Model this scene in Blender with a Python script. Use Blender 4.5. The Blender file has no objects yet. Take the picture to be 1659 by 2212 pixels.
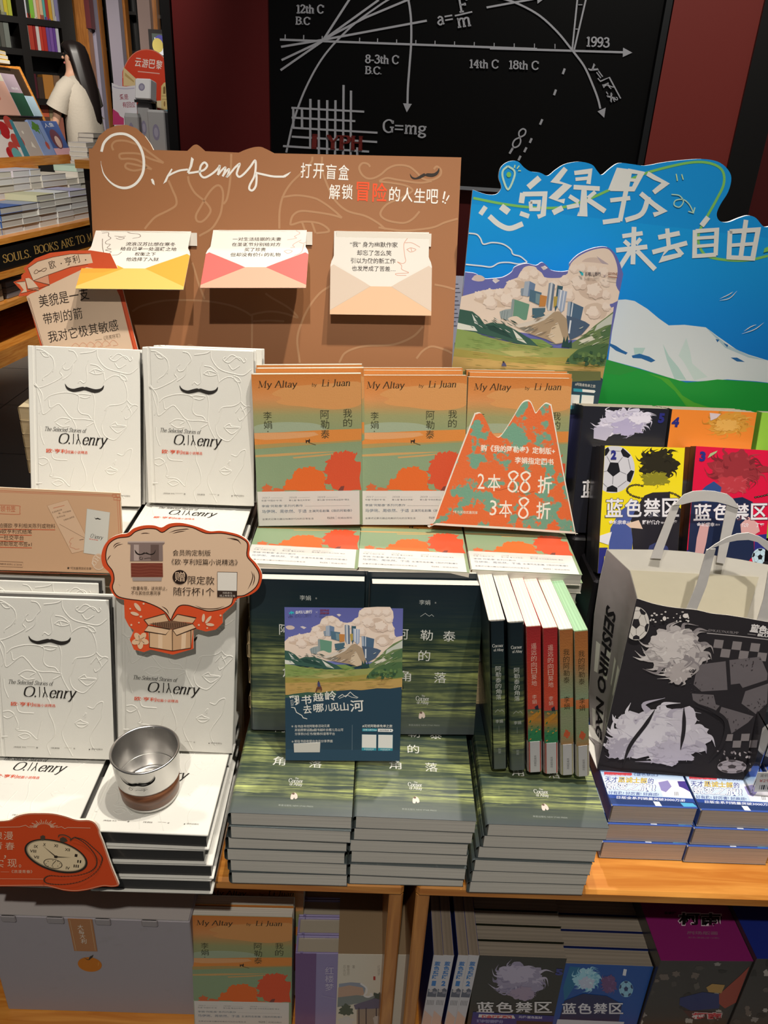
import bpy, math, random
import numpy as np
from mathutils import Vector, Matrix
from mathutils.geometry import tessellate_polygon

random.seed(7)
SC = bpy.context.scene
COL = SC.collection
PI = math.pi

# ------------------------------------------------------------------ camera
FPX, CX, CY = 1661.0, 829.5, 1106.0
PITCH, ROLL, YAW = math.radians(26.5), math.radians(3.1), math.radians(1.3)
CAM = Vector((0, 0, 1.30))
_x = Vector((math.cos(YAW), -math.sin(YAW), 0))
_d = Vector((math.sin(YAW), math.cos(YAW), 0))
_z = Vector((0, 0, 1))
_u0 = _d * math.sin(PITCH) + _z * math.cos(PITCH)
FWD = _d * math.cos(PITCH) - _z * math.sin(PITCH)
RGT = _x * math.cos(ROLL) + _u0 * math.sin(ROLL)
UPV = -_x * math.sin(ROLL) + _u0 * math.cos(ROLL)
cd = bpy.data.cameras.new('camera')
cd.sensor_fit = 'HORIZONTAL'
cd.sensor_width = 36.0
cd.lens = 36.0 * FPX / 1659.0
cd.clip_start = 0.02
cam = bpy.data.objects.new('camera', cd)
COL.objects.link(cam)
cam.matrix_world = Matrix(((RGT.x, UPV.x, -FWD.x, CAM.x), (RGT.y, UPV.y, -FWD.y, CAM.y), (RGT.z, UPV.z, -FWD.z, CAM.z), (0, 0, 0, 1)))
SC.camera = cam

# ------------------------------------------------------------------ exposure, world, ceiling lamps and added fill spots
SC.view_settings.view_transform = 'Standard'
SC.view_settings.look = 'None'
SC.view_settings.exposure = 0.22
SC.view_settings.gamma = 1.0
wd = bpy.data.worlds.new('shop_ambient')
SC.world = wd
wd.use_nodes = True
wd.node_tree.nodes['Background'].inputs[0].default_value = (0.95, 0.92, 0.9, 1)
wd.node_tree.nodes['Background'].inputs[1].default_value = 0.062


def spot(name, loc, target, watts, deg, blend=0.4, radius=0.03, col=(1, 0.93, 0.83)):
    l = bpy.data.lights.new(name, 'SPOT')
    l.energy = watts
    l.spot_size = math.radians(deg)
    l.spot_blend = blend
    l.shadow_soft_size = radius
    l.color = col
    o = bpy.data.objects.new(name, l)
    COL.objects.link(o)
    o.location = loc
    o.rotation_euler = (Vector(target) - Vector(loc)).to_track_quat('-Z', 'Y').to_euler()
    return o


spot('ceiling_or_fill_spot', (0.45, 0.70, 3.1), (0.06, 0.98, 0.75), 150, 46, 0.5, 0.025)
spot('ceiling_or_fill_spot', (0.12, 0.74, 3.1), (0.06, 0.98, 0.75), 68, 48, 0.5, 0.025)
spot('ceiling_or_fill_spot', (-0.12, -0.95, 3.1), (0.0, 0.75, 0.55), 138, 36, 0.6, 0.03)  # added front fill, lifts the page edges that face the viewer
spot('ceiling_or_fill_spot', (0.35, 2.1, 3.1), (0.0, 0.85, 0.5), 85, 38, 0.6, 0.03)
spot('ceiling_or_fill_spot', (-1.0, 2.6, 3.0), (-2.3, 5.0, 0.9), 430, 50, 0.6, 0.05)
spot('ceiling_or_fill_spot', (-2.0, 5.0, 3.0), (-3.5, 7.8, 1.4), 230, 55, 0.6, 0.05)
spot('ceiling_or_fill_spot', (-1.3, 5.6, 3.0), (-1.7, 8.9, 1.7), 330, 52, 0.6, 0.05)  # extra spot added to brighten the dark pillars along the back
spot('ceiling_or_fill_spot', (-0.9, 1.9, 3.0), (-0.95, 3.5, 1.2), 90, 40, 0.6, 0.05)
spot('ceiling_or_fill_spot', (0.5, 0.6, 3.1), (0.5, 2.5, 1.4), 95, 50, 0.7, 0.05)

# ------------------------------------------------------------------ small maths


def ray(px, py):
    return FWD + RGT * ((px - CX) / FPX) - UPV * ((py - CY) / FPX)


def at_z(px, py, z):
    d = ray(px, py)
    return CAM + d * ((z - CAM.z) / d.z)


def at_y(px, py, y):
    d = ray(px, py)
    return CAM + d * (y / d.y)


CR = dict(C1=(0, 0, 2.765), C2=(560, 0, 2.765), C3=(1059, 0, 2.765), C4=(180, 260, 3.318), C5=(600, 300, 3.6065),
          C6=(960, 330, 2.3734), C7=(0, 500, 3.6875), C8=(40, 720, 3.0722), D1=(500, 740, 2.9625), D2=(900, 760, 3.95),
          D3=(1200, 860, 3.6144), D4=(0, 1020, 2.765), D5=(0, 1400, 3.0722), D6=(480, 1200, 2.8603), D7=(470, 1540, 2.8119),
          D8=(980, 1180, 4.0974), E1=(1260, 1040, 4.1579), E2=(1260, 1320, 4.1579), E3=(980, 1560, 2.4433),
          E4=(0, 1840, 3.6065), E5=(380, 1880, 3.0722), E6=(880, 1880, 3.95), E7=(1240, 1880, 3.9594), E8=(0, 0, 4.1475))


def pts(s):
    if isinstance(s, str):
        return [tuple(float(c) for c in p.split(',')) for p in s.split()]
    return list(s)


def lin(h):
    h = h.lstrip('#')
    h = ''.join(c * 2 for c in h) if len(h) == 3 else h
    r = [int(h[i:i + 2], 16) / 255 for i in (0, 2, 4)]
    return tuple(c / 12.92 if c <= 0.04045 else ((c + 0.055) / 1.055) ** 2.4 for c in r)


def smooth_pts(p, closed=False, n=6):
    m = len(p)
    if m < 3:
        return list(p)
    out = []
    rng = range(m) if closed else range(m - 1)
    for i in rng:
        if closed:
            a, b, c, d = p[i - 1], p[i], p[(i + 1) % m], p[(i + 2) % m]
        else:
            b, c = p[i], p[i + 1]
            a = p[i - 1] if i > 0 else (2 * b[0] - c[0], 2 * b[1] - c[1])
            d = p[i + 2] if i + 2 < m else (2 * c[0] - b[0], 2 * c[1] - b[1])
        for k in range(n):
            t = k / n
            out.append(tuple(0.5 * (2 * b[j] + (c[j] - a[j]) * t + (2 * a[j] - 5 * b[j] + 4 * c[j] - d[j]) * t * t
                                    + (3 * b[j] - a[j] - 3 * c[j] + d[j]) * t ** 3) for j in (0, 1)))
    if not closed:
        out.append(p[-1])
    return out


def quad_map(tl, tr, br, bl, W, H):
    """sheet coordinates of points traced on a flat rectangular thing of size W x H"""
    A, b = [], []
    for (x, y), (u, v) in zip((tl, tr, br, bl), ((0, H), (W, H), (W, 0), (0, 0))):
        A.append([x, y, 1, 0, 0, 0, -u * x, -u * y]); b.append(u)
        A.append([0, 0, 0, x, y, 1, -v * x, -v * y]); b.append(v)
    h = np.linalg.solve(np.array(A, float), np.array(b, float))

    def f(x, y):
        w = h[6] * x + h[7] * y + 1
        return ((h[0] * x + h[1] * y + h[2]) / w, (h[3] * x + h[4] * y + h[5]) / w)
    return f


def pose(pos, yaw=0.0, lean=0.0, tw=0.0):
    """frame of an upright thing: x to its right, y into it, z up; lean tips its top backwards (degrees)"""
    yaw, lean, tw = map(math.radians, (yaw, lean, tw))
    u = Vector((math.cos(yaw), math.sin(yaw), 0))
    b = Vector((-math.sin(yaw), math.cos(yaw), 0))
    v = b * math.sin(lean) + Vector((0, 0, math.cos(lean)))
    u, v = u * math.cos(tw) + v * math.sin(tw), v * math.cos(tw) - u * math.sin(tw)
    n = v.cross(u)
    p = Vector(pos)
    return Matrix(((u.x, n.x, v.x, p.x), (u.y, n.y, v.y, p.y), (u.z, n.z, v.z, p.z), (0, 0, 0, 1)))


def plane_map(M, crop=None):
    """sheet coordinates (x, z of frame M) where a sight line meets the front of a standing sheet"""
    o, u, n, v = M.translation, M.col[0].xyz, M.col[1].xyz, M.col[2].xyz
    ox, oy, s = CR[crop] if crop else (0, 0, 1)

    def f(x, y):
        d = ray(ox + x / s, oy + y / s)
        p = CAM + d * ((o - CAM).dot(n) / d.dot(n)) - o
        return (p.dot(u), p.dot(v))
    return f


# ------------------------------------------------------------------ materials (printed colour sits in the mesh's colour attribute)
MATS = {}


def nodes_of(name):
    m = bpy.data.materials.new(name)
    m.use_nodes = True
    nt = m.node_tree
    return m, nt, nt.nodes['Principled BSDF']


def N(nt, t, **kw):
    n = nt.nodes.new(t)
    for k, v in kw.items():
        setattr(n, k, v)
    return n


def pmat(name, rough=0.55, coat=0.0, metal=0.0, bump=0.0, bscale=400.0, bdist=0.0004, spec=0.5, stretch=(1, 1, 1), tint=None,
         emit=0.0, coat_bump=0.0):
    m, nt, b = nodes_of(name)
    a = N(nt, 'ShaderNodeVertexColor', layer_name='Col')
    nt.links.new(a.outputs[0], b.inputs['Base Color'])
    b.inputs['Roughness'].default_value = rough
    b.inputs['Metallic'].default_value = metal
    b.inputs['Specular IOR Level'].default_value = spec
    b.inputs['Coat Weight'].default_value = coat
    b.inputs['Coat Roughness'].default_value = 0.12
    if emit:
        nt.links.new(a.outputs[0], b.inputs['Emission Color'])
        b.inputs['Emission Strength'].default_value = emit
    if bump or coat_bump:
        tc = N(nt, 'ShaderNodeTexCoord')
        mp = N(nt, 'ShaderNodeMapping')
        mp.inputs['Scale'].default_value = stretch
        nt.links.new(tc.outputs['Object'], mp.inputs[0])
        no = N(nt, 'ShaderNodeTexNoise')
        no.inputs['Scale'].default_value = bscale
        no.inputs['Detail'].default_value = 3
        nt.links.new(mp.outputs[0], no.inputs['Vector'])
        bp = N(nt, 'ShaderNodeBump')
        bp.inputs['Strength'].default_value = bump or coat_bump
        bp.inputs['Distance'].default_value = bdist
        nt.links.new(no.outputs[0], bp.inputs['Height'])
        if bump:
            nt.links.new(bp.outputs[0], b.inputs['Normal'])
        if coat_bump:
            nt.links.new(bp.outputs[0], b.inputs['Coat Normal'])
    MATS[name] = m
    return m


pmat('matte_print', 0.6)
pmat('card_print', 0.5, spec=0.35)
pmat('gloss_print', 0.3, coat=0.25)
pmat('embossed_paper', 0.65, bump=0.25, bscale=900, spec=0.3)
pmat('wrapped_print', 0.55, coat=0.35, bump=0.35, bscale=500, bdist=0.0005, coat_bump=0.25, spec=0.3)
pmat('film_print', 0.45, coat=0.3, coat_bump=0.3, bscale=60, bdist=0.002, spec=0.3)
pmat('silver_letter', 0.35, metal=0.15)
pmat('steel', 0.28, metal=1.0, bump=0.05, bscale=300, stretch=(1, 1, 40))
pmat('satin', 0.4)
pmat('cloth', 0.9, bump=0.4, bscale=60, bdist=0.004, spec=0.2)
pmat('skin', 0.6)
pmat('lacquer_wall', 0.5, bump=0.06, bscale=120, spec=0.3)
pmat('screen_black', 0.35, spec=0.25)
pmat('bag_paper', 0.75, bump=0.25, bscale=25, bdist=0.003, spec=0.2)


def page_mat(name, stripes=1400.0, film=0.35):
    m, nt, b = nodes_of(name)
    a = N(nt, 'ShaderNodeVertexColor', layer_name='Col')
    tc = N(nt, 'ShaderNodeTexCoord')
    mp = N(nt, 'ShaderNodeMapping')
    mp.inputs['Scale'].default_value = (3, stripes, 3)
    nt.links.new(tc.outputs['Object'], mp.inputs[0])
    no = N(nt, 'ShaderNodeTexNoise')
    no.inputs['Scale'].default_value = 1.0
    no.inputs['Detail'].default_value = 2
    nt.links.new(mp.outputs[0], no.inputs['Vector'])
    rp = N(nt, 'ShaderNodeMapRange')
    rp.inputs['From Min'].default_value = 0.35
    rp.inputs['From Max'].default_value = 0.65
    rp.inputs['To Min'].default_value = 0.72
    rp.inputs['To Max'].default_value = 1.05
    nt.links.new(no.outputs[0], rp.inputs[0])
    mx = N(nt, 'ShaderNodeVectorMath', operation='SCALE')
    nt.links.new(a.outputs[0], mx.inputs[0])
    nt.links.new(rp.outputs[0], mx.inputs['Scale'])
    nt.links.new(mx.outputs[0], b.inputs['Base Color'])
    b.inputs['Roughness'].default_value = 0.7
    b.inputs['Coat Weight'].default_value = film
    b.inputs['Coat Roughness'].default_value = 0.1
    n2 = N(nt, 'ShaderNodeTexNoise')
    n2.inputs['Scale'].default_value = 70
    n2.inputs['Detail'].default_value = 2
    n2.inputs['Distortion'].default_value = 1.5
    nt.links.new(tc.outputs['Object'], n2.inputs['Vector'])
    bp = N(nt, 'ShaderNodeBump')
    bp.inputs['Strength'].default_value = 0.5
    bp.inputs['Distance'].default_value = 0.003
    nt.links.new(n2.outputs[0], bp.inputs['Height'])
    nt.links.new(bp.outputs[0], b.inputs['Coat Normal'])
    MATS[name] = m


page_mat('pages')
page_mat('manga_pages', 900.0, 0.2)


def wood_mat(name, c1, c2, scale=6.0, axis=(1, 14, 14), rough=0.35, coat=0.25):
    m, nt, b = nodes_of(name)
    tc = N(nt, 'ShaderNodeTexCoord')
    mp = N(nt, 'ShaderNodeMapping')
    mp.inputs['Scale'].default_value = axis
    nt.links.new(tc.outputs['Object'], mp.inputs[0])
    no = N(nt, 'ShaderNodeTexNoise')
    no.inputs['Scale'].default_value = scale
    no.inputs['Detail'].default_value = 6
    no.inputs['Distortion'].default_value = 0.8
    nt.links.new(mp.outputs[0], no.inputs['Vector'])
    cr = N(nt, 'ShaderNodeValToRGB')
    cr.color_ramp.elements[0].position = 0.35
    cr.color_ramp.elements[0].color = (*lin(c1), 1)
    cr.color_ramp.elements[1].position = 0.68
    cr.color_ramp.elements[1].color = (*lin(c2), 1)
    nt.links.new(no.outputs[0], cr.inputs[0])
    nt.links.new(cr.outputs[0], b.inputs['Base Color'])
    b.inputs['Roughness'].default_value = rough
    b.inputs['Coat Weight'].default_value = coat
    MATS[name] = m


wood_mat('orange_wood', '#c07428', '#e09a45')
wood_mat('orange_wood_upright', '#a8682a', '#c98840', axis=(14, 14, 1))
wood_mat('brown_wood_upright', '#8a5420', '#a86c30', axis=(14, 14, 1))
wood_mat('walnut', '#5d3722', '#86573a', 10.0, (3, 3, 26), 0.4, 0.1)


def grass_mat(name):
    """cover photograph of a dark valley with sunlit streaks of grass low on the sheet"""
    m, nt, b = nodes_of(name)
    tc = N(nt, 'ShaderNodeTexCoord')
    sx = N(nt, 'ShaderNodeSeparateXYZ')
    nt.links.new(tc.outputs['Object'], sx.inputs[0])
    mp = N(nt, 'ShaderNodeMapping')
    mp.inputs['Scale'].default_value = (9, 9, 210)
    mp.inputs['Rotation'].default_value = (0, 0.05, 0)
    nt.links.new(tc.outputs['Object'], mp.inputs[0])
    no = N(nt, 'ShaderNodeTexNoise')
    no.inputs['Scale'].default_value = 1.0
    no.inputs['Detail'].default_value = 6
    no.inputs['Roughness'].default_value = 0.65
    no.inputs['Distortion'].default_value = 0.6
    nt.links.new(mp.outputs[0], no.inputs['Vector'])
    zr = N(nt, 'ShaderNodeMapRange')
    zr.inputs['From Min'].default_value = 0.0
    zr.inputs['From Max'].default_value = 0.213
    nt.links.new(sx.outputs[2], zr.inputs[0])
    amp = N(nt, 'ShaderNodeValToRGB')
    e = amp.color_ramp.elements
    e[0].position, e[0].color = 0.0, (0.0, 0, 0, 1)
    e[1].position, e[1].color = 1.0, (0.0, 0, 0, 1)
    for p, v in ((0.12, 0.05), (0.16, 0.8), (0.22, 0.6), (0.30, 0.22), (0.38, 0.5), (0.47, 0.42), (0.54, 0.3), (0.60, 0.06), (0.63, 0.16), (0.68, 0.05), (0.75, 0.01)):
        q = e.new(p)
        q.color = (v, v, v, 1)
    nt.links.new(zr.outputs[0], amp.inputs[0])
    th = N(nt, 'ShaderNodeMapRange')
    th.inputs['From Min'].default_value = 0.42
    th.inputs['From Max'].default_value = 0.68
    nt.links.new(no.outputs[0], th.inputs[0])
    mu = N(nt, 'ShaderNodeMath', operation='MULTIPLY')
    nt.links.new(th.outputs[0], mu.inputs[0])
    nt.links.new(amp.outputs[0], mu.inputs[1])
    big = N(nt, 'ShaderNodeTexNoise')
    big.inputs['Scale'].default_value = 22
    big.inputs['Detail'].default_value = 3
    nt.links.new(tc.outputs['Object'], big.inputs['Vector'])
    br = N(nt, 'ShaderNodeMapRange')
    br.inputs['From Min'].default_value = 0.38
    br.inputs['From Max'].default_value = 0.62
    br.inputs['To Min'].default_value = 0.5
    br.inputs['To Max'].default_value = 2.1
    nt.links.new(big.outputs[0], br.inputs[0])
    m2 = N(nt, 'ShaderNodeMath', operation='MULTIPLY', use_clamp=True)
    nt.links.new(mu.outputs[0], m2.inputs[0])
    nt.links.new(br.outputs[0], m2.inputs[1])
    base = N(nt, 'ShaderNodeValToRGB')
    e = base.color_ramp.elements
    e[0].position, e[0].color = 0.0, (*lin('#4a5254'), 1)
    e[1].position, e[1].color = 1.0, (*lin('#16222a'), 1)
    for p, c in ((0.12, '#465048'), (0.3, '#33423a'), (0.55, '#22342d'), (0.66, '#1e302c'), (0.8, '#1a2a30')):
        q = e.new(p)
        q.color = (*lin(c), 1)
    nt.links.new(zr.outputs[0], base.inputs[0])
    mx = N(nt, 'ShaderNodeMix', data_type='RGBA')
    nt.links.new(m2.outputs[0], mx.inputs[0])
    nt.links.new(base.outputs[0], mx.inputs[6])
    mx.inputs[7].default_value = (*lin('#c6d07c'), 1)
    nt.links.new(mx.outputs[2], b.inputs['Base Color'])
    b.inputs['Roughness'].default_value = 0.4
    b.inputs['Coat Weight'].default_value = 0.35
    b.inputs['Coat Roughness'].default_value = 0.12
    n2 = N(nt, 'ShaderNodeTexNoise')
    n2.inputs['Scale'].default_value = 45
    nt.links.new(tc.outputs['Object'], n2.inputs['Vector'])
    bp = N(nt, 'ShaderNodeBump')
    bp.inputs['Strength'].default_value = 0.25
    bp.inputs['Distance'].default_value = 0.002
    nt.links.new(n2.outputs[0], bp.inputs['Height'])
    nt.links.new(bp.outputs[0], b.inputs['Coat Normal'])
    MATS[name] = m


grass_mat('grass_photo')


def blotch_mat(name, c1, c2, scale, thr=0.5):
    """leaves printed as ragged patches of two colours"""
    m, nt, b = nodes_of(name)
    tc = N(nt, 'ShaderNodeTexCoord')
    no = N(nt, 'ShaderNodeTexNoise')
    no.inputs['Scale'].default_value = scale
    no.inputs['Detail'].default_value = 5
    no.inputs['Roughness'].default_value = 0.6
    nt.links.new(tc.outputs['Object'], no.inputs['Vector'])
    cr = N(nt, 'ShaderNodeValToRGB')
    cr.color_ramp.elements[0].position = thr - 0.015
    cr.color_ramp.elements[0].color = (*lin(c1), 1)
    cr.color_ramp.elements[1].position = thr + 0.015
    cr.color_ramp.elements[1].color = (*lin(c2), 1)
    nt.links.new(no.outputs[0], cr.inputs[0])
    nt.links.new(cr.outputs[0], b.inputs['Base Color'])
    n2 = N(nt, 'ShaderNodeTexNoise')
    n2.inputs['Scale'].default_value = 420
    nt.links.new(tc.outputs['Object'], n2.inputs['Vector'])
    bp = N(nt, 'ShaderNodeBump')
    bp.inputs['Strength'].default_value = 0.4
    bp.inputs['Distance'].default_value = 0.0006
    nt.links.new(n2.outputs[0], bp.inputs['Height'])
    nt.links.new(bp.outputs[0], b.inputs['Normal'])
    b.inputs['Roughness'].default_value = 0.6
    MATS[name] = m


blotch_mat('leaf_patches', '#6f9f86', '#dd6a34', 34.0, 0.47)


def clear_mat(name):
    m, nt, b = nodes_of(name)
    b.inputs['Base Color'].default_value = (1, 1, 1, 1)
    b.inputs['Roughness'].default_value = 0.03
    b.inputs['Transmission Weight'].default_value = 1.0
    b.inputs['IOR'].default_value = 1.12
    MATS[name] = m


clear_mat('clear_plastic')

# ------------------------------------------------------------------ mesh building


class MB:
    """collects coloured faces for ONE mesh object"""

    def __init__(s):
        s.v, s.f, s.c, s.m, s.s = [], [], [], [], []

    def add(s, verts, faces, col, mi=0, smooth=False):
        o = len(s.v)
        s.v += [tuple(p) for p in verts]
        if isinstance(col, str):
            col = lin(col)
        for f in faces:
            s.f.append([o + i for i in f])
            s.c.append(col)
            s.m.append(mi)
            s.s.append(smooth)
        return s

    def box(s, x0, x1, y0, y1, z0, z1, col, mi=0, bev=0.0, M=None):
        if bev:
            b = min(bev, (x1 - x0) * .45, (y1 - y0) * .45, (z1 - z0) * .45)
            v, f = [], []
            for z, i in ((z0, b), (z0 + b, 0), (z1 - b, 0), (z1, b)):
                # eight point ring with cut corners
                xa, xb, ya, yb = x0 + i, x1 - i, y0 + i, y1 - i
                k = b * (0.5 if i else 1)
                v += [(xa + k, ya, z), (xb - k, ya, z), (xb, ya + k, z), (xb, yb - k, z), (xb - k, yb, z), (xa + k, yb, z), (xa, yb - k, z), (xa, ya + k, z)]
            for r in range(3):
                for k in range(8):
                    a, c = r * 8 + k, r * 8 + (k + 1) % 8
                    f.append((a, c, c + 8, a + 8))
            f.append(tuple(range(7, -1, -1)))
            f.append(tuple(range(24, 32)))
        else:
            v = [(x, y, z) for z in (z0, z1) for (x, y) in ((x0, y0), (x1, y0), (x1, y1), (x0, y1))]
            f = [(3, 2, 1, 0), (4, 5, 6, 7), (0, 1, 5, 4), (1, 2, 6, 5), (2, 3, 7, 6), (3, 0, 4, 7)]
        if M is not None:
            v = [M @ Vector(p) for p in v]
        return s.add(v, f, col, mi)

    def slab(s, outline, y0, y1, col, side=None, mi=0):
        """flat plate: outline in (x, z), front at y0, back at y1"""
        p = list(outline)
        area = sum(p[i][0] * p[(i + 1) % len(p)][1] - p[(i + 1) % len(p)][0] * p[i][1] for i in range(len(p)))
        if area < 0:
            p.reverse()
        n = len(p)
        tri = tessellate_polygon([[Vector((a, b, 0)) for a, b in p]])
        s.add([(a, y0, b) for a, b in p], [orient(t, p) for t in tri], col, mi)
        s.add([(a, y1, b) for a, b in p], [orient(t, p)[::-1] for t in tri], side or col, mi)
        s.add([(a, y0, b) for a, b in p] + [(a, y1, b) for a, b in p], [(i, i + n, (i + 1) % n + n, (i + 1) % n)[::-1] for i in range(n)], side or col, mi)
        return s

    def art(s, A, mi=0, y=0.0):
        for v, f, c in A.out:
            s.add([(a, y - d, b) for a, b, d in v], f, c, mi)
        return s

    def lathe(s, prof, col, n=48, cx=0, cy=0, mi=0, smooth=True, closed=False):
        v, f = [], []
        for r, z in prof:
            for k in range(n):
                t = 2 * PI * k / n
                v.append((cx + r * math.cos(t), cy + r * math.sin(t), z))
        m = len(prof)
        for i in range(m - (0 if closed else 1)):
            j = (i + 1) % m
            for k in range(n):
                f.append((i * n + k, i * n + (k + 1) % n, j * n + (k + 1) % n, j * n + k))
        return s.add(v, f, col, mi, smooth)

    def tube(s, path, r, col, n=8, mi=0, caps=True):
        path = [Vector(p) for p in path]
        v, f = [], []
        m = len(path)
        rad = r if isinstance(r, (list, tuple)) else [r] * m
        for i, p in enumerate(path):
            t = (path[min(i + 1, m - 1)] - path[max(i - 1, 0)]).normalized()
            a = t.cross(Vector((0, 0, 1)))
            if a.length < 1e-3:
                a = t.cross(Vector((0, 1, 0)))
            a.normalize()
            b = t.cross(a)
            for k in range(n):
                w = 2 * PI * k / n
                v.append(p + (a * math.cos(w) + b * math.sin(w)) * rad[i])
        for i in range(m - 1):
            for k in range(n):
                f.append((i * n + k, i * n + (k + 1) % n, (i + 1) * n + (k + 1) % n, (i + 1) * n + k))
        if caps:
            f.append(tuple(range(n - 1, -1, -1)))
            f.append(tuple(range((m - 1) * n, m * n)))
        return s.add(v, f, col, mi, True)

    def mesh(s, name, mats):
        me = bpy.data.meshes.new(name)
        me.from_pydata(s.v, [], s.f)
        me.polygons.foreach_set('material_index', s.m)
        me.polygons.foreach_set('use_smooth', s.s)
        at = me.color_attributes.new('Col', 'FLOAT_COLOR', 'CORNER')
        buf = []
        for f, c in zip(s.f, s.c):
            for i, _ in enumerate(f):
                k = c[i] if isinstance(c[0], tuple) else c
                buf += [k[0], k[1], k[2], 1.0]
        at.data.foreach_set('color', buf)
        for m in ([mats] if isinstance(mats, str) else mats):
            me.materials.append(MATS[m])
        me.validate(clean_customdata=False)
        return me


def orient(t, p):
    a, b, c = (p[i] for i in t)
    return tuple(t) if (b[0] - a[0]) * (c[1] - a[1]) - (b[1] - a[1]) * (c[0] - a[0]) > 0 else tuple(t)[::-1]


def link(name, data, parent=None, M=None):
    o = bpy.data.objects.new(name, data)
    COL.objects.link(o)
    if parent is not None:
        o.parent = parent
    if M is not None:
        o.matrix_world = M if parent is None else o.matrix_world
        if parent is not None:
            o.matrix_local = M
    return o


def tag(o, label, cat, group=None, kind=None):
    o['label'] = label
    o['category'] = cat
    if group:
        o['group'] = group
    if kind:
        o['kind'] = kind
    return o


def struct(name, mb, mats, M=None):
    o = link(name, mb.mesh(name, mats), None, M)
    o['kind'] = 'structure'
    return o


def thing(name, label, cat, M, parts, group=None):
    """an Empty at the thing's base with its parts; parts: (name, mesh[, label[, sub-parts]])"""
    r = link(name, None, None, M)
    r.empty_display_size = 0.02
    tag(r, label, cat, group)
    for p in parts:
        o = link(p[0], p[1], r)
        if len(p) > 2 and p[2]:
            o['label'] = p[2]
        for q in (p[3] if len(p) > 3 else ()):
            so = link(q[0], q[1], o)
            if len(q) > 2 and q[2]:
                so['label'] = q[2]
    return r


def dup(root, M, label, group=None):
    r = root.copy()
    COL.objects.link(r)
    r.matrix_world = M
    r['label'] = label
    if group:
        r['group'] = group
    for ch in list(root.children):
        c = ch.copy()
        COL.objects.link(c)
        c.parent = r
        for g in list(ch.children):
            d = g.copy()
            COL.objects.link(d)
            d.parent = c
    return r


# ------------------------------------------------------------------ printing: flat shapes and lettering
STEP = 5e-6
_tc = {}


def glyphs(txt, bold=0.0):
    k = (txt, bold)
    if k not in _tc:
        cu = bpy.data.curves.new('t', 'FONT')
        cu.body = txt
        cu.offset = bold
        cu.resolution_u = 2
        o = bpy.data.objects.new('t', cu)
        COL.objects.link(o)
        me = bpy.data.meshes.new_from_object(o.evaluated_get(bpy.context.evaluated_depsgraph_get()))
        v = [(a.co.x, a.co.y) for a in me.vertices]
        f = [tuple(p.vertices) for p in me.polygons]
        bpy.data.objects.remove(o)
        bpy.data.curves.remove(cu)
        bpy.data.meshes.remove(me)
        _tc[k] = (v, f)
    return _tc[k]


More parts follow.
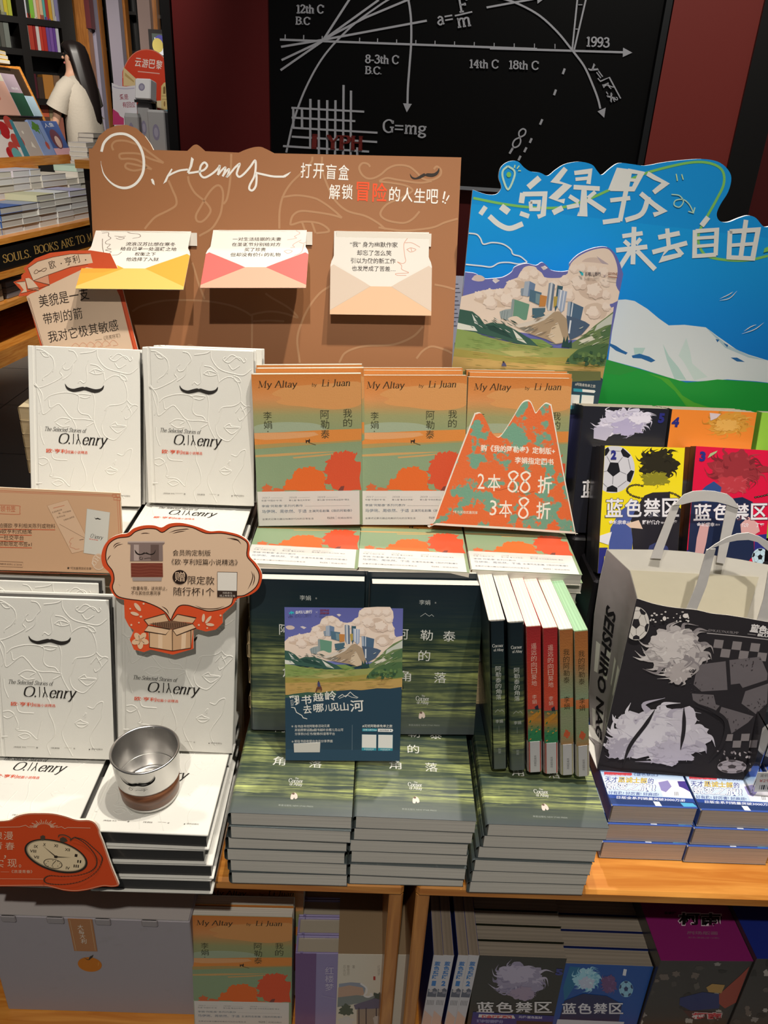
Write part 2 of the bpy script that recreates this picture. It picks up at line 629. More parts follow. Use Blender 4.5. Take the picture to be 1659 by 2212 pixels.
# stroke lettering with serifs: 'advance;stroke|stroke', '~' curved, '_' hairline, cap height 100
SERIF = {
    'A': '78;5,0 38,100|38,100 72,0|_18,35 60,35|_-4,0 16,0|_58,0 84,0', 'B': '66;14,0 14,100|~14,100 45,98 54,76 40,54 14,53|~14,53 48,50 60,26 44,2 14,0|_2,100 14,100|_2,0 14,0',
    'C': '68;~62,78 50,98 30,100 10,80 6,50 12,18 32,0 52,4 64,22|_62,98 62,72', 'E': '62;14,0 14,100|_2,100 56,100 56,80|_14,52 42,52|_42,62 42,42|_2,0 58,0 60,22',
    'F': '60;14,0 14,100|_2,100 56,100 56,78|_14,52 42,52|_42,62 42,42|_2,0 28,0', 'G': '72;~62,78 50,98 30,100 10,80 6,50 12,18 32,0 52,4 60,14|60,0 60,42|_46,42 70,42|_62,98 62,72',
    'H': '80;14,0 14,100|64,0 64,100|_14,52 64,52|_2,100 26,100|_52,100 76,100|_2,0 26,0|_52,0 76,0', 'I': '30;14,0 14,100|_2,100 26,100|_2,0 26,0',
    'J': '42;~26,100 26,20 18,-6 4,-12|_14,100 38,100', 'K': '74;14,0 14,100|_14,44 60,100|28,56 64,0|_2,100 26,100|_48,100 70,100|_2,0 26,0|_54,0 76,0',
    'L': '60;14,0 14,100|_2,100 28,100|_2,0 54,0 58,24', 'M': '98;_14,0 14,100|14,100 46,6|_46,6 78,100|80,0 80,100|_0,100 16,100|_76,100 94,100|_2,0 26,0|_68,0 94,0',
    'O': '76;~38,100 12,86 6,50 12,14 38,0 62,14 70,50 62,86 38,100', 'P': '62;14,0 14,100|~14,100 46,98 58,74 44,50 14,46|_2,100 14,100|_2,0 28,0',
    'R': '70;14,0 14,100|~14,100 46,98 56,76 42,54 14,50|34,50 64,0|_2,100 14,100|_2,0 26,0|_58,0 74,0', 'S': '56;~48,80 40,98 24,100 10,86 14,64 36,50 48,28 40,6 22,0 8,8 6,22|_48,98 48,76|_6,2 6,26',
    'T': '66;33,0 33,100|_4,78 4,100 62,100 62,78|_20,0 46,0', 'U': '76;~14,100 14,30 22,4 40,0 58,8 62,30 62,100|_2,100 26,100|_52,100 72,100', 'Y': '70;6,100 35,48|_64,100 35,48|35,48 35,0|_-2,100 16,100|_54,100 74,100|_22,0 48,0',
    'a': '50;~10,52 22,64 36,56 38,40 38,10 46,0|~38,38 18,34 6,18 16,0 30,4 38,16', 'b': '54;12,100 12,0|~12,44 28,64 46,52 48,30 40,6 24,0 12,10|_4,100 12,100', 'c': '46;~42,52 28,64 10,50 6,28 16,4 32,0 44,12',
    'd': '56;42,100 42,0|~42,46 28,64 10,52 6,30 14,6 28,0 42,14|_34,100 42,100|_42,0 52,0', 'e': '50;~8,34 44,36 40,56 26,64 10,52 6,28 16,4 32,0 46,14', 'f': '32;~36,94 24,98 16,80 16,50 16,0|_2,62 30,62|_6,0 28,0',
    'g': '52;~28,64 10,56 12,34 28,26 42,38 40,58 28,64|~16,30 8,16 24,6 42,0 46,-16 28,-28 8,-20 10,-6 20,6|_42,58 52,62', 'h': '58;12,100 12,0|~12,42 26,62 42,58 44,40 44,0|_4,100 12,100|_2,0 22,0|_36,0 54,0',
    'i': '28;14,64 14,0|_4,64 14,64|_4,0 24,0|14,86 14,94', 'l': '28;14,100 14,0|_4,100 14,100|_4,0 24,0', 'm': '86;12,64 12,0|~12,44 24,62 38,58 40,40 40,0|~40,44 54,62 68,58 70,40 70,0|_4,64 12,64|_2,0 22,0|_32,0 50,0|_62,0 80,0',
    'n': '58;12,64 12,0|~12,44 26,62 42,58 44,40 44,0|_4,64 12,64|_2,0 22,0|_36,0 54,0', 'o': '52;~26,64 10,54 6,32 10,8 26,0 42,8 46,32 42,54 26,64', 'r': '42;12,64 12,0|~12,42 24,60 38,60|_4,64 12,64|_2,0 24,0', 's': '42;~36,54 22,64 10,54 18,38 34,28 36,10 20,0 6,10',
    't': '36;~16,86 16,20 20,2 34,6|_2,64 32,64', 'u': '56;~12,64 12,16 20,0 34,4 42,18|42,64 42,0|_2,64 12,64|_34,64 42,64|_42,0 52,0', 'x': '54;6,64 46,0|_44,64 6,0|_0,64 16,64|_36,64 52,64|_0,0 14,0|_38,0 54,0', 'y': '54;6,64 28,4|~48,64 28,4 16,-24 4,-24|_-2,64 16,64|_40,64 56,64',
    '0': '56;~28,100 12,86 8,50 12,14 28,0 44,14 48,50 44,86 28,100', '1': '44;24,0 24,100|_8,84 24,100|_8,0 40,0', '2': '56;~8,78 18,98 38,96 46,76 36,50 6,2|6,2 50,2|_50,2 50,20', '3': '56;~8,84 22,100 42,92 42,66 22,54|~22,54 46,46 48,16 28,0 8,8 6,22',
    '4': '58;40,0 40,100|_40,100 4,32|_4,32 54,32|_28,0 52,0', '7': '54;_8,80 8,98 48,98|48,98 22,0', '8': '56;~28,100 12,90 12,68 28,54 46,42 48,14 28,0 8,14 10,42 28,54 44,68 44,90 28,100', '9': '56;~46,66 28,42 10,56 10,86 28,100 44,88 48,56 40,16 22,0 8,8', '5': '54;_14,98 46,98|_14,98 12,56|~12,56 34,62 48,40 42,10 22,0 6,10',
    '.': '24;10,0 10,9', ',': '24;12,8 6,-10', '-': '40;_6,34 34,34', '=': '66;_6,58 58,58|_6,28 58,28', ' ': '34;', '!': '28;14,100 14,32|14,0 14,9', '6': '56;~44,92 24,84 10,50 12,10 28,0 46,12 46,44 30,56 12,40', "'": '18;8,100 6,78'}


class Art:
    """flat print on one sheet; coordinates are those of the tracing map mp -> sheet metres"""

    def __init__(s, mp=None, d=2e-5):
        s.mp, s.d, s.out = mp or (lambda x, y: (x, y)), d, []

    def use(s, mp):
        s.mp = mp
        return s

    def put(s, v, f, col):
        if isinstance(col, str):
            col = lin(col)
        q = [s.mp(a, b) for a, b in v]
        s.out.append(([(a, b, s.d) for a, b in q], [orient3(t, q) for t in f], col))
        s.d += STEP

    def poly(s, p, col, sm=False, n=5):
        p = pts(p)
        if sm:
            p = smooth_pts(p, True, n)
        s.put(p, tessellate_polygon([[Vector((a, b, 0)) for a, b in p]]), col)

    def grad(s, p4, cols):
        """bands of colour from the first edge (a, b) to the second (d, c) of quad a b c d"""
        a, b, c, d = pts(p4)
        m = len(cols)
        v, f, cc = [], [], []
        for i in range(m):
            t = i / (m - 1)
            v += [(a[0] + (d[0] - a[0]) * t, a[1] + (d[1] - a[1]) * t), (b[0] + (c[0] - b[0]) * t, b[1] + (c[1] - b[1]) * t)]
        q = [s.mp(*p) for p in v]
        L = [lin(x) for x in cols]
        for i in range(m - 1):
            t = orient3((2 * i, 2 * i + 1, 2 * i + 3, 2 * i + 2), q)
            s.out.append(([(x, y, s.d) for x, y in q], [t], tuple(L[k // 2] for k in t)))
        s.d += STEP

    def clip(s, x0, x1, y0, y1):
        """trim everything printed so far to the sheet's edges"""
        out = []
        for v, f, c in s.out:
            if not v:
                continue
            if all(x0 <= a <= x1 and y0 <= b <= y1 for a, b, d in v):
                out.append((v, f, c))
                continue
            if isinstance(c[0], tuple):
                out.append(([(min(max(a, x0), x1), min(max(b, y0), y1), d) for a, b, d in v], f, c))
                continue
            nv, nf = [], []
            for q in f:
                p = [v[i] for i in q]
                for ax, lim, sg in ((0, x0, 1), (0, x1, -1), (1, y0, 1), (1, y1, -1)):
                    r = []
                    for i, b in enumerate(p):
                        a = p[i - 1]
                        ia, ib = (a[ax] - lim) * sg >= 0, (b[ax] - lim) * sg >= 0
                        if ia != ib:
                            t = (lim - a[ax]) / (b[ax] - a[ax])
                            r.append(tuple(a[k] + (b[k] - a[k]) * t for k in range(3)))
                        if ib:
                            r.append(b)
                    p = r
                    if not p:
                        break
                if len(p) > 2:
                    nf.append(tuple(range(len(nv), len(nv) + len(p))))
                    nv += p
            if nf:
                out.append((nv, nf, c))
        s.out = out

    def disc(s, cx, cy, rx, ry, col, n=28, rot=0.0, a0=0, a1=2 * PI):
        p = []
        for k in range(n):
            t = a0 + (a1 - a0) * k / (n if a1 - a0 > 6.28 else n - 1)
            x, y = rx * math.cos(t), ry * math.sin(t)
            p.append((cx + x * math.cos(rot) - y * math.sin(rot), cy + x * math.sin(rot) + y * math.cos(rot)))
        s.poly(p, col)

    def line(s, p, w, col, sm=True, n=6, taper=0, closed=False, nib=None, d=None):
        v, f = ribbon(p, w, sm, n, taper, closed, nib)
        if v:
            s.put(v, f, col)

    def text(s, t, p0, p1, h, col, bold=0.0, shear=0.0):
        """lettering from p0 to p1 along its foot, h tall"""
        v, f = glyphs(t, bold)
        if not v:
            return
        x0, x1 = min(a for a, b in v), max(a for a, b in v)
        y0, y1 = min(b for a, b in v), max(b for a, b in v)
        s._lay(v, f, x0, x1, y0, y1, p0, p1, h, col, shear)

    def _lay(s, v, f, x0, x1, y0, y1, p0, p1, h, col, shear):
        p0, p1 = pts(p0)[0] if isinstance(p0, str) else p0, pts(p1)[0] if isinstance(p1, str) else p1
        ex, ey = p1[0] - p0[0], p1[1] - p0[1]
        L = math.hypot(ex, ey)
        flip = 1 if s.flipped() else -1
        nx, ny = (-ey / L * flip, ex / L * flip)
        out = []
        for a, b in v:
            u = (a - x0) / (x1 - x0)
            w = (b - y0) / (y1 - y0) * h
            out.append((p0[0] + ex * u + nx * w + shear * w * ex / L, p0[1] + ey * u + ny * w + shear * w * ey / L))
        s.put(out, f, col)

    def flipped(s):
        """True when the tracing map's y grows upwards on the sheet"""
        return s.mp(0, 1)[1] > s.mp(0, 0)[1]

    def column(s, t, x0, x1, y0, y1, col, bold=0.0):
        """characters one below the other filling the box"""
        n = len(t)
        st = (y1 - y0) / n
        for i, ch in enumerate(t):
            a, b = y0 + st * i, y0 + st * (i + 1)
            s.text(ch, (x0, b - 0.06 * st), (x1, b - 0.06 * st), abs(st) * 0.9, col, bold)

    def serif(s, t, p0, p1, h, col, w=11.0, thin=4.5, shear=0.0, slab=False, h0=None):
        v, f, x = [], [], 0.0
        for ch in t:
            adv, _, st = SERIF.get(ch, SERIF[' ']).partition(';')
            for k in st.split('|'):
                if not k:
                    continue
                hair, cur = k[0] == '_', k[0] == '~'
                pp = pts(k.lstrip('_~'))
                if slab:
                    a, b = ribbon(pp, w, cur, 4, 0, False, None)
                elif hair:
                    a, b = ribbon(pp, thin, False, 4, 0, False, None)
                else:
                    a, b = ribbon(pp, w, cur, 5, 0, False, thin)
                o = len(v)
                v += [(x + c, e) for c, e in a]
                f += [tuple(o + i for i in q) for q in b]
            x += float(adv)
        s._lay(v, f, 0, x, 0, 100, p0, p1, h, col, shear)


def orient3(t, q):
    a = sum(q[t[i]][0] * q[t[(i + 1) % len(t)]][1] - q[t[(i + 1) % len(t)]][0] * q[t[i]][1] for i in range(len(t)))
    return tuple(t) if a > 0 else tuple(t)[::-1]


def ribbon(p, w, sm=True, n=6, taper=0, closed=False, nib=None):
    p = pts(p)
    if sm and len(p) > 2:
        p = smooth_pts(p, closed, n)
    elif len(p) == 2 and not closed:
        pass
    q = [p[0]]
    for a in p[1:]:
        if math.hypot(a[0] - q[-1][0], a[1] - q[-1][1]) > 1e-6:
            q.append(a)
    p = q
    m = len(p)
    if m < 2:
        return [], []
    v, f = [], []
    for i in range(m):
        a = p[i - 1] if i > 0 else (p[-1] if closed else p[0])
        b = p[(i + 1) % m] if (i < m - 1 or closed) else p[i]
        dx, dy = b[0] - a[0], b[1] - a[1]
        L = math.hypot(dx, dy) or 1.0
        ww = w
        if nib is not None:
            ww = nib + (w - nib) * abs(dy) / L
        if taper:
            t = i / (m - 1)
            if taper == 1:
                ww *= min(1, 0.15 + 3 * min(t, 1 - t))
            elif taper == 2:
                ww *= max(0.05, 1 - t)
            elif taper == 3:
                ww *= max(0.05, t)
        # keep mitred corners of unsmoothed strokes full width
        if 0 < i < m - 1 or closed:
            d1 = (p[i][0] - a[0], p[i][1] - a[1])
            d2 = (b[0] - p[i][0], b[1] - p[i][1])
            l1, l2 = math.hypot(*d1) or 1, math.hypot(*d2) or 1
            cs = (d1[0] * d2[0] + d1[1] * d2[1]) / (l1 * l2)
            ww = ww / max(0.55, math.sqrt(max(0.0, (1 + cs) / 2)))
        nx, ny = -dy / L * ww / 2, dx / L * ww / 2
        v += [(p[i][0] + nx, p[i][1] + ny), (p[i][0] - nx, p[i][1] - ny)]
    for i in range(m - (0 if closed else 1)):
        j = (i + 1) % m
        f.append((2 * i, 2 * i + 1, 2 * j + 1, 2 * j))
    return v, f


def ridge(mb, lines, mp, w, hgt, col):
    """raised embossing lines: low rounded ridges on the front of a sheet"""
    for L in lines:
        p = smooth_pts([mp(*a) for a in pts(L)], False, 6)
        v, f = [], []
        m = len(p)
        for i in range(m):
            a, b = p[max(0, i - 1)], p[min(m - 1, i + 1)]
            dx, dy = b[0] - a[0], b[1] - a[1]
            l = math.hypot(dx, dy) or 1
            nx, ny = -dy / l * w, dx / l * w
            for k, hh in ((-1, 0), (-0.45, 0.8), (0, 1), (0.45, 0.8), (1, 0)):
                v.append((p[i][0] + nx * k, -hh * hgt + 1e-5, p[i][1] + ny * k))
        for i in range(m - 1):
            for k in range(4):
                f.append((i * 5 + k, (i + 1) * 5 + k, (i + 1) * 5 + k + 1, i * 5 + k + 1))
        mb.add(v, f, col, 0, True)


def ragged(p, amp, k=4, seed=1):
    """outline with leafy jitter along every edge"""
    r = random.Random(seed)
    p = pts(p)
    out = []
    for i, a in enumerate(p):
        b = p[(i + 1) % len(p)]
        for j in range(k):
            t = j / k
            out.append((a[0] + (b[0] - a[0]) * t + r.uniform(-amp, amp), a[1] + (b[1] - a[1]) * t + r.uniform(-amp, amp)))
    return out


def blob(cx, cy, rx, ry, n=40, rough=0.18, seed=1):
    """ragged leafy outline built from overlapping round tufts"""
    r = random.Random(seed)
    ph = [(r.randint(3, 6), r.uniform(0, 6.3), .45), (r.randint(7, 11), r.uniform(0, 6.3), .35), (r.randint(13, 19), r.uniform(0, 6.3), .25)]
    out = []
    for k in range(n):
        t = 2 * PI * k / n
        q = 1 - rough * (.45 + sum(a * math.sin(m * t + p) for m, p, a in ph) * .6 + .35 * r.random())
        out.append((cx + rx * q * math.cos(t), cy + ry * q * math.sin(t)))
    return out

# ------------------------------------------------------------------ floor and back wall
mb = MB()
for i in range(-10, 8):
    for j in range(-2, 17):
        g = 0.93 + 0.1 * random.random()
        c = tuple(k * g for k in lin('#5a5d5c'))
        mb.add([(i * .6 + .002, j * .6 + .002, 0), (i * .6 + .598, j * .6 + .002, 0), (i * .6 + .598, j * .6 + .598, 0), (i * .6 + .002, j * .6 + .598, 0)], [(0, 1, 2, 3)], c)
mb.add([(-6, -1.2, -.003), (4.8, -1.2, -.003), (4.8, 10.2, -.003), (-6, 10.2, -.003)], [(0, 1, 2, 3)], '#3a3a3a')
struct('floor', mb, 'satin')

MW = pose((0.2, 2.6, 0), -10.0)
fw = plane_map(MW)
xl = fw(376, 200)[0]
xa = fw(584, 200)[0]
xs = fw(1418, 200)[0]
xr = fw(1640, 200)[0]
zb = fw(1000, 406)[1]
RED, RED2 = '#6b1f1f', '#7d2a26'
mb = MB()
mb.box(xl, 2.4, 0.02, 0.14, 0, 3.2, '#561a1a')
struct('wall_back', mb, 'lacquer_wall', MW)
mb = MB()
mb.box(xl + .01, xa, -0.0, 0.018, 0, 3.2, RED)
struct('trim_1', mb, 'lacquer_wall', MW)
mb = MB()
mb.box(fw(1440, 60)[0], xr - .055, -0.06, 0.018, 0, 3.2, '#8a352f')
struct('trim_2', mb, 'lacquer_wall', MW)
mb = MB()
mb.box(xl - .022, xl + .008, -0.01, 0.15, 0, 3.2, '#141212')
struct('trim_3', mb, 'satin', MW)
mb = MB()
mb.box(xr - .055, xr + .03, -0.075, 0.15, 0, 3.2, '#0e0d0d')
struct('trim_4', mb, 'satin', MW)

# black teaching-style panel with silver relief drawing
FR = 0.035
mb = MB()
mb.box(xa + .004, xs + .045, -0.012, 0.018, zb, 3.1, '#070708')
panel = mb.mesh('panel', 'screen_black')
mb = MB()
mb.box(fw(1400, 200)[0], fw(1440, 60)[0] - .002, -0.05, -0.0121, zb, 3.1, '#15181c')
frame = mb.mesh('frame', 'satin')
mb = MB()
mb.box(xa + .004, xs + .045, -0.022, -0.0125, zb - .004, zb + .006, '#9aa0a8')
ledge = mb.mesh('bottom_trim', 'silver_letter')


def relief(arts, hgt, col, y=-0.0125):
    m = MB()
    for A in arts:
        for v, f, c in A.out:
            cnt = {}
            for q in f:
                for i in range(len(q)):
                    e = (q[i], q[(i + 1) % len(q)])
                    cnt[e] = cnt.get(e, 0) + 1
            m.add([(a, y - hgt - d, b) for a, b, d in v], f, col)
            side = [e for e in cnt if (e[1], e[0]) not in cnt]
            m.add([(a, y - hgt - d, b) for a, b, d in v] + [(a, y, b) for a, b, d in v], [(e[0], e[0] + len(v), e[1] + len(v), e[1]) for e in side], col)
    return m


c2, c3 = plane_map(MW, 'C2'), plane_map(MW, 'C3')
SIL = '#c6c9d2'
ax = Art(c2)
ax.line([(133, 240), (1659 - 0, 296)], 13, SIL)
ax.use(c3)
ax.line([(0, 292), (800, 316)], 13, SIL)
ax.poly('790,288 845,318 788,344', SIL)
ax.use(c2)
for x, y in ((163, 237), (273, 240), (383, 246), (605, 256), (712, 260), (825, 266), (939, 270), (1053, 274), (1169, 278), (1286, 282), (1404, 287), (1523, 290)):
    ax.line([(x, y), (x + 1, y - 27)], 5, SIL)
ax.use(c3)
for x, y in ((25, 290), (144, 291), (264, 292), (386, 294)):
    ax.line([(x, y), (x, y - 28)], 5, SIL)
cv = Art(c2)
W2 = 13
cv.line('140,283 380,243 1005,128', W2, SIL, False)
cv.line('143,362 380,250 720,5', W2, SIL, False)
cv.line('137,422 385,250 560,-20', W2, SIL, False)
cv.line('400,235 640,110 915,-5', W2, SIL, False)
cv.line('170,910 215,720 290,520 400,330 560,160 720,40 800,-10', 11, SIL)
cv.line('893,-10 905,60 912,140 912,260 902,400 893,520 890,620', 12, SIL)
cv.poly('864,618 916,622 886,672', SIL)
cv.use(c3)
cv.line('50,-10 160,25 290,95 400,195 490,305', 12, SIL)
cv.line('490,305 560,400 610,510 640,590 655,650', 12, SIL)
cv.poly('638,666 687,644 678,704', SIL)
cv.line('-20,50 300,-8', 12, SIL, False)
cv.poly('282,28 330,-8 280,-12', SIL)
cv.line('520,-10 488,300', 10, SIL, False)
cv.line('572,-10 500,300', 10, SIL, False)
cv.line('524,34 549,34', 5, SIL)
cv.line('508,178 527,178', 5, SIL)
for a in ('444,412 432,445', '392,537 380,570', '311,713 297,745', '248,826 236,853', '217,880 203,908', '182,930 169,957', '137,882 116,917'):
    cv.line(a, 13, SIL)
gr = Art(c2)
for a in ('202,645 633,668', '203,703 580,724', '203,763 712,793', '204,816 710,848', '152,872 662,905'):
    gr.line(a, 12, SIL)
for a in ('213,640 212,765', '264,650 264,765', '314,592 313,880', '364,598 364,920', '414,600 413,920', '463,600 460,925', '511,510 508,925', '555,543 553,925', '592,880 592,930'):
    gr.line(a, 12, SIL)
le = Art(c2)
SL = dict(w=15, thin=15, slab=True)
le.serif('12th C', (230, 82), (393, 84), 47, SIL, **SL)
le.serif('B.C', (226, 149), (312, 152), 42, SIL, **SL)
le.serif('8-3th C', (640, 378), (838, 384), 47, SIL, **SL)
le.serif('B.C.', (638, 442), (740, 446), 42, SIL, **SL)
le.serif('14th C', (1256, 406), (1430, 410), 47, SIL, **SL)
le.serif('a=', (1070, 155), (1170, 138), 74, SIL, w=12, thin=12, slab=True)
le.serif('F', (1198, 78), (1256, 68), 78, SIL, w=12, thin=12, slab=True)
le.line('1172,100 1275,76', 9, SIL)
le.serif('m', (1188, 168), (1274, 155), 78, SIL, w=12, thin=12, slab=True)
le.serif('G=mg', (742, 788), (1000, 802), 72, SIL, w=12, thin=12, slab=True)
le.use(c3)
le.serif('18th C', (110, 412), (288, 418), 47, SIL, **SL)
le.serif('1993', (568, 278), (708, 286), 54, SIL, **SL)
le.serif('y=', (592, 402), (652, 482), 45, SIL, w=14, thin=14, slab=True)
le.line('640,470 655,488 708,465 775,590', 7, SIL, False)
le.serif('r', (668, 505), (684, 542), 50, SIL, w=14, thin=14, slab=True)
le.serif('2', (706, 512), (716, 534), 26, SIL, w=16, thin=16, slab=True)
le.line('690,550 700,566', 6, SIL)
le.serif('x', (694, 572), (722, 612), 44, SIL, w=14, thin=14, slab=True)
le.serif('2', (728, 590), (738, 610), 26, SIL, w=16, thin=16, slab=True)
le.line('178,820 205,805 212,780 195,770 175,785 172,805 178,820 182,845 170,870 145,880 135,862 148,835 178,820', 9, SIL)
rl = Art(c2)
rl.serif('I', (322, 884), (356, 886), 80, RED2, w=24, thin=10)
rl.serif('Y', (412, 886), (484, 890), 78, RED2, w=20, thin=9)
rl.serif('P', (484, 889), (550, 892), 78, RED2, w=20, thin=9)
rl.serif('H', (555, 892), (626, 895), 78, RED2, w=20, thin=9)
thing('wall_panel', 'black wall panel with silver formulas, arrows and a timeline from 12th C B.C to 1993', 'wall panel', MW, [
    ('panel', panel), ('frame', frame), ('bottom_trim', ledge),
    ('timeline_axis', relief([ax], .004, SIL).mesh('timeline_axis', 'silver_letter'), 'silver timeline with tick marks'),
    ('drawn_curves', relief([cv], .0045, SIL).mesh('drawn_curves', 'silver_letter'), 'silver rays, arc and arrows'),
    ('grid', relief([gr], .006, SIL).mesh('grid', 'silver_letter'), 'silver grid of crossing bars'),
    ('lettering', relief([le], .007, SIL).mesh('lettering', 'silver_letter'), 'silver raised letters and formulas'),
    ('red_lettering', relief([rl], .012, RED2).mesh('red_lettering', 'satin'), 'dark red letters over the grid')])

# far right: sliver of a lit bookcase beyond the black jamb
MR = pose(at_y(1646, 300, 3.3), -4.0)
fr = plane_map(MR)
MR0 = pose((MR.translation.x, MR.translation.y, 0), -4.0)
mb = MB()
mb.box(-.02, .5, .0, .02, 0.0, 2.4, '#2a2018')
case_b = mb.mesh('back_panel', 'satin')
mb = MB()
for z in (1.02, 1.26, 1.62):
    mb.box(-.02, .5, -.26, 0, z - .025, z, '#1a1512')
mb.box(-.06, -.02, -.26, .02, 0.0, 2.4, '#120f0e')
case_s = mb.mesh('shelf', 'satin')
thing('bookcase', 'dark bookcase glimpsed at the right edge beyond the red pillar', 'bookcase', MR0, [('back_panel', case_b), ('shelf', case_s)])
for i, (c, nm, z, h) in enumerate((('#b8b040', 'yellow-green', 1.26, .26), ('#7a4020', 'rust brown', 1.02, .2), ('#c8a078', 'tan', 1.62, .24))):
    for k in range(2):
        mb = MB()
        mb.box(0, .05, 0, .16, 0, h, c, bev=.003)
        o = link('shelf_book', mb.mesh('shelf_book', 'gloss_print'), None, MR0 @ Matrix.Translation((.0 + .056 * k, -.2, z)))
        tag(o, f'{nm} book on the dark bookcase at the right edge, {("left", "right")[k]} of its pair', 'book', 'books on the far right bookcase')

# ------------------------------------------------------------------ far left: wooden pillars, bookcases and a shopper
DK = '#191512'


def bgbox(M, x0, x1, y0, y1, z0, z1, col, mat, bev=0.004):
    m = MB()
    m.box(x0, x1, y0, y1, z0, z1, col, bev=bev)
    return m


p8 = at_y(160, 150, 8.2)
MB_ = pose((p8.x, p8.y, 0), 38.7)
fe = plane_map(MB_, 'E8')
zs = [fe(350, 170)[1], fe(350, 452)[1], fe(350, 800)[1] - .03, fe(350, 958)[1]]
zs = [zs[0], zs[1], zs[1] - .385, zs[1] - .73]
xup = fe(215, 300)[0]
xrt = fe(585, 300)[0]
xend = fe(652, 300)[0]
m1 = MB()
m1.box(-2.6, xend, .26, .29, 0, 3.0, '#0d0b0a')
m2 = MB()
for z in zs + [zs[0] + .33, zs[0] + .66]:
    m2.box(-2.6, xend, 0, .26, z - .05, z, DK)
m2.box(-2.6, xend, -.02, .26, 0, zs[3] - .05, DK)
ms = [MB(), MB(), MB()]
for m, x, w in zip(ms, (xup, xrt + .03, xup - 1.05), (.035, .06, .035)):
    m.box(x - w, x + w, -.005, .26, 0, 3.0, DK)
thing('bookcase', 'tall black bookcase at far left behind the shopper', 'bookcase', MB_, [
    ('back_panel', m1.mesh('back_panel', 'satin')), ('shelf', m2.mesh('shelf', 'satin'))] + [('upright', m.mesh('upright', 'satin')) for m in ms])
ORD = ['first', 'second', 'third', 'fourth', 'fifth', 'sixth', 'seventh', 'eighth', 'ninth', 'tenth', 'eleventh', 'twelfth', 'thirteenth', 'fourteenth', 'fifteenth', 'sixteenth']


def shelf_row(M, z, spans, where, group, dep=.15, ys=.02, mat='gloss_print'):
    for i, (x0, x1, h, c, nm) in enumerate(spans):
        m = MB()
        m.box(0, x1 - x0 - .002, 0, dep, 0, h * 1.17, c, bev=.003)
        o = link('shelf_book', m.mesh('shelf_book', mat), None, M @ Matrix.Translation((x0, ys, z)))
        tag(o, f'{nm} book, {ORD[i]} from left {where}', 'book', group)


def spans(f, xs, y, hs, cols, crop_y0):
    out = []
    for i in range(len(xs) - 1):
        a, b = f(xs[i], y)[0], f(xs[i + 1], y)[0]
        out.append((a, b, hs[i % len(hs)], *cols[i]))
    return out


shelf_row(MB_, zs[0], spans(fe, [185, 250, 275, 315, 340, 365, 395, 418, 445, 475, 500, 530, 558], 100, [.16, .24, .25, .24, .26],
          [('#e8e6ee', 'white and blue'), ('#3a4a3a', 'dark green'), ('#8fcf4a', 'lime'), ('#e8dcc0', 'cream'), ('#f0b080', 'peach'), ('#e8c8a0', 'pale tan'), ('#62b8b0', 'teal'),
           ('#b84038', 'red'), ('#d8a838', 'ochre'), ('#c8c0a8', 'beige'), ('#8a86b0', 'violet grey'), ('#a8a4c0', 'pale violet')], 0),
          'on the upper shelf of the black bookcase', 'spines on the upper shelf of the black bookcase')
shelf_row(MB_, zs[1], spans(fe, [228, 255, 280, 320, 345, 375, 400, 435, 465, 495, 520, 548], 400, [.22, .2, .24, .23],
          [('#d8c040', 'yellow'), ('#c8b8b0', 'pale grey'), ('#c84838', 'red'), ('#a8302c', 'crimson'), ('#e8e0dc', 'white'), ('#d84a38', 'scarlet'), ('#c83830', 'bright red'), ('#7a58a8', 'purple'),
           ('#8a60b0', 'violet'), ('#7048a0', 'deep purple'), ('#d0d0d8', 'silver white')], 0), 'on the middle shelf of the black bookcase', 'spines on the middle shelf of the black bookcase')
shelf_row(MB_, zs[0], spans(fe, [-20, 10, 40, 75, 112], 60, [.24, .22], [('#c8c840', 'yellow-green'), ('#b8b890', 'khaki'), ('#e0d040', 'yellow'), ('#c8d050', 'lime yellow')], 0),
          'on the upper shelf left of the black upright', 'spines left of the upright, upper shelf')
shelf_row(MB_, zs[1], spans(fe, [-20, 20, 60, 110], 400, [.23, .24], [('#4a4f48', 'grey green'), ('#6a6a62', 'grey'), ('#8a9088', 'pale grey')], 0),
          'on the middle shelf left of the black upright', 'spines left of the upright, middle shelf')
shelf_row(MB_, zs[2], spans(fe, [260, 330, 385, 480, 540], 660, [.17, .15, .17], [('#5a2430', 'wine red'), ('#4a3a30', 'brown'), ('#c88840', 'amber'), ('#8a6a50', 'tan brown')], 0),
          'facing out on the low shelf of the black bookcase', 'covers on the low shelf of the black bookcase')
shelf_row(MB_, zs[3], spans(fe, [275, 320, 375, 450, 520, 560], 780, [.26, .28, .27], [('#b08890', 'dusty pink'), ('#d8b060', 'mustard'), ('#d86848', 'coral'), ('#9a8a68', 'olive'), ('#b0a090', 'beige')], 0),
          'facing out, lowest lit shelf of black bookcase', 'covers on the lowest lit shelf', ys=.12)
shelf_row(MB_, zs[3], spans(fe, [330, 375, 440, 515, 560], 900, [.16, .17], [('#c0c4d0', 'pale blue'), ('#6a4a3a', 'brown'), ('#d8b088', 'peach'), ('#a86858', 'brick')], 0),
          'in front on the black bookcase lowest lit shelf', 'covers in front on the lowest lit shelf', dep=.02, ys=.03)

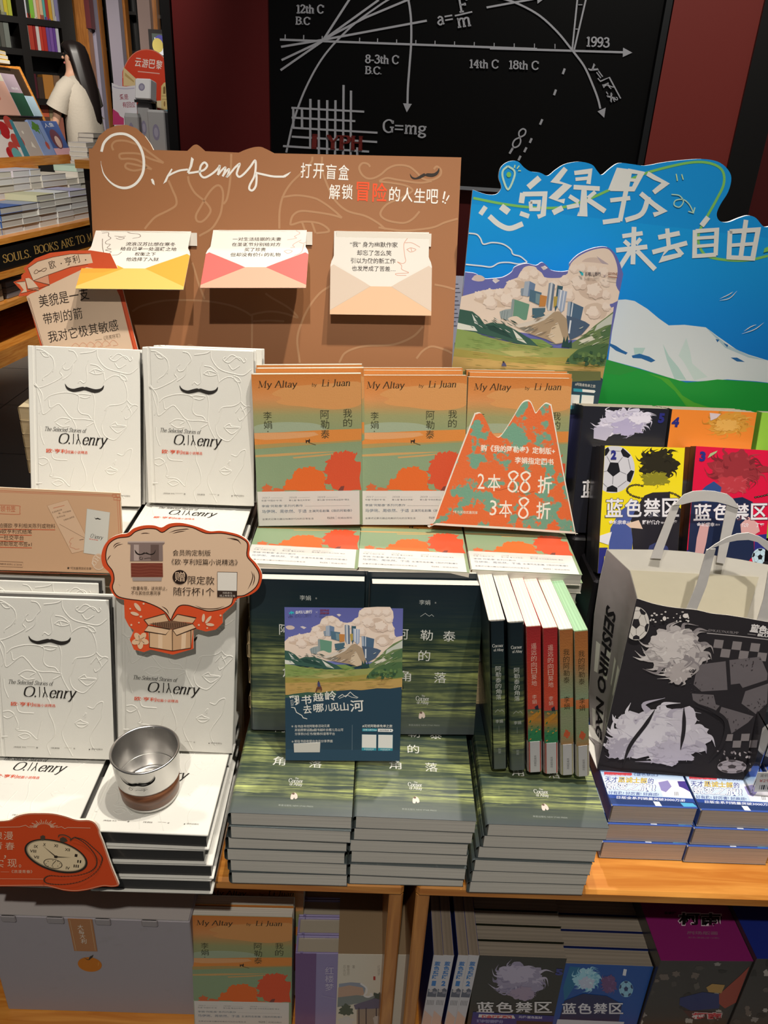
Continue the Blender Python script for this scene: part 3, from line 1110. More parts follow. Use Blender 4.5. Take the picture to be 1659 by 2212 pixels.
# pillars and narrow cases between them along the back
for i, (x0, x1, yy, mat, col, d) in enumerate(((600, 775, 150, 'brown_wood_upright', '#ffffff', 8.45), (755, 800, 60, 'satin', '#5a1c20', 8.44), (790, 860, 300, 'lacquer_wall', '#8a8494', 8.6), (830, 905, 300, 'brown_wood_upright', '#fff', 8.8),
                                       (975, 1085, 300, 'lacquer_wall', '#8f8894', 8.9), (1065, 1140, 300, 'brown_wood_upright', '#fff', 9.1), (1240, 1350, 200, 'lacquer_wall', '#8a7670', 9.2), (1345, 1410, 200, 'brown_wood_upright', '#fff', 9.3))):
    a, b = at_y(x0 / 4.1475, yy / 4.1475, d), at_y(x1 / 4.1475, yy / 4.1475, d)
    m = MB()
    z0, z1 = (2.0, 2.3) if i == 1 else (0, 3.2)
    m.box(0, b.x - a.x, 0, .12, z0, z1, col)
    struct(f'trim_{5 + i}', m, mat, Matrix.Translation((a.x, d, 0)))
for n, (x0, x1, d, zz, cols, lab) in enumerate(((865, 1010, 9.15, 500, ['#6a6460', '#b0a8a0', '#48443e', '#8a8a70', '#a84038', '#d8c040'], 'between the grey pillars'),
                                          (1105, 1260, 9.4, 200, ['#c8c8a0', '#7a8a80', '#a8a8a8', '#d0c890', '#908880', '#585048'], 'left of the brownish pillar'),
                                          (1400, 1560, 9.6, 200, ['#4a4a48', '#6a5a58', '#788078', '#3a3a38', '#585048', '#706860'], 'beside the red cutout'))):
    a, b = at_y(x0 / 4.1475, zz / 4.1475, d), at_y(x1 / 4.1475, zz / 4.1475, d)
    W = b.x - a.x
    M = Matrix.Translation((a.x, d, 0))
    m1, m2, m3 = MB(), MB(), MB()
    m1.box(0, W, .25, .28, 0, 2.9, '#100d0c')
    m3.box(0, .04, 0, .25, 0, 2.9, '#0c0a09')
    m3.box(W - .04, W, 0, .25, 0, 2.9, '#0c0a09')
    zz = [.5, .85, 1.2, 1.55, 1.9, 2.25, 2.6]
    for z in zz:
        m2.box(.04, W - .04, 0, .25, z - .03, z, '#15110f')
    thing('bookcase', f'narrow dark bookcase {lab}', 'bookcase', M, [('back_panel', m1.mesh('back_panel', 'satin')), ('shelf', m2.mesh('shelf', 'satin')), ('upright', m3.mesh('upright', 'satin'))])
    for k, z in enumerate(zz[1:6]):
        x = .06
        j = 0
        r = random.Random(n * 10 + k)
        while x < W - .14 and j < 7:
            w = r.uniform(.05, .085)
            m = MB()
            m.box(0, w - .004, 0, .16, 0, r.uniform(.2, .27), r.choice(cols), bev=.003)
            o = link('shelf_book', m.mesh('shelf_book', 'gloss_print'), None, M @ Matrix.Translation((x, .04, z)))
            tag(o, f'muted book, {ORD[j]} from left, level {k + 1}, narrow case {lab}', 'book', f'books in the narrow bookcase {lab}')
            x += w
            j += 1
mb = MB()
mb.box(-6, 3.5, 10.05, 10.15, 0, 3.2, '#2a1a12')
struct('wall_far', mb, 'lacquer_wall')
# small framed notice on the back pillar
a = at_y(1345 / 4.1475, 520 / 4.1475, 5.0)
b = at_y(1515 / 4.1475, 270 / 4.1475, 5.0)
M = Matrix.Translation((a.x, 5.0, a.z))
w, h = b.x - a.x, b.z - a.z
m = MB(); m.box(0, w, 0, .03, 0, h, '#1a1414'); m.box(.02, w - .02, -.004, 0, .02, h - .02, '#4a5652')
m4 = MB(); A = Art(); A.poly([(w * .32, h * .12), (w * .74, h * .12), (w * .70, h * .72), (w * .28, h * .72)], '#dfe2ee'); A.disc(w * .55, h * .6, .03, .03, '#4a48a0'); A.disc(w * .42, h * .45, .03, .035, '#c8b860'); m4.art(A, y=-.0045)
m5 = MB(); m5.box(w * .4, w * .6, .03, .06, -a.z, h * .5, '#1a1414')
thing('wall_notice', 'dark framed notice on a post behind the red cutout', 'notice', M, [('frame', m.mesh('frame', 'satin')), ('paper_notice', m4.mesh('paper_notice', 'matte_print')), ('post', m5.mesh('post', 'satin'))])
m = MB()
a = at_y(1458 / 4.1475, 100 / 4.1475, 5.2); b = at_y(1510 / 4.1475, -60 / 4.1475, 5.2)
m.box(0, b.x - a.x, 0, .02, 0, b.z - a.z + .9, '#d03a30')
A = Art(); A.text('A', (.035, .08), (.1, .08), .1, '#f2f0ee'); m.art(A)
tag(link('hanging_banner', m.mesh('hanging_banner', 'matte_print'), None, Matrix.Translation((a.x, 5.2, a.z))), 'red hanging banner with a white letter at the top beside the dark post', 'banner')

# ------------------------------------------------------------------ shopper seen from behind-left
def build_person():
    D = 7.0
    fx = lambda x, y: at_y(x / 4.1475, y / 4.1475, D)
    hd, nk, sh = fx(600, 520), fx(635, 660), fx(690, 750)
    el, wr = fx(575, 1020), fx(560, 1150)
    X0 = sh.x
    hz0 = hd.x - X0
    J = [(X0 + .02, D, .95), (X0 + .01, D, 1.12), (X0, D, sh.z - .03), (X0 - .025, D, nk.z), (X0 + hz0 + .045, D, hd.z - .02), (X0 + hz0 + .05, D, hd.z + .035),
         (X0 - .05, D - .12, sh.z - .01), (el.x + .02, D - .15, el.z + .10), (el.x, D - .15, el.z - .01), (wr.x - .01, D - .16, wr.z - .02),
         (X0 + .05, D + .12, sh.z - .01), (X0 + .06, D + .15, sh.z - .27), (X0 - .02, D + .15, sh.z - .47),
         (X0 - .01, D - .08, .90), (X0 - .02, D - .09, .48), (X0, D - .09, .08), (X0 - .12, D - .10, .03),
         (X0 + .05, D + .08, .90), (X0 + .05, D + .09, .48), (X0 + .07, D + .09, .08), (X0 - .05, D + .08, .03)]
    E = [(0, 1), (1, 2), (2, 3), (3, 4), (4, 5), (2, 6), (6, 7), (7, 8), (8, 9), (2, 10), (10, 11), (11, 12), (0, 13), (13, 14), (14, 15), (15, 16), (0, 17), (17, 18), (18, 19), (19, 20)]
    R = [.11, .10, .105, .045, .068, .066, .045, .038, .034, .026, .045, .038, .026, .075, .055, .04, .03, .075, .055, .04, .03]
    me = bpy.data.meshes.new('body')
    me.from_pydata(J, E, [])
    o = bpy.data.objects.new('body', me)
    COL.objects.link(o)
    md = o.modifiers.new('skin', 'SKIN')
    for i, r in enumerate(R):
        me.skin_vertices[0].data[i].radius = (r, r)
    me.skin_vertices[0].data[0].use_root = True
    o.modifiers.new('sub', 'SUBSURF').levels = 2
    bm = bpy.data.meshes.new_from_object(o.evaluated_get(bpy.context.evaluated_depsgraph_get()))
    V = [tuple(v.co) for v in bm.vertices]
    F = [tuple(p.vertices) for p in bm.polygons]
    bpy.data.objects.remove(o)
    m = MB()
    org = Vector((X0, D, 0))
    T = [tuple(Vector(v) - org) for v in V]
    m.add(T, F, '#c79a80', 0, True)
    hz, hx = hd.z, hz0
    for (x, y, z, r, c) in ((hx - .028, -.012, hz + .002, .012, '#c79a80'), (hx - .018, -.014, hz - .034, .009, '#a8605a'), (hx - .008, -.042, hz + .028, .007, '#3a2820'), (hx + .05, -.066, hz + .0, .016, '#c08f76')):
        m.lathe([(0.0001, z - r), (r * .7, z - r * .7), (r, z), (r * .7, z + r * .7), (0.0001, z + r)], c, 10, x, y)
    wx, wz = wr.x - X0 - .01, wr.z - .02
    for k in range(4):
        m.tube([(wx + .024 - .016 * k, -.165, wz), (wx + .022 - .017 * k, -.17, wz - .06), (wx + .018 - .015 * k, -.155, wz - .10 + .006 * abs(k - 1))], [.009, .008, .006], '#c79a80')
    m.tube([(wx - .005, -.19, wz + .01), (wx - .022, -.2, wz - .025), (wx - .028, -.195, wz - .055)], [.010, .009, .007], '#c79a80')
    body = m.mesh('body', 'skin')
    # long straight hair
    m = MB()
    rings = []
    for z, cx, cy, rx, ry in ((hz + .122, .05, .0, .014, .014), (hz + .112, .05, .0, .06, .06), (hz + .085, .055, .0, .092, .088), (hz + .03, .066, .0, .102, .1), (hz - .04, .085, .0, .096, .105),
                              (hz - .12, .105, .0, .094, .115), (hz - .22, .13, .0, .084, .112), (hz - .33, .155, .0, .066, .095), (hz - .43, .178, .0, .044, .07), (hz - .50, .190, .0, .012, .02)):
        rings.append([(hx + cx + rx * math.cos(t) * (1.0 if math.cos(t) > 0 or z > hz + .05 else .45), cy + ry * math.sin(t) + .003 * math.sin(9 * t), z) for t in [2 * PI * k / 36 for k in range(36)]])
    v = [p for r in rings for p in r]
    f = [(i * 36 + k, (i + 1) * 36 + k, (i + 1) * 36 + (k + 1) % 36, i * 36 + (k + 1) % 36) for i in range(len(rings) - 1) for k in range(36)]
    m.add(v, f, '#1c1412', 0, True)
    hair = m.mesh('hair', 'satin')
    # loose cream T-shirt with two sleeves
    m = MB()
    n = 40
    def ring(z, cx, cy, rx, ry, wav=0.0):
        return [(cx + rx * math.cos(t) + wav * math.sin(5 * t), cy + ry * math.sin(t) + wav * math.cos(4 * t), z) for t in [2 * PI * k / n for k in range(n)]]
    sz = sh.z
    rs = [ring(.88, .035, .0, .155, .20, .010), ring(.95, .035, .0, .15, .20, .010), ring(1.1, .03, .0, .14, .19, .006), ring(sz - .16, .02, .0, .13, .185, .003), ring(sz - .04, .005, .0, .115, .175),
          ring(sz + .01, -.005, .0, .095, .145), ring(sz + .045, -.02, .0, .065, .085), ring(sz + .055, -.025, .0, .055, .062)]
    v = [p for r in rs for p in r]
    f = [(i * n + k, i * n + (k + 1) % n, (i + 1) * n + (k + 1) % n, (i + 1) * n + k) for i in range(len(rs) - 1) for k in range(n)]
    m.add(v, f, '#b9b0a2', 0, True)
    ex, ez = el.x - X0, el.z
    m.tube([(-.02, -.10, sz - .01), (-.05, -.145, sz - .05), (ex + .05, -.155, (sz + ez) / 2), (ex + .01, -.16, ez + .03)], [.07, .072, .076, .085], '#b9b0a2', 20, caps=False)
    m.tube([(.03, .10, sz - .01), (.05, .15, sz - .05), (.06, .16, sz - .15), (.055, .16, sz - .24)], [.07, .072, .076, .085], '#b9b0a2', 20, caps=False)
    shirt = m.mesh('t_shirt', 'cloth')
    m = MB()
    for y in (-.09, .09):
        m.tube([(.0, y, .06), (-.005, y, .45), (.01, y * .9, .95)], [.08, .09, .115], '#2a2a32', 20)
    trousers = m.mesh('trousers', 'cloth')
    m = MB()
    for y in (-.09, .09):
        m.box(-.2, .06, y - .045, y + .045, 0, .07, '#e0ded8', bev=.02)
    shoes = m.mesh('shoes', 'cloth')
    thing('person', 'person with long dark hair and cream T-shirt looking up at the black bookcase', 'person', Matrix.Translation(org),
          [('body', body), ('hair', hair), ('t_shirt', shirt), ('trousers', trousers), ('shoes', shoes)])


build_person()

# ------------------------------------------------------------------ stepped book table on the left
MF = pose((-2.061, 4.348, 0), 83.0)


def off(px, py, yo):
    M = MF @ Matrix.Translation((0, yo, 0))
    return plane_map(M)(px, py)


zf1, zf0 = off(100, 513, 0)[1], off(100, 560, 0)[1]
zt = off(100, 494, .0)[1]
z2 = off(72, 424, .27)[1]
z3 = off(36, 362, .50)[1]
XA, XB = -1.6, 1.42
m_f, m_w, m_s, m_p = MB(), MB(), MB(), MB()
m_f.box(XA, XB, 0.0, .02, zf0, zf1, '#12100f')
fas = Art(lambda x, y: off(x / 3.6875, 500 + y / 3.6875, 0))
for t, a, b in (('SOULS.', (28, 250), (252, 202)), ('BOOKS', (278, 180), (470, 140)), ('ARE', (492, 136), (596, 106)), ('TO', (612, 102), (682, 86)), ('M', (700, 82), (738, 74))):
    fas.serif(t, a, b, 62, '#b8924f', w=13, thin=6)
fas.serif('&', (0, 250), (14, 248), 50, '#b8924f')
m_f.art(fas, y=-.0005)
m_w.box(XA, XB, -.01, .27, zt - .03, zt, '#ffffff')
m_w.box(XA, XB, -.012, .03, zf0 - .035, zf0, '#ffffff')
m_w.box(XA, XB, .27, .29, zt, z2 - .025, '#ffffff')
m_w.box(XA, XB, .255, .52, z2 - .025, z2, '#ffffff')
m_w.box(XA, XB, .52, .54, z2, z3 - .02, '#ffffff')
m_w.box(XA, XB, .50, 1.2, z3 - .02, z3, '#ffffff')
m_s.box(XA, XB, .0, 1.1, .30, .33, '#ffffff')
m_s.box(XA, XB, .0, 1.1, .0, .09, '#ffffff')
m_p.box(XA, XB, .6, .62, .09, zt - .03, '#120f0d')
for x in (XA, XB - .02):
    m_p.box(x, x + .02, .02, .6, .09, zt - .03, '#1a1410')
thing('display_table', 'long stepped wooden book table at left with gilt lettered black fascia', 'display table', MF, [
    ('fascia', m_f.mesh('fascia', 'satin'), 'black band with gilt capitals'), ('stepped_top', m_w.mesh('stepped_top', 'orange_wood')),
    ('lower_shelf', m_s.mesh('lower_shelf', 'orange_wood')), ('back_panel', m_p.mesh('back_panel', 'satin'))])


def tiny_book(M, w, d, h, page, cover, label, group, spine=None):
    m = MB()
    m.box(0, w, .003, d, .002, h - .002, page)
    m.box(-.001, w + .001, 0, d + .001, h - .002, h, cover)
    m.box(-.001, w + .001, 0, d + .001, 0, .002, cover)
    m.box(-.002, 0, 0, d, 0, h, spine or cover)
    o = link('stacked_book', m.mesh('stacked_book', 'matte_print'), None, M)
    tag(o, label, 'book', group)


PAGES = ['#b8b8b8', '#a8a9a6', '#c4c2ba', '#b0aea8', '#bcbcbc']
row1 = [((0, 55), 480 + 26, 4, '#8a9098', 'grey topped'), ((22, 150), 512, 4, '#3a5a9a', 'blue spined'), ((152, 262), 508, 4, '#8a93a8', 'slate topped'), ((250, 352), 492, 5, '#c0c0a0', 'khaki topped'),
        ((358, 452), 482, 5, '#d0d4d8', 'pale topped'), ((446, 548), 478, 5, '#a8a8c8', 'lilac topped')]
for si, ((x0, x1), yb, n, c, nm) in enumerate(row1):
    a, b = off(x0 / 2.765, 500, .05)[0], off(x1 / 2.765, 480, .05)[0]
    if si == 0:
        a, b = b - .16, b - .04
        a -= .06
    h = .036
    r = random.Random(si)
    for k in range(n):
        M = MF @ Matrix.Translation((a + r.uniform(-.008, .008), .045 + r.uniform(0, .012), zt + k * h))
        tiny_book(M, b - a - .012, .2, h - .001, r.choice(PAGES), c if k == n - 1 else '#c8c8c4', f'{nm} book, {ORD[n - 1 - k]} from top of {ORD[si]} front stack on the stepped table', 'books in the front stacks of the stepped table', spine='#2f5596' if si == 1 else None)
row2 = [((-60, 85), 4, '#c8c8d4', 'pale lilac topped'), ((88, 190), 4, '#d8d0d8', 'white topped'), ((192, 256), 4, '#c8d0e0', 'pale blue topped'), ((258, 405), 3, '#e0ddd0', 'cream topped'), ((408, 480), 2, '#e8e4dc', 'bright white topped'), ((470, 560), 4, '#b8d0c0', 'mint topped')]
for si, ((x0, x1), n, c, nm) in enumerate(row2):
    a, b = off(x0 / 2.765, 420, .31)[0], off(x1 / 2.765, 410, .31)[0]
    h = .038
    r = random.Random(50 + si)
    for k in range(n):
        M = MF @ Matrix.Translation((a + r.uniform(-.008, .008), .295 + r.uniform(0, .012), z2 + k * h))
        tiny_book(M, b - a - .012, .17, h - .001, r.choice(['#d8d4c8', '#c8c4b8', '#d0d0d0']), c if k == n - 1 else '#cfcac0', f'{nm} book, {ORD[n - 1 - k]} from top of {ORD[si]} rear stack on the stepped table', 'books in the rear stacks of the stepped table')

# sloping rack with covers facing out
RK = MF @ Matrix.Translation((0, .55, z3))
rk_end = off(415 / 2.765, 900 / 2.765, .55)[0]
mb = MB()
prof = [(0, 0), (0, .05), (.06, .05), (.30, .62), (.42, .62), (.42, 0)]
for x in (XA + .3, rk_end - .02):
    pl = [(x, a, b) for a, b in prof] + [(x + .02, a, b) for a, b in prof]
    n = len(prof)
    mb.add(pl, [tuple(range(n))[::-1], tuple(range(n, 2 * n))] + [(i, (i + 1) % n, (i + 1) % n + n, i + n) for i in range(n)], '#ffffff')
side = mb.mesh('end_panel', 'orange_wood')
mb = MB()
mb.box(XA + .3, rk_end, -.02, .0, -.0, .06, '#ffffff')
mb.box(XA + .32, rk_end - .02, .0, .06, .03, .045, '#ffffff')
mb.box(XA + .32, rk_end - .02, .18, .22, .3, .315, '#ffffff')
mb.box(XA + .32, rk_end - .02, .4, .42, .0, .62, '#ffffff')
lip = mb.mesh('ledge', 'orange_wood')
mb = MB()
mb.box(0, rk_end - XA - .36, -.01, 0, 0, .60, '#3a2c20')
back = mb.mesh('sloped_back', 'satin')
rr = thing('book_rack', 'sloping wooden rack of face-out books atop the stepped table', 'book rack', RK, [('end_panel', side), ('ledge', lip)])
o = link('sloped_back', back, rr)
o.matrix_local = Matrix.Translation((XA + .34, .075, .045)) @ Matrix.Rotation(-.40, 4, 'X')


def rack_book(x0, x1, zloc, hgt, art_fn, col, label):
    w = x1 - x0
    m = MB()
    m.box(0, w, 0, .02, 0, hgt, col, bev=.002)
    A = Art()
    if art_fn:
        art_fn(A, w, hgt)
    m.art(A, y=-.0003)
    M = RK @ Matrix.Translation((0, .045, .047)) @ Matrix.Rotation(-.40, 4, 'X') @ Matrix.Translation((x0, 0, zloc))
    tag(link('face_out_book', m.mesh('face_out_book', 'gloss_print'), None, M), label, 'book', 'covers on the sloping rack')


def rx(x, y):
    return plane_map(RK @ Matrix.Translation((0, .045, .047)) @ Matrix.Rotation(-.40, 4, 'X'))(x / 4.1475, y / 4.1475)[0]


def f_floral(A, w, h):
    for i in range(9):
        A.disc(w * random.uniform(.1, .9), h * random.uniform(.05, .95), w * .14, w * .12, random.choice(['#b8262a', '#6fb0b0', '#c04a40', '#8a9a80']))
    A.poly([(w * .8, 0), (w, 0), (w, h), (w * .9, h)], '#4a8a98')


def f_lamp(A, w, h):
    A.poly([(w * .45, h * .3), (w * .7, h * .25), (w * .58, h * .45)], '#efe8dc')
    A.disc(w * .3, h * .7, w * .06, w * .06, '#efe8dc')


def f_leaf(A, w, h):
    A.poly(blob(w * .4, h * .8, w * .4, h * .2, 24, .5, 3), '#5f8f3a')
    A.disc(w * .65, h * .3, w * .13, w * .16, '#c05a50')
    A.line([(w * .65, h * .9), (w * .66, h * .4)], w * .03, '#5a6a50')


def f_sea(A, w, h):
    A.poly([(0, 0), (w, 0), (w, h * .22), (0, h * .22)], '#eebcc4')
    A.disc(w * .45, h * .48, w * .3, w * .3, '#7a4a58')
    A.disc(w * .48, h * .4, w * .16, w * .18, '#ecc8b8')
    A.text('人鱼', (w * .1, h * .8), (w * .7, h * .84), h * .12, '#f2f2f6')


rack_book(rx(-90, 1250), rx(195, 1250), 0, .25, f_floral, '#e8ddd8', 'cover with red and teal florals, leftmost in the low row of the rack')
b0 = rx(195, 1250)
bs = [b0, rx(325, 1250), rx(440, 1250), rx(585, 1250)]
rack_book(bs[0] + .002, bs[1] - .002, 0, .24, f_lamp, '#c2b6ae', 'beige cover with small white lamps in the low row of the rack')
rack_book(bs[1] + .002, bs[2] - .002, 0, .255, f_leaf, '#8fa6d8', 'pale blue cover with green leaves and a red fruit on the rack')
rack_book(bs[2] + .002, bs[3] - .002, 0, .25, f_sea, '#4d68a8', 'deep blue cover with a pink foot band at the right of the rack')


def f_peach(A, w, h):
    A.disc(w * .4, h * .4, w * .1, h * .06, '#e08070')
    A.poly([(0, h * .8), (w, h * .8), (w, h), (0, h)], '#e8e0c8')


def f_green(A, w, h):
    A.poly([(0, 0), (w, 0), (w, h * .55), (0, h * .55)], '#2f5a44')
    A.text('晚风', (w * .3, h * .62), (w * .8, h * .62), h * .06, '#f0ecec')


t0, t1, t2, t3 = rx(-90, 900), rx(150, 960), rx(268, 960), rx(370, 1000)
rack_book(t0, t1 - .002, .28, .28, f_peach, '#f0bca8', 'peach cover with a red spot in the high row of the rack')
rack_book(t1 + .002, t2 - .002, .28, .28, f_green, '#b8a4b0', 'mauve and dark green cover in the high row of the rack')
rack_book(t2 + .002, t3 - .01, .28, .14, None, '#b8d4e4', 'small pale blue cover at the right of the high row')
# yellow volumes lying along the top of the rack
for k in range(3):
    m = MB()
    m.box(0, .16, 0, .23, .0, .026, '#e8c030', bev=.003)
    m.box(.004, .156, -.002, 0, .003, .023, '#efe6d4')
    tag(link('lying_book', m.mesh('lying_book', 'gloss_print'), None, RK @ Matrix.Translation((t1 + .0 + .01 * k, .27, .622 + .027 * k)) @ Matrix.Rotation(.1 * k, 4, 'Z')),
        f'yellow book lying on top of the rack, {("bottom", "middle", "top")[k]} of three', 'book', 'yellow books on top of the rack')
m = MB()
m.box(0, .17, 0, .025, 0, .2, '#d8a488', bev=.003)
tag(link('standing_book', m.mesh('standing_book', 'gloss_print'), None, RK @ Matrix.Translation((t0 + .05, .30, .622)) @ Matrix.Rotation(-.3, 4, 'X')), 'salmon book standing on top of the rack beside the yellow ones', 'book')
# low stacks at the far end of the table
for si, ((x0, x1, yb), n, c) in enumerate((((425, 535, 985), 5, '#dcd8d8'), ((475, 570, 900), 4, '#8a8480'))):
    p, q = at_y(x0 / 2.765, yb / 2.765, 6.25 + .21 * si), at_y(x1 / 2.765, yb / 2.765, 6.25 + .21 * si)
    for k in range(n):
        tiny_book(Matrix.Translation((p.x + .006 * (k % 2), p.y, p.z + k * .031)), q.x - p.x - .01, .2, .030, '#c4bcb0', c, f'pale book, {ORD[n - 1 - k]} from top of the {("front", "rear")[si]} stack by the shopper', 'stacks at the far end beside the shopper')
    m = MB()
    m.box(-.01, q.x - p.x + .01, -.01, .21, 0, p.z - .001, '#ffffff', bev=.004)
    tag(link('display_plinth', m.mesh('display_plinth', 'orange_wood'), None, Matrix.Translation((p.x, p.y, 0))), f'wooden plinth under the {("front", "rear")[si]} stack of pale books by the shopper', 'plinth')
# books on the lower shelf of the table
for k, (c, nm) in enumerate((('#5a5a8a', 'violet'), ('#b8bcc8', 'pale grey'), ('#a89a80', 'tan'), ('#6a6a70', 'dark grey'), ('#c8c4b0', 'cream'))):
    m = MB()
    m.box(0, .17, 0, .2, 0, .03, c, bev=.003)
    for j in range(3):
        tag(link('lying_book', m.mesh('lying_book', 'gloss_print'), None, MF @ Matrix.Translation((-.55 + .21 * k, .04, .331 + .031 * j))), f'{nm} book on the lower shelf of the stepped table, {("bottom", "middle", "top")[j]} of its stack', 'book', 'books on the lower shelf of the stepped table')

# ------------------------------------------------------------------ red arched cutout with boxes on a counter
YC = 3.5
cx0, cx1 = at_y(262 / 1, 300, YC).x, at_y(384, 300, YC).x
zc = at_y(320, 345, YC).z
mb = MB()
mb.box(cx0 - .1, cx1 + .02, YC - .28, YC + .2, zc - .03, zc, '#ffffff')
ctop = mb.mesh('top', 'orange_wood')
mb = MB()
mb.box(cx0 - .08, cx1, YC - .25, YC + .18, 0, zc - .03, '#241a14')
thing('display_counter', 'small counter carrying the red arched cutout and grey boxes', 'counter', Matrix.Identity(4), [('top', ctop), ('body', mb.mesh('body', 'satin'))])
MP = pose((cx0, YC, zc), 0)
pe = plane_map(MP, 'E8')
arch = [pe(x, y) for x, y in smooth_pts(pts('1120,1400 1108,1100 1095,700 1105,620 1150,530 1215,465 1300,440 1390,455 1470,515 1527,595 1545,900 1570,1200 1585,1400')[1:-1], False, 6)]
arch = [(arch[0][0], 0.0)] + arch + [(arch[-1][0], 0.0)]
mb = MB()
mb.slab(arch, 0, .012, '#e0401c', '#d8d0c4')
A = Art(pe)
A.line('1100,700 1110,620 1150,535 1215,470 1300,445 1390,460 1470,520 1525,600 1545,900', 6, '#e8927a')
for i, ch in enumerate('云游巴黎'):
    A.text(ch, (1205 + i * 63, 596 + i * 7), (1260 + i * 63, 602 + i * 7), 80, '#f6ece4', 0.012)
A.line('1235,640 1430,660', 9, '#f0b8a8')
A.poly('1105,600 1235,720 1235,770 1105,770', '#e6d09a')
A.poly('1120,650 1200,725 1200,740 1120,680', '#c8a868')
A.poly('1440,990 1445,770 1470,740 1535,735 1545,990', '#ead08c')
for x in (1462, 1500):
    A.poly([(x, 840), (x, 785), (x + 10, 770), (x + 20, 785), (x + 20, 840)], '#8a6a3a')
    A.disc(x + 12, 930, 8, 25, '#a88048', 12)
for y in (860, 890, 980):
    A.line([(1448, y), (1540, y)], 5, '#b89858')
A.poly('1385,905 1445,900 1445,975 1385,960', '#e8dcb8')
A.poly('1440,985 1555,985 1570,1180 1440,1180', '#5fb0cc')
A.poly('1400,1180 1570,1180 1578,1330 1400,1330', '#d8c840')
A.poly('1420,1200 1560,1210 1560,1280 1420,1280', '#3a342c')
mb.art(A)
thing('cutout_sign', 'red arched cutout sign with white characters and a pale stone tower', 'sign', MP, [('panel', mb.mesh('panel', 'matte_print'))])
# curled poster to its left
MQ = pose((cx0 - .05, YC - .1, zc), 0)
pq = plane_map(MQ, 'E8')
mb = MB()
o = [pq(*p) for p in pts('1000,742 1060,770 1130,775 1215,765 1222,1120 1012,1120')]
o = o[:4] + [(o[4][0], 0.0), (o[5][0], 0.0)]
mb.slab(o, 0, .004, '#e6e4ec')
A = Art(pq)
for i, ch in enumerate('爱是'):
    A.text(ch, (1075 + i * 40, 895), (1112 + i * 40, 890), 48, '#9a2a48', .01)
for i, ch in enumerate('有回应'):
    A.text(ch, (1100 + i * 38, 965), (1135 + i * 38, 962), 50, '#9a2a48', .01)
A.line('1010,775 1060,790 1130,795 1205,790', 8, '#b8b4d0')
A.poly('1010,975 1060,1010 1075,1040 1110,1060 1110,1118 1012,1118', '#c83a78')
mb.art(A)
tag(link('curled_poster', mb.mesh('curled_poster', 'matte_print'), None, MQ), 'white and magenta poster with crimson characters left of the red cutout', 'poster')


def small_box(x0, x1, y0, y1, dy, label, col='#a6a6a8', lean=0.0, d=.06, side='#8a8a8c'):
    M = pose((0, YC - dy, zc), 0)
    f = plane_map(M, 'E8')
    a, b = f(x0, y1), f(x1, y0)
    w, h = b[0] - a[0], b[1] - a[1]
    m = MB()
    m.box(0, w, 0, d, 0, h, col, bev=.004)
    A = Art()
    A.disc(w * .45, h * .58, w * .2, w * .2, '#8a86a0')
    A.disc(w * .45, h * .58, w * .12, w * .12, '#a6a2b8')
    m.art(A)
    z = a[1] if a[1] > .0 else 0
    return m.mesh('gift_box', 'matte_print'), pose((a[0], YC - dy, zc + z), 0, lean), w, h


for x0, x1, y0, y1, dy, lab in ((1118, 1235, 1010, 1130, .16, 'grey gift box at the front left below the red cutout'), (1330, 1470, 980, 1200, .2, 'tallest grey gift box at the front right below the red cutout'), (1238, 1335, 920, 1120, .12, 'grey gift box in the middle under the white box')):
    me, M, w, h = small_box(x0, x1, y0, y1, dy, lab)
    M = pose((M.translation.x, M.translation.y, zc), 0)
    zt_ = plane_map(pose((0, YC - dy, zc), 0), 'E8')(x0, y0)[1]
    sc = Matrix.Scale(zt_ / h, 4, (0, 0, 1))
    me2 = me.copy(); me2.transform(sc)
    tag(link('gift_box', me2, None, M), lab, 'gift box', 'grey gift boxes')
me, M, w, h = small_box(1205, 1345, 700, 885, .13, '', '#e6e6ea', 18, .05)
st = MB()
st.box(.0, w, .06, .075, 0, M.translation.z - zc + .035, '#1a1818')
st.box(.0, w, .0, .075, M.translation.z - zc - .012, M.translation.z - zc - .002, '#1a1818')
st.box(0, w, .0, .075, 0, .01, '#1a1818')
tag(link('box_stand', st.mesh('box_stand', 'satin'), None, Matrix.Translation((M.translation.x, M.translation.y - .005, zc))), 'black stand holding up the white gift box', 'stand')
tag(link('gift_box', me, None, pose((M.translation.x, M.translation.y, M.translation.z), -14, 12)), 'white gift box with violet seal propped before the red cutout', 'gift box')

# ------------------------------------------------------------------ front display tables
TZ = 0.45          # table top
SZ = 0.070         # lower shelf
YF = 0.655         # front edge
xL, xR = .066, .082


def table_unit(x0, x1, label):
    top, lo, bk, edge = MB(), MB(), MB(), MB()
    top.box(x0, x1, YF, 1.34, TZ - .02, TZ, '#fff', bev=.004)
    lo.box(x0 + .018, x1 - .018, YF + .005, 1.3, SZ - .02, SZ, '#fff', bev=.003)
    bk.box(x0 + .018, x1 - .018, 1.22, 1.24, 0, TZ - .02, '#14100e')
    edge.box(x0 + .018, x1 - .018, YF + .03, YF + .05, 0, SZ - .02, '#14100e')
    ups = []
    for x in (x0, x1 - .018):
        u = MB()
        u.box(x, x + .018, YF + .004, 1.3, 0, TZ - .02, '#fff', bev=.002)
        ups.append(('side_panel', u.mesh('side_panel', 'orange_wood_upright')))
    return thing('display_table', label, 'display table', Matrix.Identity(4), [('table_top', top.mesh('table_top', 'orange_wood')), ('lower_shelf', lo.mesh('lower_shelf', 'orange_wood')),
                 ('back_panel', bk.mesh('back_panel', 'satin')), ('kick_board', edge.mesh('kick_board', 'satin'))] + ups)


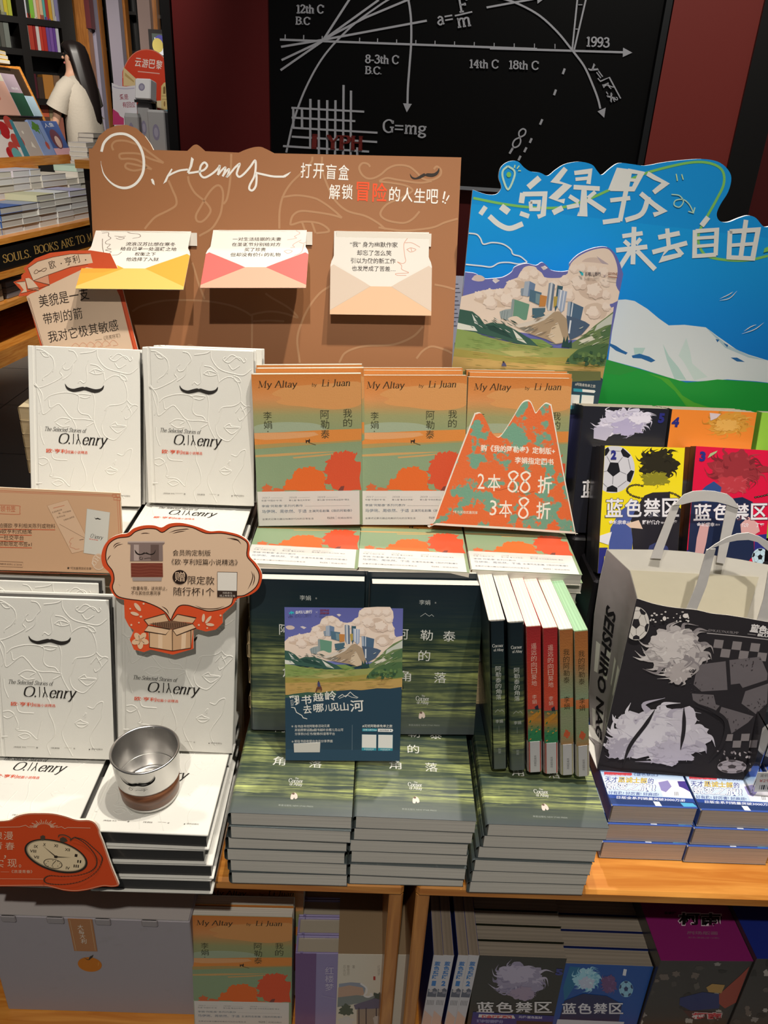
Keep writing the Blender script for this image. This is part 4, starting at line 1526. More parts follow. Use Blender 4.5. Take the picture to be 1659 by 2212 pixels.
table_unit(-.86, xL, 'orange wooden display table under the white and the left green book stacks')
table_unit(xR, 1.1, 'orange wooden display table under the bag and the comic volumes')

# ------------------------------------------------------------------ book bodies


def paperback(W, H, T, front, spine_c, art, mat, pages, r=.0018, t=.0004, spine_art=None, page_m='pages', page_in=.0005, back=None):
    m = MB()
    pa = [(W, 0.0), (r, 0.0)]
    for k in range(1, 6):
        a = PI / 2 * k / 6
        pa.append((r - r * math.sin(a), r - r * math.cos(a)))
    pa += [(0, r), (0, T - r)]
    for k in range(1, 6):
        a = PI / 2 * k / 6
        pa.append((r - r * math.cos(a), T - r + r * math.sin(a)))
    pa += [(r, T), (W, T)]
    n = len(pa)
    inn = [(W, t)] + [(max(x, t) if 0 < i < n - 1 else x, min(max(y, t), T - t)) for i, (x, y) in enumerate(pa)][1:-1] + [(W, T - t)]
    ring = [(x, y, z) for z in (0, H) for x, y in pa] + [(x, y, z) for z in (0, H) for x, y in inn]
    for i in range(n - 1):
        c = front if i == 0 else ((back or front) if i == n - 2 else spine_c)
        m.add([ring[i], ring[i + 1], ring[n + i + 1], ring[n + i]], [(3, 2, 1, 0)], c)
        m.add([ring[2 * n + i], ring[2 * n + i + 1], ring[3 * n + i + 1], ring[3 * n + i]], [(0, 1, 2, 3)], pages)
        m.add([ring[i], ring[i + 1], ring[2 * n + i + 1], ring[2 * n + i]], [(0, 1, 2, 3)], c)
        m.add([ring[n + i], ring[n + i + 1], ring[3 * n + i + 1], ring[3 * n + i]], [(3, 2, 1, 0)], c)
    for i in (0, n - 1):
        m.add([ring[i], ring[n + i], ring[3 * n + i], ring[2 * n + i]], [(0, 1, 2, 3)], front)
    if art:
        m.art(art, y=-2e-5)
    if spine_art:
        for v, f, c in spine_art.out:
            m.add([(-d, T - a, b) for a, b, d in v], f, c)
    p = MB()
    p.box(max(t, r * .9), W - .0008, t, T - t, page_in, H - page_in, pages)
    return m.mesh('cover', mat), p.mesh('page_block', page_m)


def hardcover(W, H, T, col, art, mat, pages, ridges=None, b=.003, over=.003):
    m = MB()
    m.box(0.010, W, 0, b, 0, H, col, bev=.0008)
    m.box(0.0, .0075, 0, b, 0, H, col, bev=.0008)
    m.box(.007, .0105, .0007, b, 0, H, col)
    m.box(0.010, W, T - b, T, 0, H, col, bev=.0008)
    m.box(0.0, .0102, T - b, T, 0, H, col, bev=.0008)
    m.box(0, b, b * .9, T - b * .9, 0, H, col)
    if ridges:
        ridge(m, ridges[0], ridges[1], .0009, .00042, col)
    if art:
        m.art(art, y=-.00045)
    p = MB()
    p.box(b, W - over, b, T - b, over, H - over, pages)
    return m.mesh('cover', mat), p.mesh('page_block', 'film_print')


# --- white embossed hardcover
HW, HH, HT = .148, .213, .026
hm = quad_map((812, 120), (1532, 143), (1548, 1168), (848, 1140), HW, HH)
HL = ['870,145 905,150 945,175 975,205 985,255 975,290', '895,160 925,165 950,190 920,190 895,160', '1075,150 1110,160 1130,200 1105,235 1080,270 1050,275 1040,250 1055,230', '985,255 955,300 920,325 912,345',
      '1255,140 1260,190 1290,240 1330,270 1400,290 1470,300 1522,262', '1352,182 1340,190 1338,200 1355,215 1380,217 1420,187 1450,192 1470,217 1485,205 1478,190', '1350,205 1395,170 1450,205', '1372,232 1400,265 1445,240',
      '1405,302 1440,320 1450,345 1415,335 1405,302', '1205,215 1190,260 1195,330 1175,362 1150,347 1138,362', '1215,240 1260,250 1300,285', '1210,292 1245,272 1298,292 1255,305 1210,292', '1240,275 1248,300',
      '862,365 900,392 1030,328 1022,292 1042,252', '1128,440 1160,432 1222,440', '1150,452 1185,460 1215,450', '925,475 960,445 1040,425 1110,430 1145,452 1138,525 1160,560 1205,570 1225,595',
      '858,372 890,402 912,450 910,540 928,562 1005,500 1040,520 1100,590 1190,598 1245,612 1195,645', '990,612 1035,588 1090,600 1060,622', '1000,622 1040,645 1085,640', '1300,392 1310,348 1370,312 1420,332 1450,400 1452,470 1410,500 1335,510 1312,540',
      '1452,470 1480,500 1522,505', '1335,510 1310,590 1292,640 1312,702 1370,732 1410,702 1458,640 1468,592 1522,522', '1345,640 1380,618 1392,634 1425,638 1450,646 1402,684 1370,668 1345,640', '1348,642 1450,646',
      '1455,502 1482,562 1450,597 1438,580', '1462,532 1500,502 1524,512', '1225,402 1245,480 1240,600 1268,680 1300,740 1308,800 1270,900 1240,1000 1286,1110 1300,1140', '1395,822 1430,832 1455,802 1488,792 1480,850 1470,900 1412,1000 1412,1060 1440,1110',
      '1318,926 1350,906 1362,915 1396,930 1370,952 1340,950 1318,926', '1320,928 1394,932', '1370,882 1386,862 1380,892', '893,850 930,846 956,870 920,892 893,880', '962,880 978,930 966,962 985,962 990,948', '975,972 1040,982 1090,1030 1100,992 1120,912',
      '978,1006 1020,992 1050,1010 1012,1027 978,1006', '970,802 990,852 1075,862', '1130,722 1170,790 1162,850 1190,930 1195,1000 1150,1062 1165,1130', '900,640 905,700 925,760', '880,420 905,520 892,560', '1255,145 1225,160 1150,170',
      '1040,340 1090,300 1105,235', '1420,545 1440,520 1452,505', '915,1010 880,1010', '1300,290 1310,345', '1100,590 1128,650 1130,722', '950,470 960,520 990,510']
BK = '#26221f'
hA = Art(hm)
hA.poly('1055,366 1072,388 1105,400 1140,392 1168,386 1180,390 1192,387 1215,394 1250,402 1285,396 1304,376 1300,400 1275,420 1240,426 1208,416 1180,408 1152,414 1110,420 1075,408 1060,390', BK, True, 3)
hA.serif('The Selected Stories of', (926, 670), (1190, 684), 26, BK, w=10, thin=5, shear=.2)
hA.serif('O', (1012, 752), (1078, 755), 66, BK, w=11, thin=4, shear=.2)
hA.disc(1086, 752, 5, 5, BK)
hA.line('1113,694 1113,735 1111,757', 5, BK, False)
hA.disc(1113, 694, 3, 4, BK)
hA.line('1142,700 1145,722 1138,738 1132,758', 6, BK, False)
hA.line('1145,722 1152,740 1158,758', 5, BK, False)
hA.disc(1142, 697, 4, 5, BK)
hA.serif('enry', (1166, 760), (1322, 768), 74, BK, w=12, thin=4, shear=.2)
RD = '#d8512c'
hA.text('欧·亨利', (940, 812), (1070, 818), 27, RD, .012)
hA.text('短篇小说精选', (1073, 818), (1204, 823), 20, RD, .004)
for t, a, b in (('[美国]欧·亨利', 950, 1022), ('著', 1082, 1094), ('王楫 康明强', 1170, 1222), ('译', 1305, 1316), ('译林出版社', 1412, 1482)):
    hA.text(t, (a, 1082 + (a - 950) * .035), (b, 1083 + (b - 950) * .035), 10, '#6a6660')
hA.line([(1028, 1076), (1078, 1078)], 1.5, '#9a938a')
hA.line([(1252, 1084), (1298, 1086)], 1.5, '#9a938a')
hA.disc(1402, 1096, 4, 4, '#6a6660')
hc, hp = hardcover(HW, HH, HT, '#dcdad2', hA, 'embossed_paper', '#2e2d2d', (HL, hm))
H0 = thing('hardcover_book', '-', 'book', Matrix.Identity(4), [('cover', hc), ('page_block', hp, 'dark sprayed page edges')], 'white embossed hardcovers')
used = {}


def place(root, M, label, group=None):
    if root.name not in used:
        used[root.name] = 1
        root.matrix_world = M
        root['label'] = label
        if group:
            root['group'] = group
        return root
    return dup(root, M, label, group)


def flat(x, yfront, ztop, yaw=0.0):
    """pose of a book lying on its back, its foot towards the viewer"""
    return pose((x, yfront, ztop), yaw, 90)


def stack(root, x, yf, z0, n, T, where, group, jit=.004, yj=.003, seed=0, offs=None, kind='book'):
    r = random.Random(seed)
    for k in range(n):
        dx = offs[k] if offs else r.uniform(-jit, jit)
        place(root, flat(x + dx, yf + r.uniform(0, yj), z0 + (k + 1) * T, r.uniform(-.6, .6)), f'{kind}, {ORD[n - 1 - k]} from the top of the {where}', group)


GH = 'white embossed hardcovers'
stack(H0, -.470, .633, TZ, 4, HT + .0004, 'front left white stack behind the watch sign', GH, seed=3, kind='white hardcover')
stack(H0, -.319, .630, TZ, 4, HT + .0004, 'white stack carrying the steel cup', GH, seed=5, kind='white hardcover')
HTOP = TZ + 4 * (HT + .0004)
HLEAN = 12
sl = math.sin(math.radians(HLEAN)) * HT
M_hfr = pose((-.312, .757, HTOP + sl + .001), 1.5, HLEAN, -1.8)
M_hfl = pose((-.458, .735, HTOP + sl + .001), 0, 15, .5)
place(H0, M_hfr, 'white hardcover standing behind the steel cup, wearing the cloud sign', GH)
place(H0, M_hfl, 'white hardcover standing at lower left, nearest the left frame edge', GH)
place(H0, M_hfl @ Matrix.Translation((-.022, HT + .002, .012)), 'white hardcover tucked behind the lower left standing one', GH)
# back row of white hardcovers
ZBH = .81
M_hbr = pose((-.308, .966, ZBH + sl + .001), -.5, 12.7, .8)
M_hbl = pose((-.4625, .948, ZBH + sl + .001), 1.7, 19, .0)
place(H0, M_hbr, 'white hardcover standing upper row, right one beside the orange books', GH)
place(H0, M_hbr @ Matrix.Translation((.007, HT + .002, .0015)), 'white hardcover hidden behind the upper right standing one', GH)
place(H0, M_hbl, 'white hardcover standing upper row, left one below the banner sign', GH)
place(H0, M_hbl @ Matrix.Translation((.008, HT + .002, .002)), 'white hardcover hidden behind the upper left standing one', GH)
for i, (x, nm) in enumerate(((-.468, 'left'), (-.314, 'right'))):
    for k in range(2):
        place(H0, flat(x, .862 + .003 * k, ZBH - (HT + .0004) * k), f'white hardcover lying under the upper {nm} standing one, {("topmost", "second")[k]}', GH)
    m = MB()
    m.box(0, .146, 0, .205, 0, ZBH - 2 * (HT + .0004) - TZ - .0005, '#c9bea8', bev=.003)
    tag(link('riser_block', m.mesh('riser_block', 'matte_print'), None, Matrix.Translation((x, .866, TZ))), f'pale riser block under the upper {nm} pair of white hardcovers', 'riser')

# --- orange and sage paperback with paper band
AW, AH, AT = .146, .210, .0165
am = quad_map((118, 212), (808, 205), (828, 1153), (178, 1167), AW, AH)
fl = lambda a, b: (a * AW, (1 - b) * AH)


def altay_art(band=True, trees=True):
    A = Art(fl)
    A.grad('0,0 1,0 1,.26 0,.26', ['#c07434', '#c47a3c', '#c98348', '#c98a54', '#b08c58', '#949466'])
    A.grad('0,.26 1,.26 1,1 0,1', ['#949466', '#83936e', '#869a78', '#869a78', '#839470', '#7f9270'])
    A.poly([(.18, .125), (.30, .085), (.5, .07), (.75, .06), (.998, .058), (.998, .19), (.8, .225), (.62, .22), (.45, .205), (.3, .195), (.22, .175), (.27, .15)], '#cb9056', True)
    A.poly([(0.002, .335), (.1, .315), (.3, .305), (.55, .315), (.66, .345), (.6, .375), (0.002, .385)], '#98a48a', True)
    A.poly([(0.002, .375), (.25, .372), (.6, .36), (.998, .352), (.998, .428), (.8, .435), (.55, .442), (.3, .452), (.002, .468)], '#d0843e')
    A.poly([(0.002, .376), (.25, .374), (.56, .372), (.6, .39), (.5, .405), (.3, .415), (.1, .42), (.002, .412)], '#d29a68')
    A.poly([(.0, .452), (.3, .44), (.6, .44), (.998, .425), (.998, .436), (.6, .452), (.3, .466), (0, .48)], '#a48e58')
    A.poly([(.002, .52), (.3, .508), (.6, .502), (.8, .5), (.55, .514), (.2, .53), (.002, .533)], '#c09a62')
    A.poly([(.35, .535), (.6, .52), (.9, .505), (.6, .532), (.36, .545)], '#c09a62')
    if trees:
        A.use(am)
        A.poly(ragged('330,950 338,890 380,862 392,825 440,802 490,790 535,805 578,835 600,862 590,905 640,935 650,950', 9, 4, 4), '#d9672a')
        A.poly(ragged('600,930 590,900 606,840 580,822 602,790 596,762 630,735 642,706 680,702 720,688 758,702 786,706 778,745 808,765 812,940 700,945', 9, 4, 9), '#cf5230')
        A.poly(ragged('590,905 625,900 640,935 600,938', 5, 3, 2), '#879b72')
        A.poly('670,945 690,915 712,912 704,945', '#7a4038')
        A.use(fl)
        A.poly(blob(.1, .75, .07, .05, 26, .5, 12), '#c8663a')
        A.poly(blob(.2, .762, .1, .03, 26, .5, 13), '#c8663a')
    DKI = '#3c2c18'
    A.serif('My Altay', fl_i(.055, .085), fl_i(.41, .083), .043, DKI, w=12, thin=4, shear=.22)
    A.serif('by', fl_i(.545, .078), fl_i(.592, .078), .022, DKI, w=10, thin=4, shear=.22)
    A.serif('Li Juan', fl_i(.635, .078), fl_i(.90, .076), .042, DKI, w=12, thin=4, shear=.22)
    A.column('李娟', .095, .17, .235, .352, '#3a3a26')
    A.column('阿勒泰', .62, .70, .228, .418, '#3a3a26')
    A.column('我的', .83, .912, .222, .342, '#3a3a26')
    A.disc(.13, .365, .006, .004, '#5a5a44')
    A.poly([(.475, .415), (.48, .425), (.505, .424), (.512, .412), (.518, .425), (.512, .444), (.504, .444), (.5, .434), (.488, .434), (.486, .444), (.478, .444)], '#2a241c')
    A.line([(.51, .442), (.57, .456)], .004, '#4a3a22')
    A.clip(.0002, AW - .0002, .0002, AH - .0002)
    return A


def fl_i(a, b):
    return (a, b)


aC, aP = paperback(AW, AH, AT, '#869a78', '#9a7a48', altay_art(), 'wrapped_print', '#ded8cc')


def wrap_band(W, T, z1, col, A, o=.00035):
    m = MB()
    pa = [(W - .004, -o), (.001, -o), (-o, .001), (-o, T - .001), (.001, T + o), (W - .004, T + o)]
    n = len(pa)
    v = [(x, y, z) for z in (0.0, z1) for x, y in pa]
    m.add(v, [(i, i + n, i + 1 + n, i + 1) for i in range(n - 1)], col)
    q = [((x + (.0003 if x <= 0 else 0)), y + (.0002 if y < T / 2 else -.0002), z) for x, y, z in v]
    m.add([p for i in range(n) for p in (v[n + i], q[n + i])], [(2 * i, 2 * i + 1, 2 * i + 3, 2 * i + 2) for i in range(n - 1)], col)
    if A:
        m.art(A, y=-o - 2e-5)
    return m.mesh('paper_band', 'matte_print')


def band_art(pub=True):
    A = Art(fl)
    G = '#77797c'
    for x, y in ((.045, '2017'), (.30, '2018'), (.57, '2019')):
        A.serif(y, (x, .812), (x + .075, .812), .011, G, w=9, thin=4, shear=.2)
        A.line([(x + .085, .808), (x + .2, .808)], .001, G)
    for t, a, b in (('年度“中国好书”奖', .04, .235), ('第七届“鲁迅文学奖”', .30, .51), ('第七届“中华优秀出版物”得主', .57, .875)):
        A.text(t, (a, .832), (b, .832), .012, G)
    A.text('李娟“阿勒泰”系列代表作', (.04, .872), (.43, .872), .017, '#5c6a78')
    A.line([(.45, .867), (.88, .867)], .001, G)
    A.text('马伊琍、周依然、于适', (.04, .912), (.465, .912), .023, '#44607a')
    A.text('主演同名剧集《我的阿勒泰》', (.485, .91), (.90, .91), .018, '#5c6a78')
    A.text('全景式记录北疆边地美好闪光的日常生活', (.04, .96), (.53, .96), .013, '#6a6a6e')
    A.text('花城出版社', (.76, .958), (.90, .958), .013, '#6a6a6e')
    A.text('可以文化', (.66, .958), (.73, .958), .015, '#3c3c40', .01)
    A.line([(.745, .935), (.745, .962)], .0015, G)
    return A


aB = wrap_band(AW, AT, .235 * AH, '#d0ccc6', band_art())
A0 = thing('paperback_book', '-', 'book', Matrix.Identity(4), [('cover', aC), ('page_block', aP), ('paper_band', aB, 'white paper band with small grey text')], 'orange and sage paperbacks')
GA = 'orange and sage paperbacks'
ZA = .79
zA = ZA + AT * .2
cols = (('left', pose((-.153, .955, zA), 2.0, 11, 2.5), 3, -.158, .858), ('middle', pose((-.0095, .972, zA), .0, 14, 2.6), 3, -.009, .86), ('right', pose((.137, .988, zA), 1.4, 14.5, 1.4), 3, .139, .866))
for ci, (nm, M, n, x, yf) in enumerate(cols):
    for k in range(n):
        place(A0, M @ Matrix.Translation(((.0, .004, .002)[k] * (1 if ci != 1 else -1), (AT + .0016) * k, (.0, .002, .001)[k] + (AT + .0016) * k * .22)), f'orange and sage paperback standing in the {nm} group, {("front", "second", "rear")[k]} one', GA)
    nn = 4 if ci < 2 else 7
    r = random.Random(ci + 30)
    for k in range(nn):
        place(A0, flat(x + r.uniform(-.002, .004), yf + r.uniform(-.002, .004) + (.004 if k else 0), ZA - k * (AT + .0004), r.uniform(-1, .6)), f'orange and sage paperback lying under the {nm} group, {ORD[k]} from the top', GA)

# plainer books below them, seen edge-on in the gaps between the stacks
tanC, tanP = paperback(.148, .205, .021, '#b8a888', '#b39c70', None, 'matte_print', '#c9b48c')
T0 = thing('paperback_book', '-', 'book', Matrix.Identity(4), [('cover', tanC), ('page_block', tanP)], 'tan books under the orange paperbacks')
for ci, (x, nm) in enumerate(((-.158, 'left'), (-.006, 'middle'))):
    zt_ = ZA - 4 * (AT + .0004)
    n = int((zt_ - TZ) / .0214)
    r = random.Random(ci)
    T = (zt_ - TZ) / n
    for k in range(n):
        M = flat(x + r.uniform(-.004, .004), .868, zt_ - k * T, 0)
        place(T0, M @ Matrix.Scale((T - .0003) / .021, 4, (0, 1, 0)), f'tan book under the {nm} orange paperbacks, {ORD[k]} tan one down', 'tan books under the orange paperbacks')
teC, teP = paperback(.150, .205, .030, '#3c8a78', '#3c8a78', None, 'matte_print', '#b8b4a8')
zt_ = ZA - 7 * (AT + .0004)
tag(thing('paperback_book', 'teal covered book below the right-hand lying orange paperbacks', 'book', flat(.146, .866, zt_), [('cover', teC), ('page_block', teP)]), 'teal covered book below the right-hand lying orange paperbacks', 'book')
zt_ -= .0304
n = 8
T = (zt_ - TZ) / n
for k in range(n):
    place(T0, flat(.142 + .004 * (k % 2), .868, zt_ - k * T) @ Matrix.Scale((T - .0003) / .021, 4, (0, 1, 0)), f'tan book under the teal covered one, {ORD[k]} down', 'tan books under the orange paperbacks')

# --- dark green valley paperback
GW, GHH, GT = .147, .213, .0196
gm = quad_map((905, 188), (1618, 195), (1552, 1115), (881, 1105), GW, GHH)
gA = Art(gm)
WH = '#d8d8d2'
gA.text('李娟', (1212, 315), (1280, 317), 30, '#b8bcb8')
gA.text('著', (1308, 308), (1318, 308), 10, '#a8aca8')
gA.line('1220,388 1240,375 1250,368 1262,378 1275,386 1290,376 1303,388', 2.5, '#b8bcb8', False)
for t, a, b, y in (('阿', 1078, 1146, 528), ('勒', 1220, 1296, 534), ('泰', 1360, 1436, 540), ('的', 1208, 1280, 660), ('角', 1088, 1162, 785), ('落', 1305, 1380, 795)):
    gA.text(t, (a, y), (b, y + 2), 64, WH)
gA.serif('The', (1228, 880), (1250, 881), 11, WH)
gA.serif('Corner', (1193, 903), (1276, 906), 26, WH, w=12, thin=5)
gA.serif('of Altay', (1200, 923), (1272, 926), 20, WH, w=12, thin=5)
gA.poly('1213,1012 1213,990 1222,975 1236,972 1248,985 1250,1005 1238,1012 1232,1002 1226,1014', '#e2cfc4', True, 4)
gA.disc(1226, 978, 8, 7, '#6a5448', 12)
gA.text('新星出版社 NEW STAR PRESS', (1150, 1058), (1340, 1062), 11, '#9aa09a')
gS = Art()
gS.serif('Corner', (.0035, .178), (.0165, .178), .0042, WH, w=14, thin=6)
gS.serif('of Altay', (.005, .1725), (.0165, .1725), .0036, WH, w=14, thin=6)
gS.column('阿勒泰的角落', .0065, .0132, .152, .104, '#c4c8c0')
gS.line([(.005, .086), (.0085, .090), (.011, .087), (.0135, .0895), (.016, .086)], .0004, '#b8bcb8', False)
gS.text('李娟', (.0055, .070), (.0145, .070), .0052, '#b8bcb8')
gS.line([(.0095, .066), (.0095, .057)], .0003, '#9aa09a')
gS.column('新星', .008, .0118, .032, .024, '#9aa09a')

def with_print(W, H, T, art, spine_art, r):
    """body carries the photograph, the lettering its own ink"""
    m = MB()
    m.art(art, y=-3e-5) if art else None
    if spine_art:
        for v, f, c in spine_art.out:
            m.add([(-d - 2e-5, T - a, b) for a, b, d in v], f, c)
    return m.mesh('cover_lettering', 'matte_print')


gC, gP = paperback(GW, GHH, GT, '#ffffff', '#ffffff', None, 'grass_photo', '#e2ddd2', r=.0045, page_in=.0004)
gL = with_print(GW, GHH, GT, gA, gS, .0045)
G0 = thing('paperback_book', '-', 'book', Matrix.Identity(4), [('cover', gC, None, [('cover_lettering', gL)]), ('page_block', gP)], 'dark green valley paperbacks')
GG = 'dark green valley paperbacks'
gT = GT + .0004
stack(G0, -.151, .650, TZ, 6, gT, 'left green stack', GG, seed=1, offs=[-.002, -.003, -.006, -.004, .0, .0005], kind='green paperback')
stack(G0, -.003, .652, TZ, 6, gT, 'middle green stack', GG, seed=2, offs=[-.004, -.004, -.003, -.005, -.001, .0005], kind='green paperback')
stack(G0, .155, .648, TZ, 6, gT, 'right green stack under the standing spines', GG, seed=8, offs=[-.012, -.011, -.010, -.007, -.003, .0], kind='green paperback')
GTOP = TZ + 6 * gT
gs = GT * math.sin(math.radians(12))
M_g2 = pose((.008, .787, GTOP + gs + .001), 2.2, 11.8, .3)
M_g1 = pose((-.144, .787, GTOP + gs + .001), .5, 11.8, .8)
place(G0, M_g2, 'green paperback standing beside the spines, behind the leaflet right half', GG)
place(G0, M_g2 @ Matrix.Translation((-.006, GT + .003, .008)), 'green paperback standing behind the right standing green one', GG)
place(G0, M_g1, 'green paperback standing at left behind the leaflet', GG)
place(G0, M_g1 @ Matrix.Translation((.004, GT + .003, .006)), 'green paperback hidden behind the left standing green one', GG)

# --- six upright books showing their spines
SW = [GT, GT, .0175, .0175, .0165, .0165]


def spine_book(W, H, T, spine_bands, texts, front, pages, band=None, page_col2=None):
    S = Art()
    for y0, y1, cs in spine_bands:
        S.grad([(0.0006, y1), (T - .0006, y1), (T - .0006, y0), (0.0006, y0)], cs)
    for t, x0, x1, y1, y0, c in texts:
        S.column(t, x0, x1, y1, y0, c)
    return S


rS = spine_book(AW, AH, .0175, [(.115, .2095, ['#9c2a2c', '#b23030', '#b8402c', '#c44a34']), (.095, .115, ['#c44a34', '#bc4a3c']), (.047, .095, ['#4e6a50', '#b07a34', '#3a7a54', '#2f7850'])],
                [('遥远的向日葵地', .0055, .0120, .188, .128, '#e0b8a8'), ('李娟', .0062, .0115, .116, .102, '#e0b8a8')], None, None)
rS.poly([(.001, .082), (.016, .094), (.0165, .088), (.001, .072)], '#b8802f')
rS.poly([(.001, .056), (.010, .066), (.0165, .062), (.0165, .052), (.001, .05)], '#2f7c50')
rS.poly([(.009, .098), (.013, .101), (.014, .094), (.010, .094)], '#2a2a3a')
for i in range(14):
    rS.disc(random.uniform(.003, .015), random.uniform(.05, .092), .0015, .0008, random.choice(['#c89a3c', '#2c6a48', '#d8843a']), 8, random.random())
rC, rP = paperback(AW, AH, .0175, '#b03a30', '#b03a30', None, 'wrapped_print', '#e6e0d4', spine_art=rS, r=.003)
oS = spine_book(AW, AH, .0165, [(.14, .2095, ['#a8683a', '#b0703c', '#a8764a', '#8c8a68']), (.115, .14, ['#8c8a68', '#86987a']), (.102, .115, ['#c8784a', '#c07440']), (.047, .102, ['#84906a', '#8a9070', '#84906c', '#a07a50'])],
                [('我的阿勒泰', .0045, .0118, .184, .136, '#3a301c'), ('李娟', .0048, .0116, .118, .098, '#3a301c')], None, None)
oS.poly(blob(.008, .062, .005, .008, 16, .4, 3), '#c05a38')
oC, oP = paperback(AW, AH, .0165, '#869a78', '#8f8a60', None, 'wrapped_print', '#e6e0d4', spine_art=oS, r=.003)
_, oPg = paperback(AW, AH, .0165, '#869a78', '#8f8a60', None, 'wrapped_print', '#9cc49c', r=.003)
sb = Art(lambda a, b: (a, b))


def spine_band(T, z1):
    m = MB()
    o = .0004
    pa = [(.05, -o), (.003, -o), (-o, .003), (-o, T - .003), (.003, T + o), (.05, T + o)]
    n = len(pa)
    v = [(x, y, z) for z in (0.0, z1) for x, y in pa]
    m.add(v, [(i, i + n, i + 1 + n, i + 1) for i in range(n - 1)], '#b9b8ba')
    m.add([p for i in range(n) for p in (v[n + i], (v[n + i][0] + .0003, v[n + i][1], v[n + i][2]))], [(2 * i, 2 * i + 1, 2 * i + 3, 2 * i + 2) for i in range(n - 1)], '#e0dedc')
    S = Art()
    S.column('花城出版社', .0075, .0105, .026, .009, '#5a5a5e')
    for vv, f, c in S.out:
        m.add([(-d - o - 2e-5, T - a, b) for a, b, d in vv], f, c)
    return m.mesh('paper_band', 'matte_print')


x = .1705
names = ['dark green spine, leftmost of the six upright books', 'dark green spine, second of the six upright books', 'red spine with painted foot, left one of two', 'red spine with painted foot, right one of two',
         'orange sage spine with white page tops among the six upright books', 'orange sage spine with pale green page tops, rightmost of the six']
for i, (T, nm) in enumerate(zip(SW, names)):
    tilt = (6.8, 7.0, 7.4, 7.7, 8.2, 8.8)[i]
    M = pose((x, .724 - .0014 * i, GTOP + .0128), (-.3, .2, -.2, .3, 0, .3)[i], 5.0, tilt) @ Matrix.Rotation(PI / 2, 4, 'Z') @ Matrix.Translation((0, -T, 0))
    if i < 2:
        place(G0, M, nm, GG)
    else:
        c, p = (rC, rP) if i < 4 else (oC, oP if i == 4 else oPg)
        tag(thing('paperback_book', nm, 'book', M, [('cover', c), ('page_block', p), ('paper_band', spine_band(T, .047), 'grey white paper band')]), nm, 'book', 'upright books on the right green stack')
    x += T + .0030

# tan books on a riser, left of the upper white books
for k in range(5):
    place(T0, flat(-.523, 1.082, .80 + .0214 * (k + 1), (1.5, -1, .5, -2, 1)[k]) @ Matrix.Scale(.8, 4, (1, 0, 0)), f'tan book left of the upper left white one, {ORD[4 - k]} from the top', 'tan books left of the white ones')
m = MB()
m.box(0, .115, 0, .2, 0, .80 - TZ - .0005, '#3a2c20', bev=.003)
tag(link('riser_block', m.mesh('riser_block', 'satin'), None, Matrix.Translation((-.523, 1.085, TZ))), 'dark riser block under the tan books at the left', 'riser')

# ------------------------------------------------------------------ brown header board
M_bd = pose((-.39, 1.083, ZBH + .001), -.6, 15.2, .4)
p4, p5_ = plane_map(M_bd, 'C4'), plane_map(M_bd, 'C5')
pp = plane_map(M_bd)
top = [p4(*q) for q in pts('38,202 62,202 82,175 112,112 170,62 240,36 310,32 380,56 440,110 480,168 502,212')]
top += [p4(*q) for q in smooth_pts(pts('745,219 765,200 790,178 815,174 840,190 875,221'), False, 4)]
top += [p4(*q) for q in smooth_pts(pts('1115,231 1160,211 1220,193 1270,190 1310,205 1370,236'), False, 4)]
top += [pp(996.5, 340)]
e = pp(977, 771)
k = (e[0] - top[-1][0]) / (e[1] - top[-1][1])
br = (top[-1][0] - top[-1][1] * k, 0)
e2 = p4(65, 780)
k = (e2[0] - top[0][0]) / (e2[1] - top[0][1])
bl = (top[0][0] - top[0][1] * k, 0)
mb = MB()
mb.slab(top + [br, bl], 0, .006, '#a06c46', '#e8dccb')
A = Art(p4)
LN = '#b38660'
for s_ in ('215,215 205,180 230,150 290,145 350,160 420,190 500,250 575,305', '575,305 480,275 400,240 300,235 260,245 270,275 330,275 400,290 490,352', '490,350 420,330 360,315 310,310 305,340 360,360 430,347 455,332',
           '610,430 640,500 665,560 662,610 600,650 520,690 470,740 440,778', '750,400 760,450 800,520 870,580 912,640 890,690 850,725 815,720 808,680 840,620 900,520 950,470 985,475 1002,530 990,640 970,700 920,775 830,828',
           '1060,240 1058,330 1050,450 1030,560 1005,600'):
    A.line(s_, 15, LN)
for s_ in ('350,1370 420,1330 560,1295 700,1288 880,1295 1050,1325 1150,1365 1205,1400', '1210,1395 1208,1655', '1200,1395 1260,1380 1350,1370 1450,1385 1535,1412 1480,1350 1400,1300 1350,1272 1305,1240', '780,1020 800,1080 830,1180 870,1282',
           '720,1655 760,1610 820,1640 860,1660', '1215,1440 1330,1435 1440,1440'):
    A.line(s_, 14, LN)
A.use(p5_)
for s_ in ('270,138 262,180 200,250 100,350 40,450 15,560 12,700', '345,138 345,230 370,320 440,470 540,560 680,600 780,655 840,705', '30,455 150,440 280,460 360,500 440,560 500,615', '500,615 420,592 300,572 180,562 120,595 100,650 110,668 200,645 330,660 400,718 300,735', '190,650 215,720', '265,650 295,735',
           '720,218 700,195 660,190 635,222 650,270 690,305 740,308 800,280 860,230 930,205 1020,215 1080,260 1130,310 1200,320 1260,290 1272,245 1240,215 1215,237', '790,328 850,305 940,320 1100,342 1200,330', '790,332 900,345 1000,365 1050,400 1010,432 940,470 850,510 802,570 812,610 870,640 980,655 1050,625 1105,565',
           '785,690 880,705 1000,715 1200,692 1300,652 1402,622', '420,1140 330,1200 250,1300 190,1420 152,1560 172,1745', '1222,1135 1300,1150 1378,1172', '478,1745 520,1672 600,1632 700,1612 900,1602 1050,1542 1132,1462', '1080,1712 1130,1652 1200,1617 1300,1642 1362,1672'):
    A.line(s_, 16, LN)
WHT = '#ece8e0'
A.use(p4)
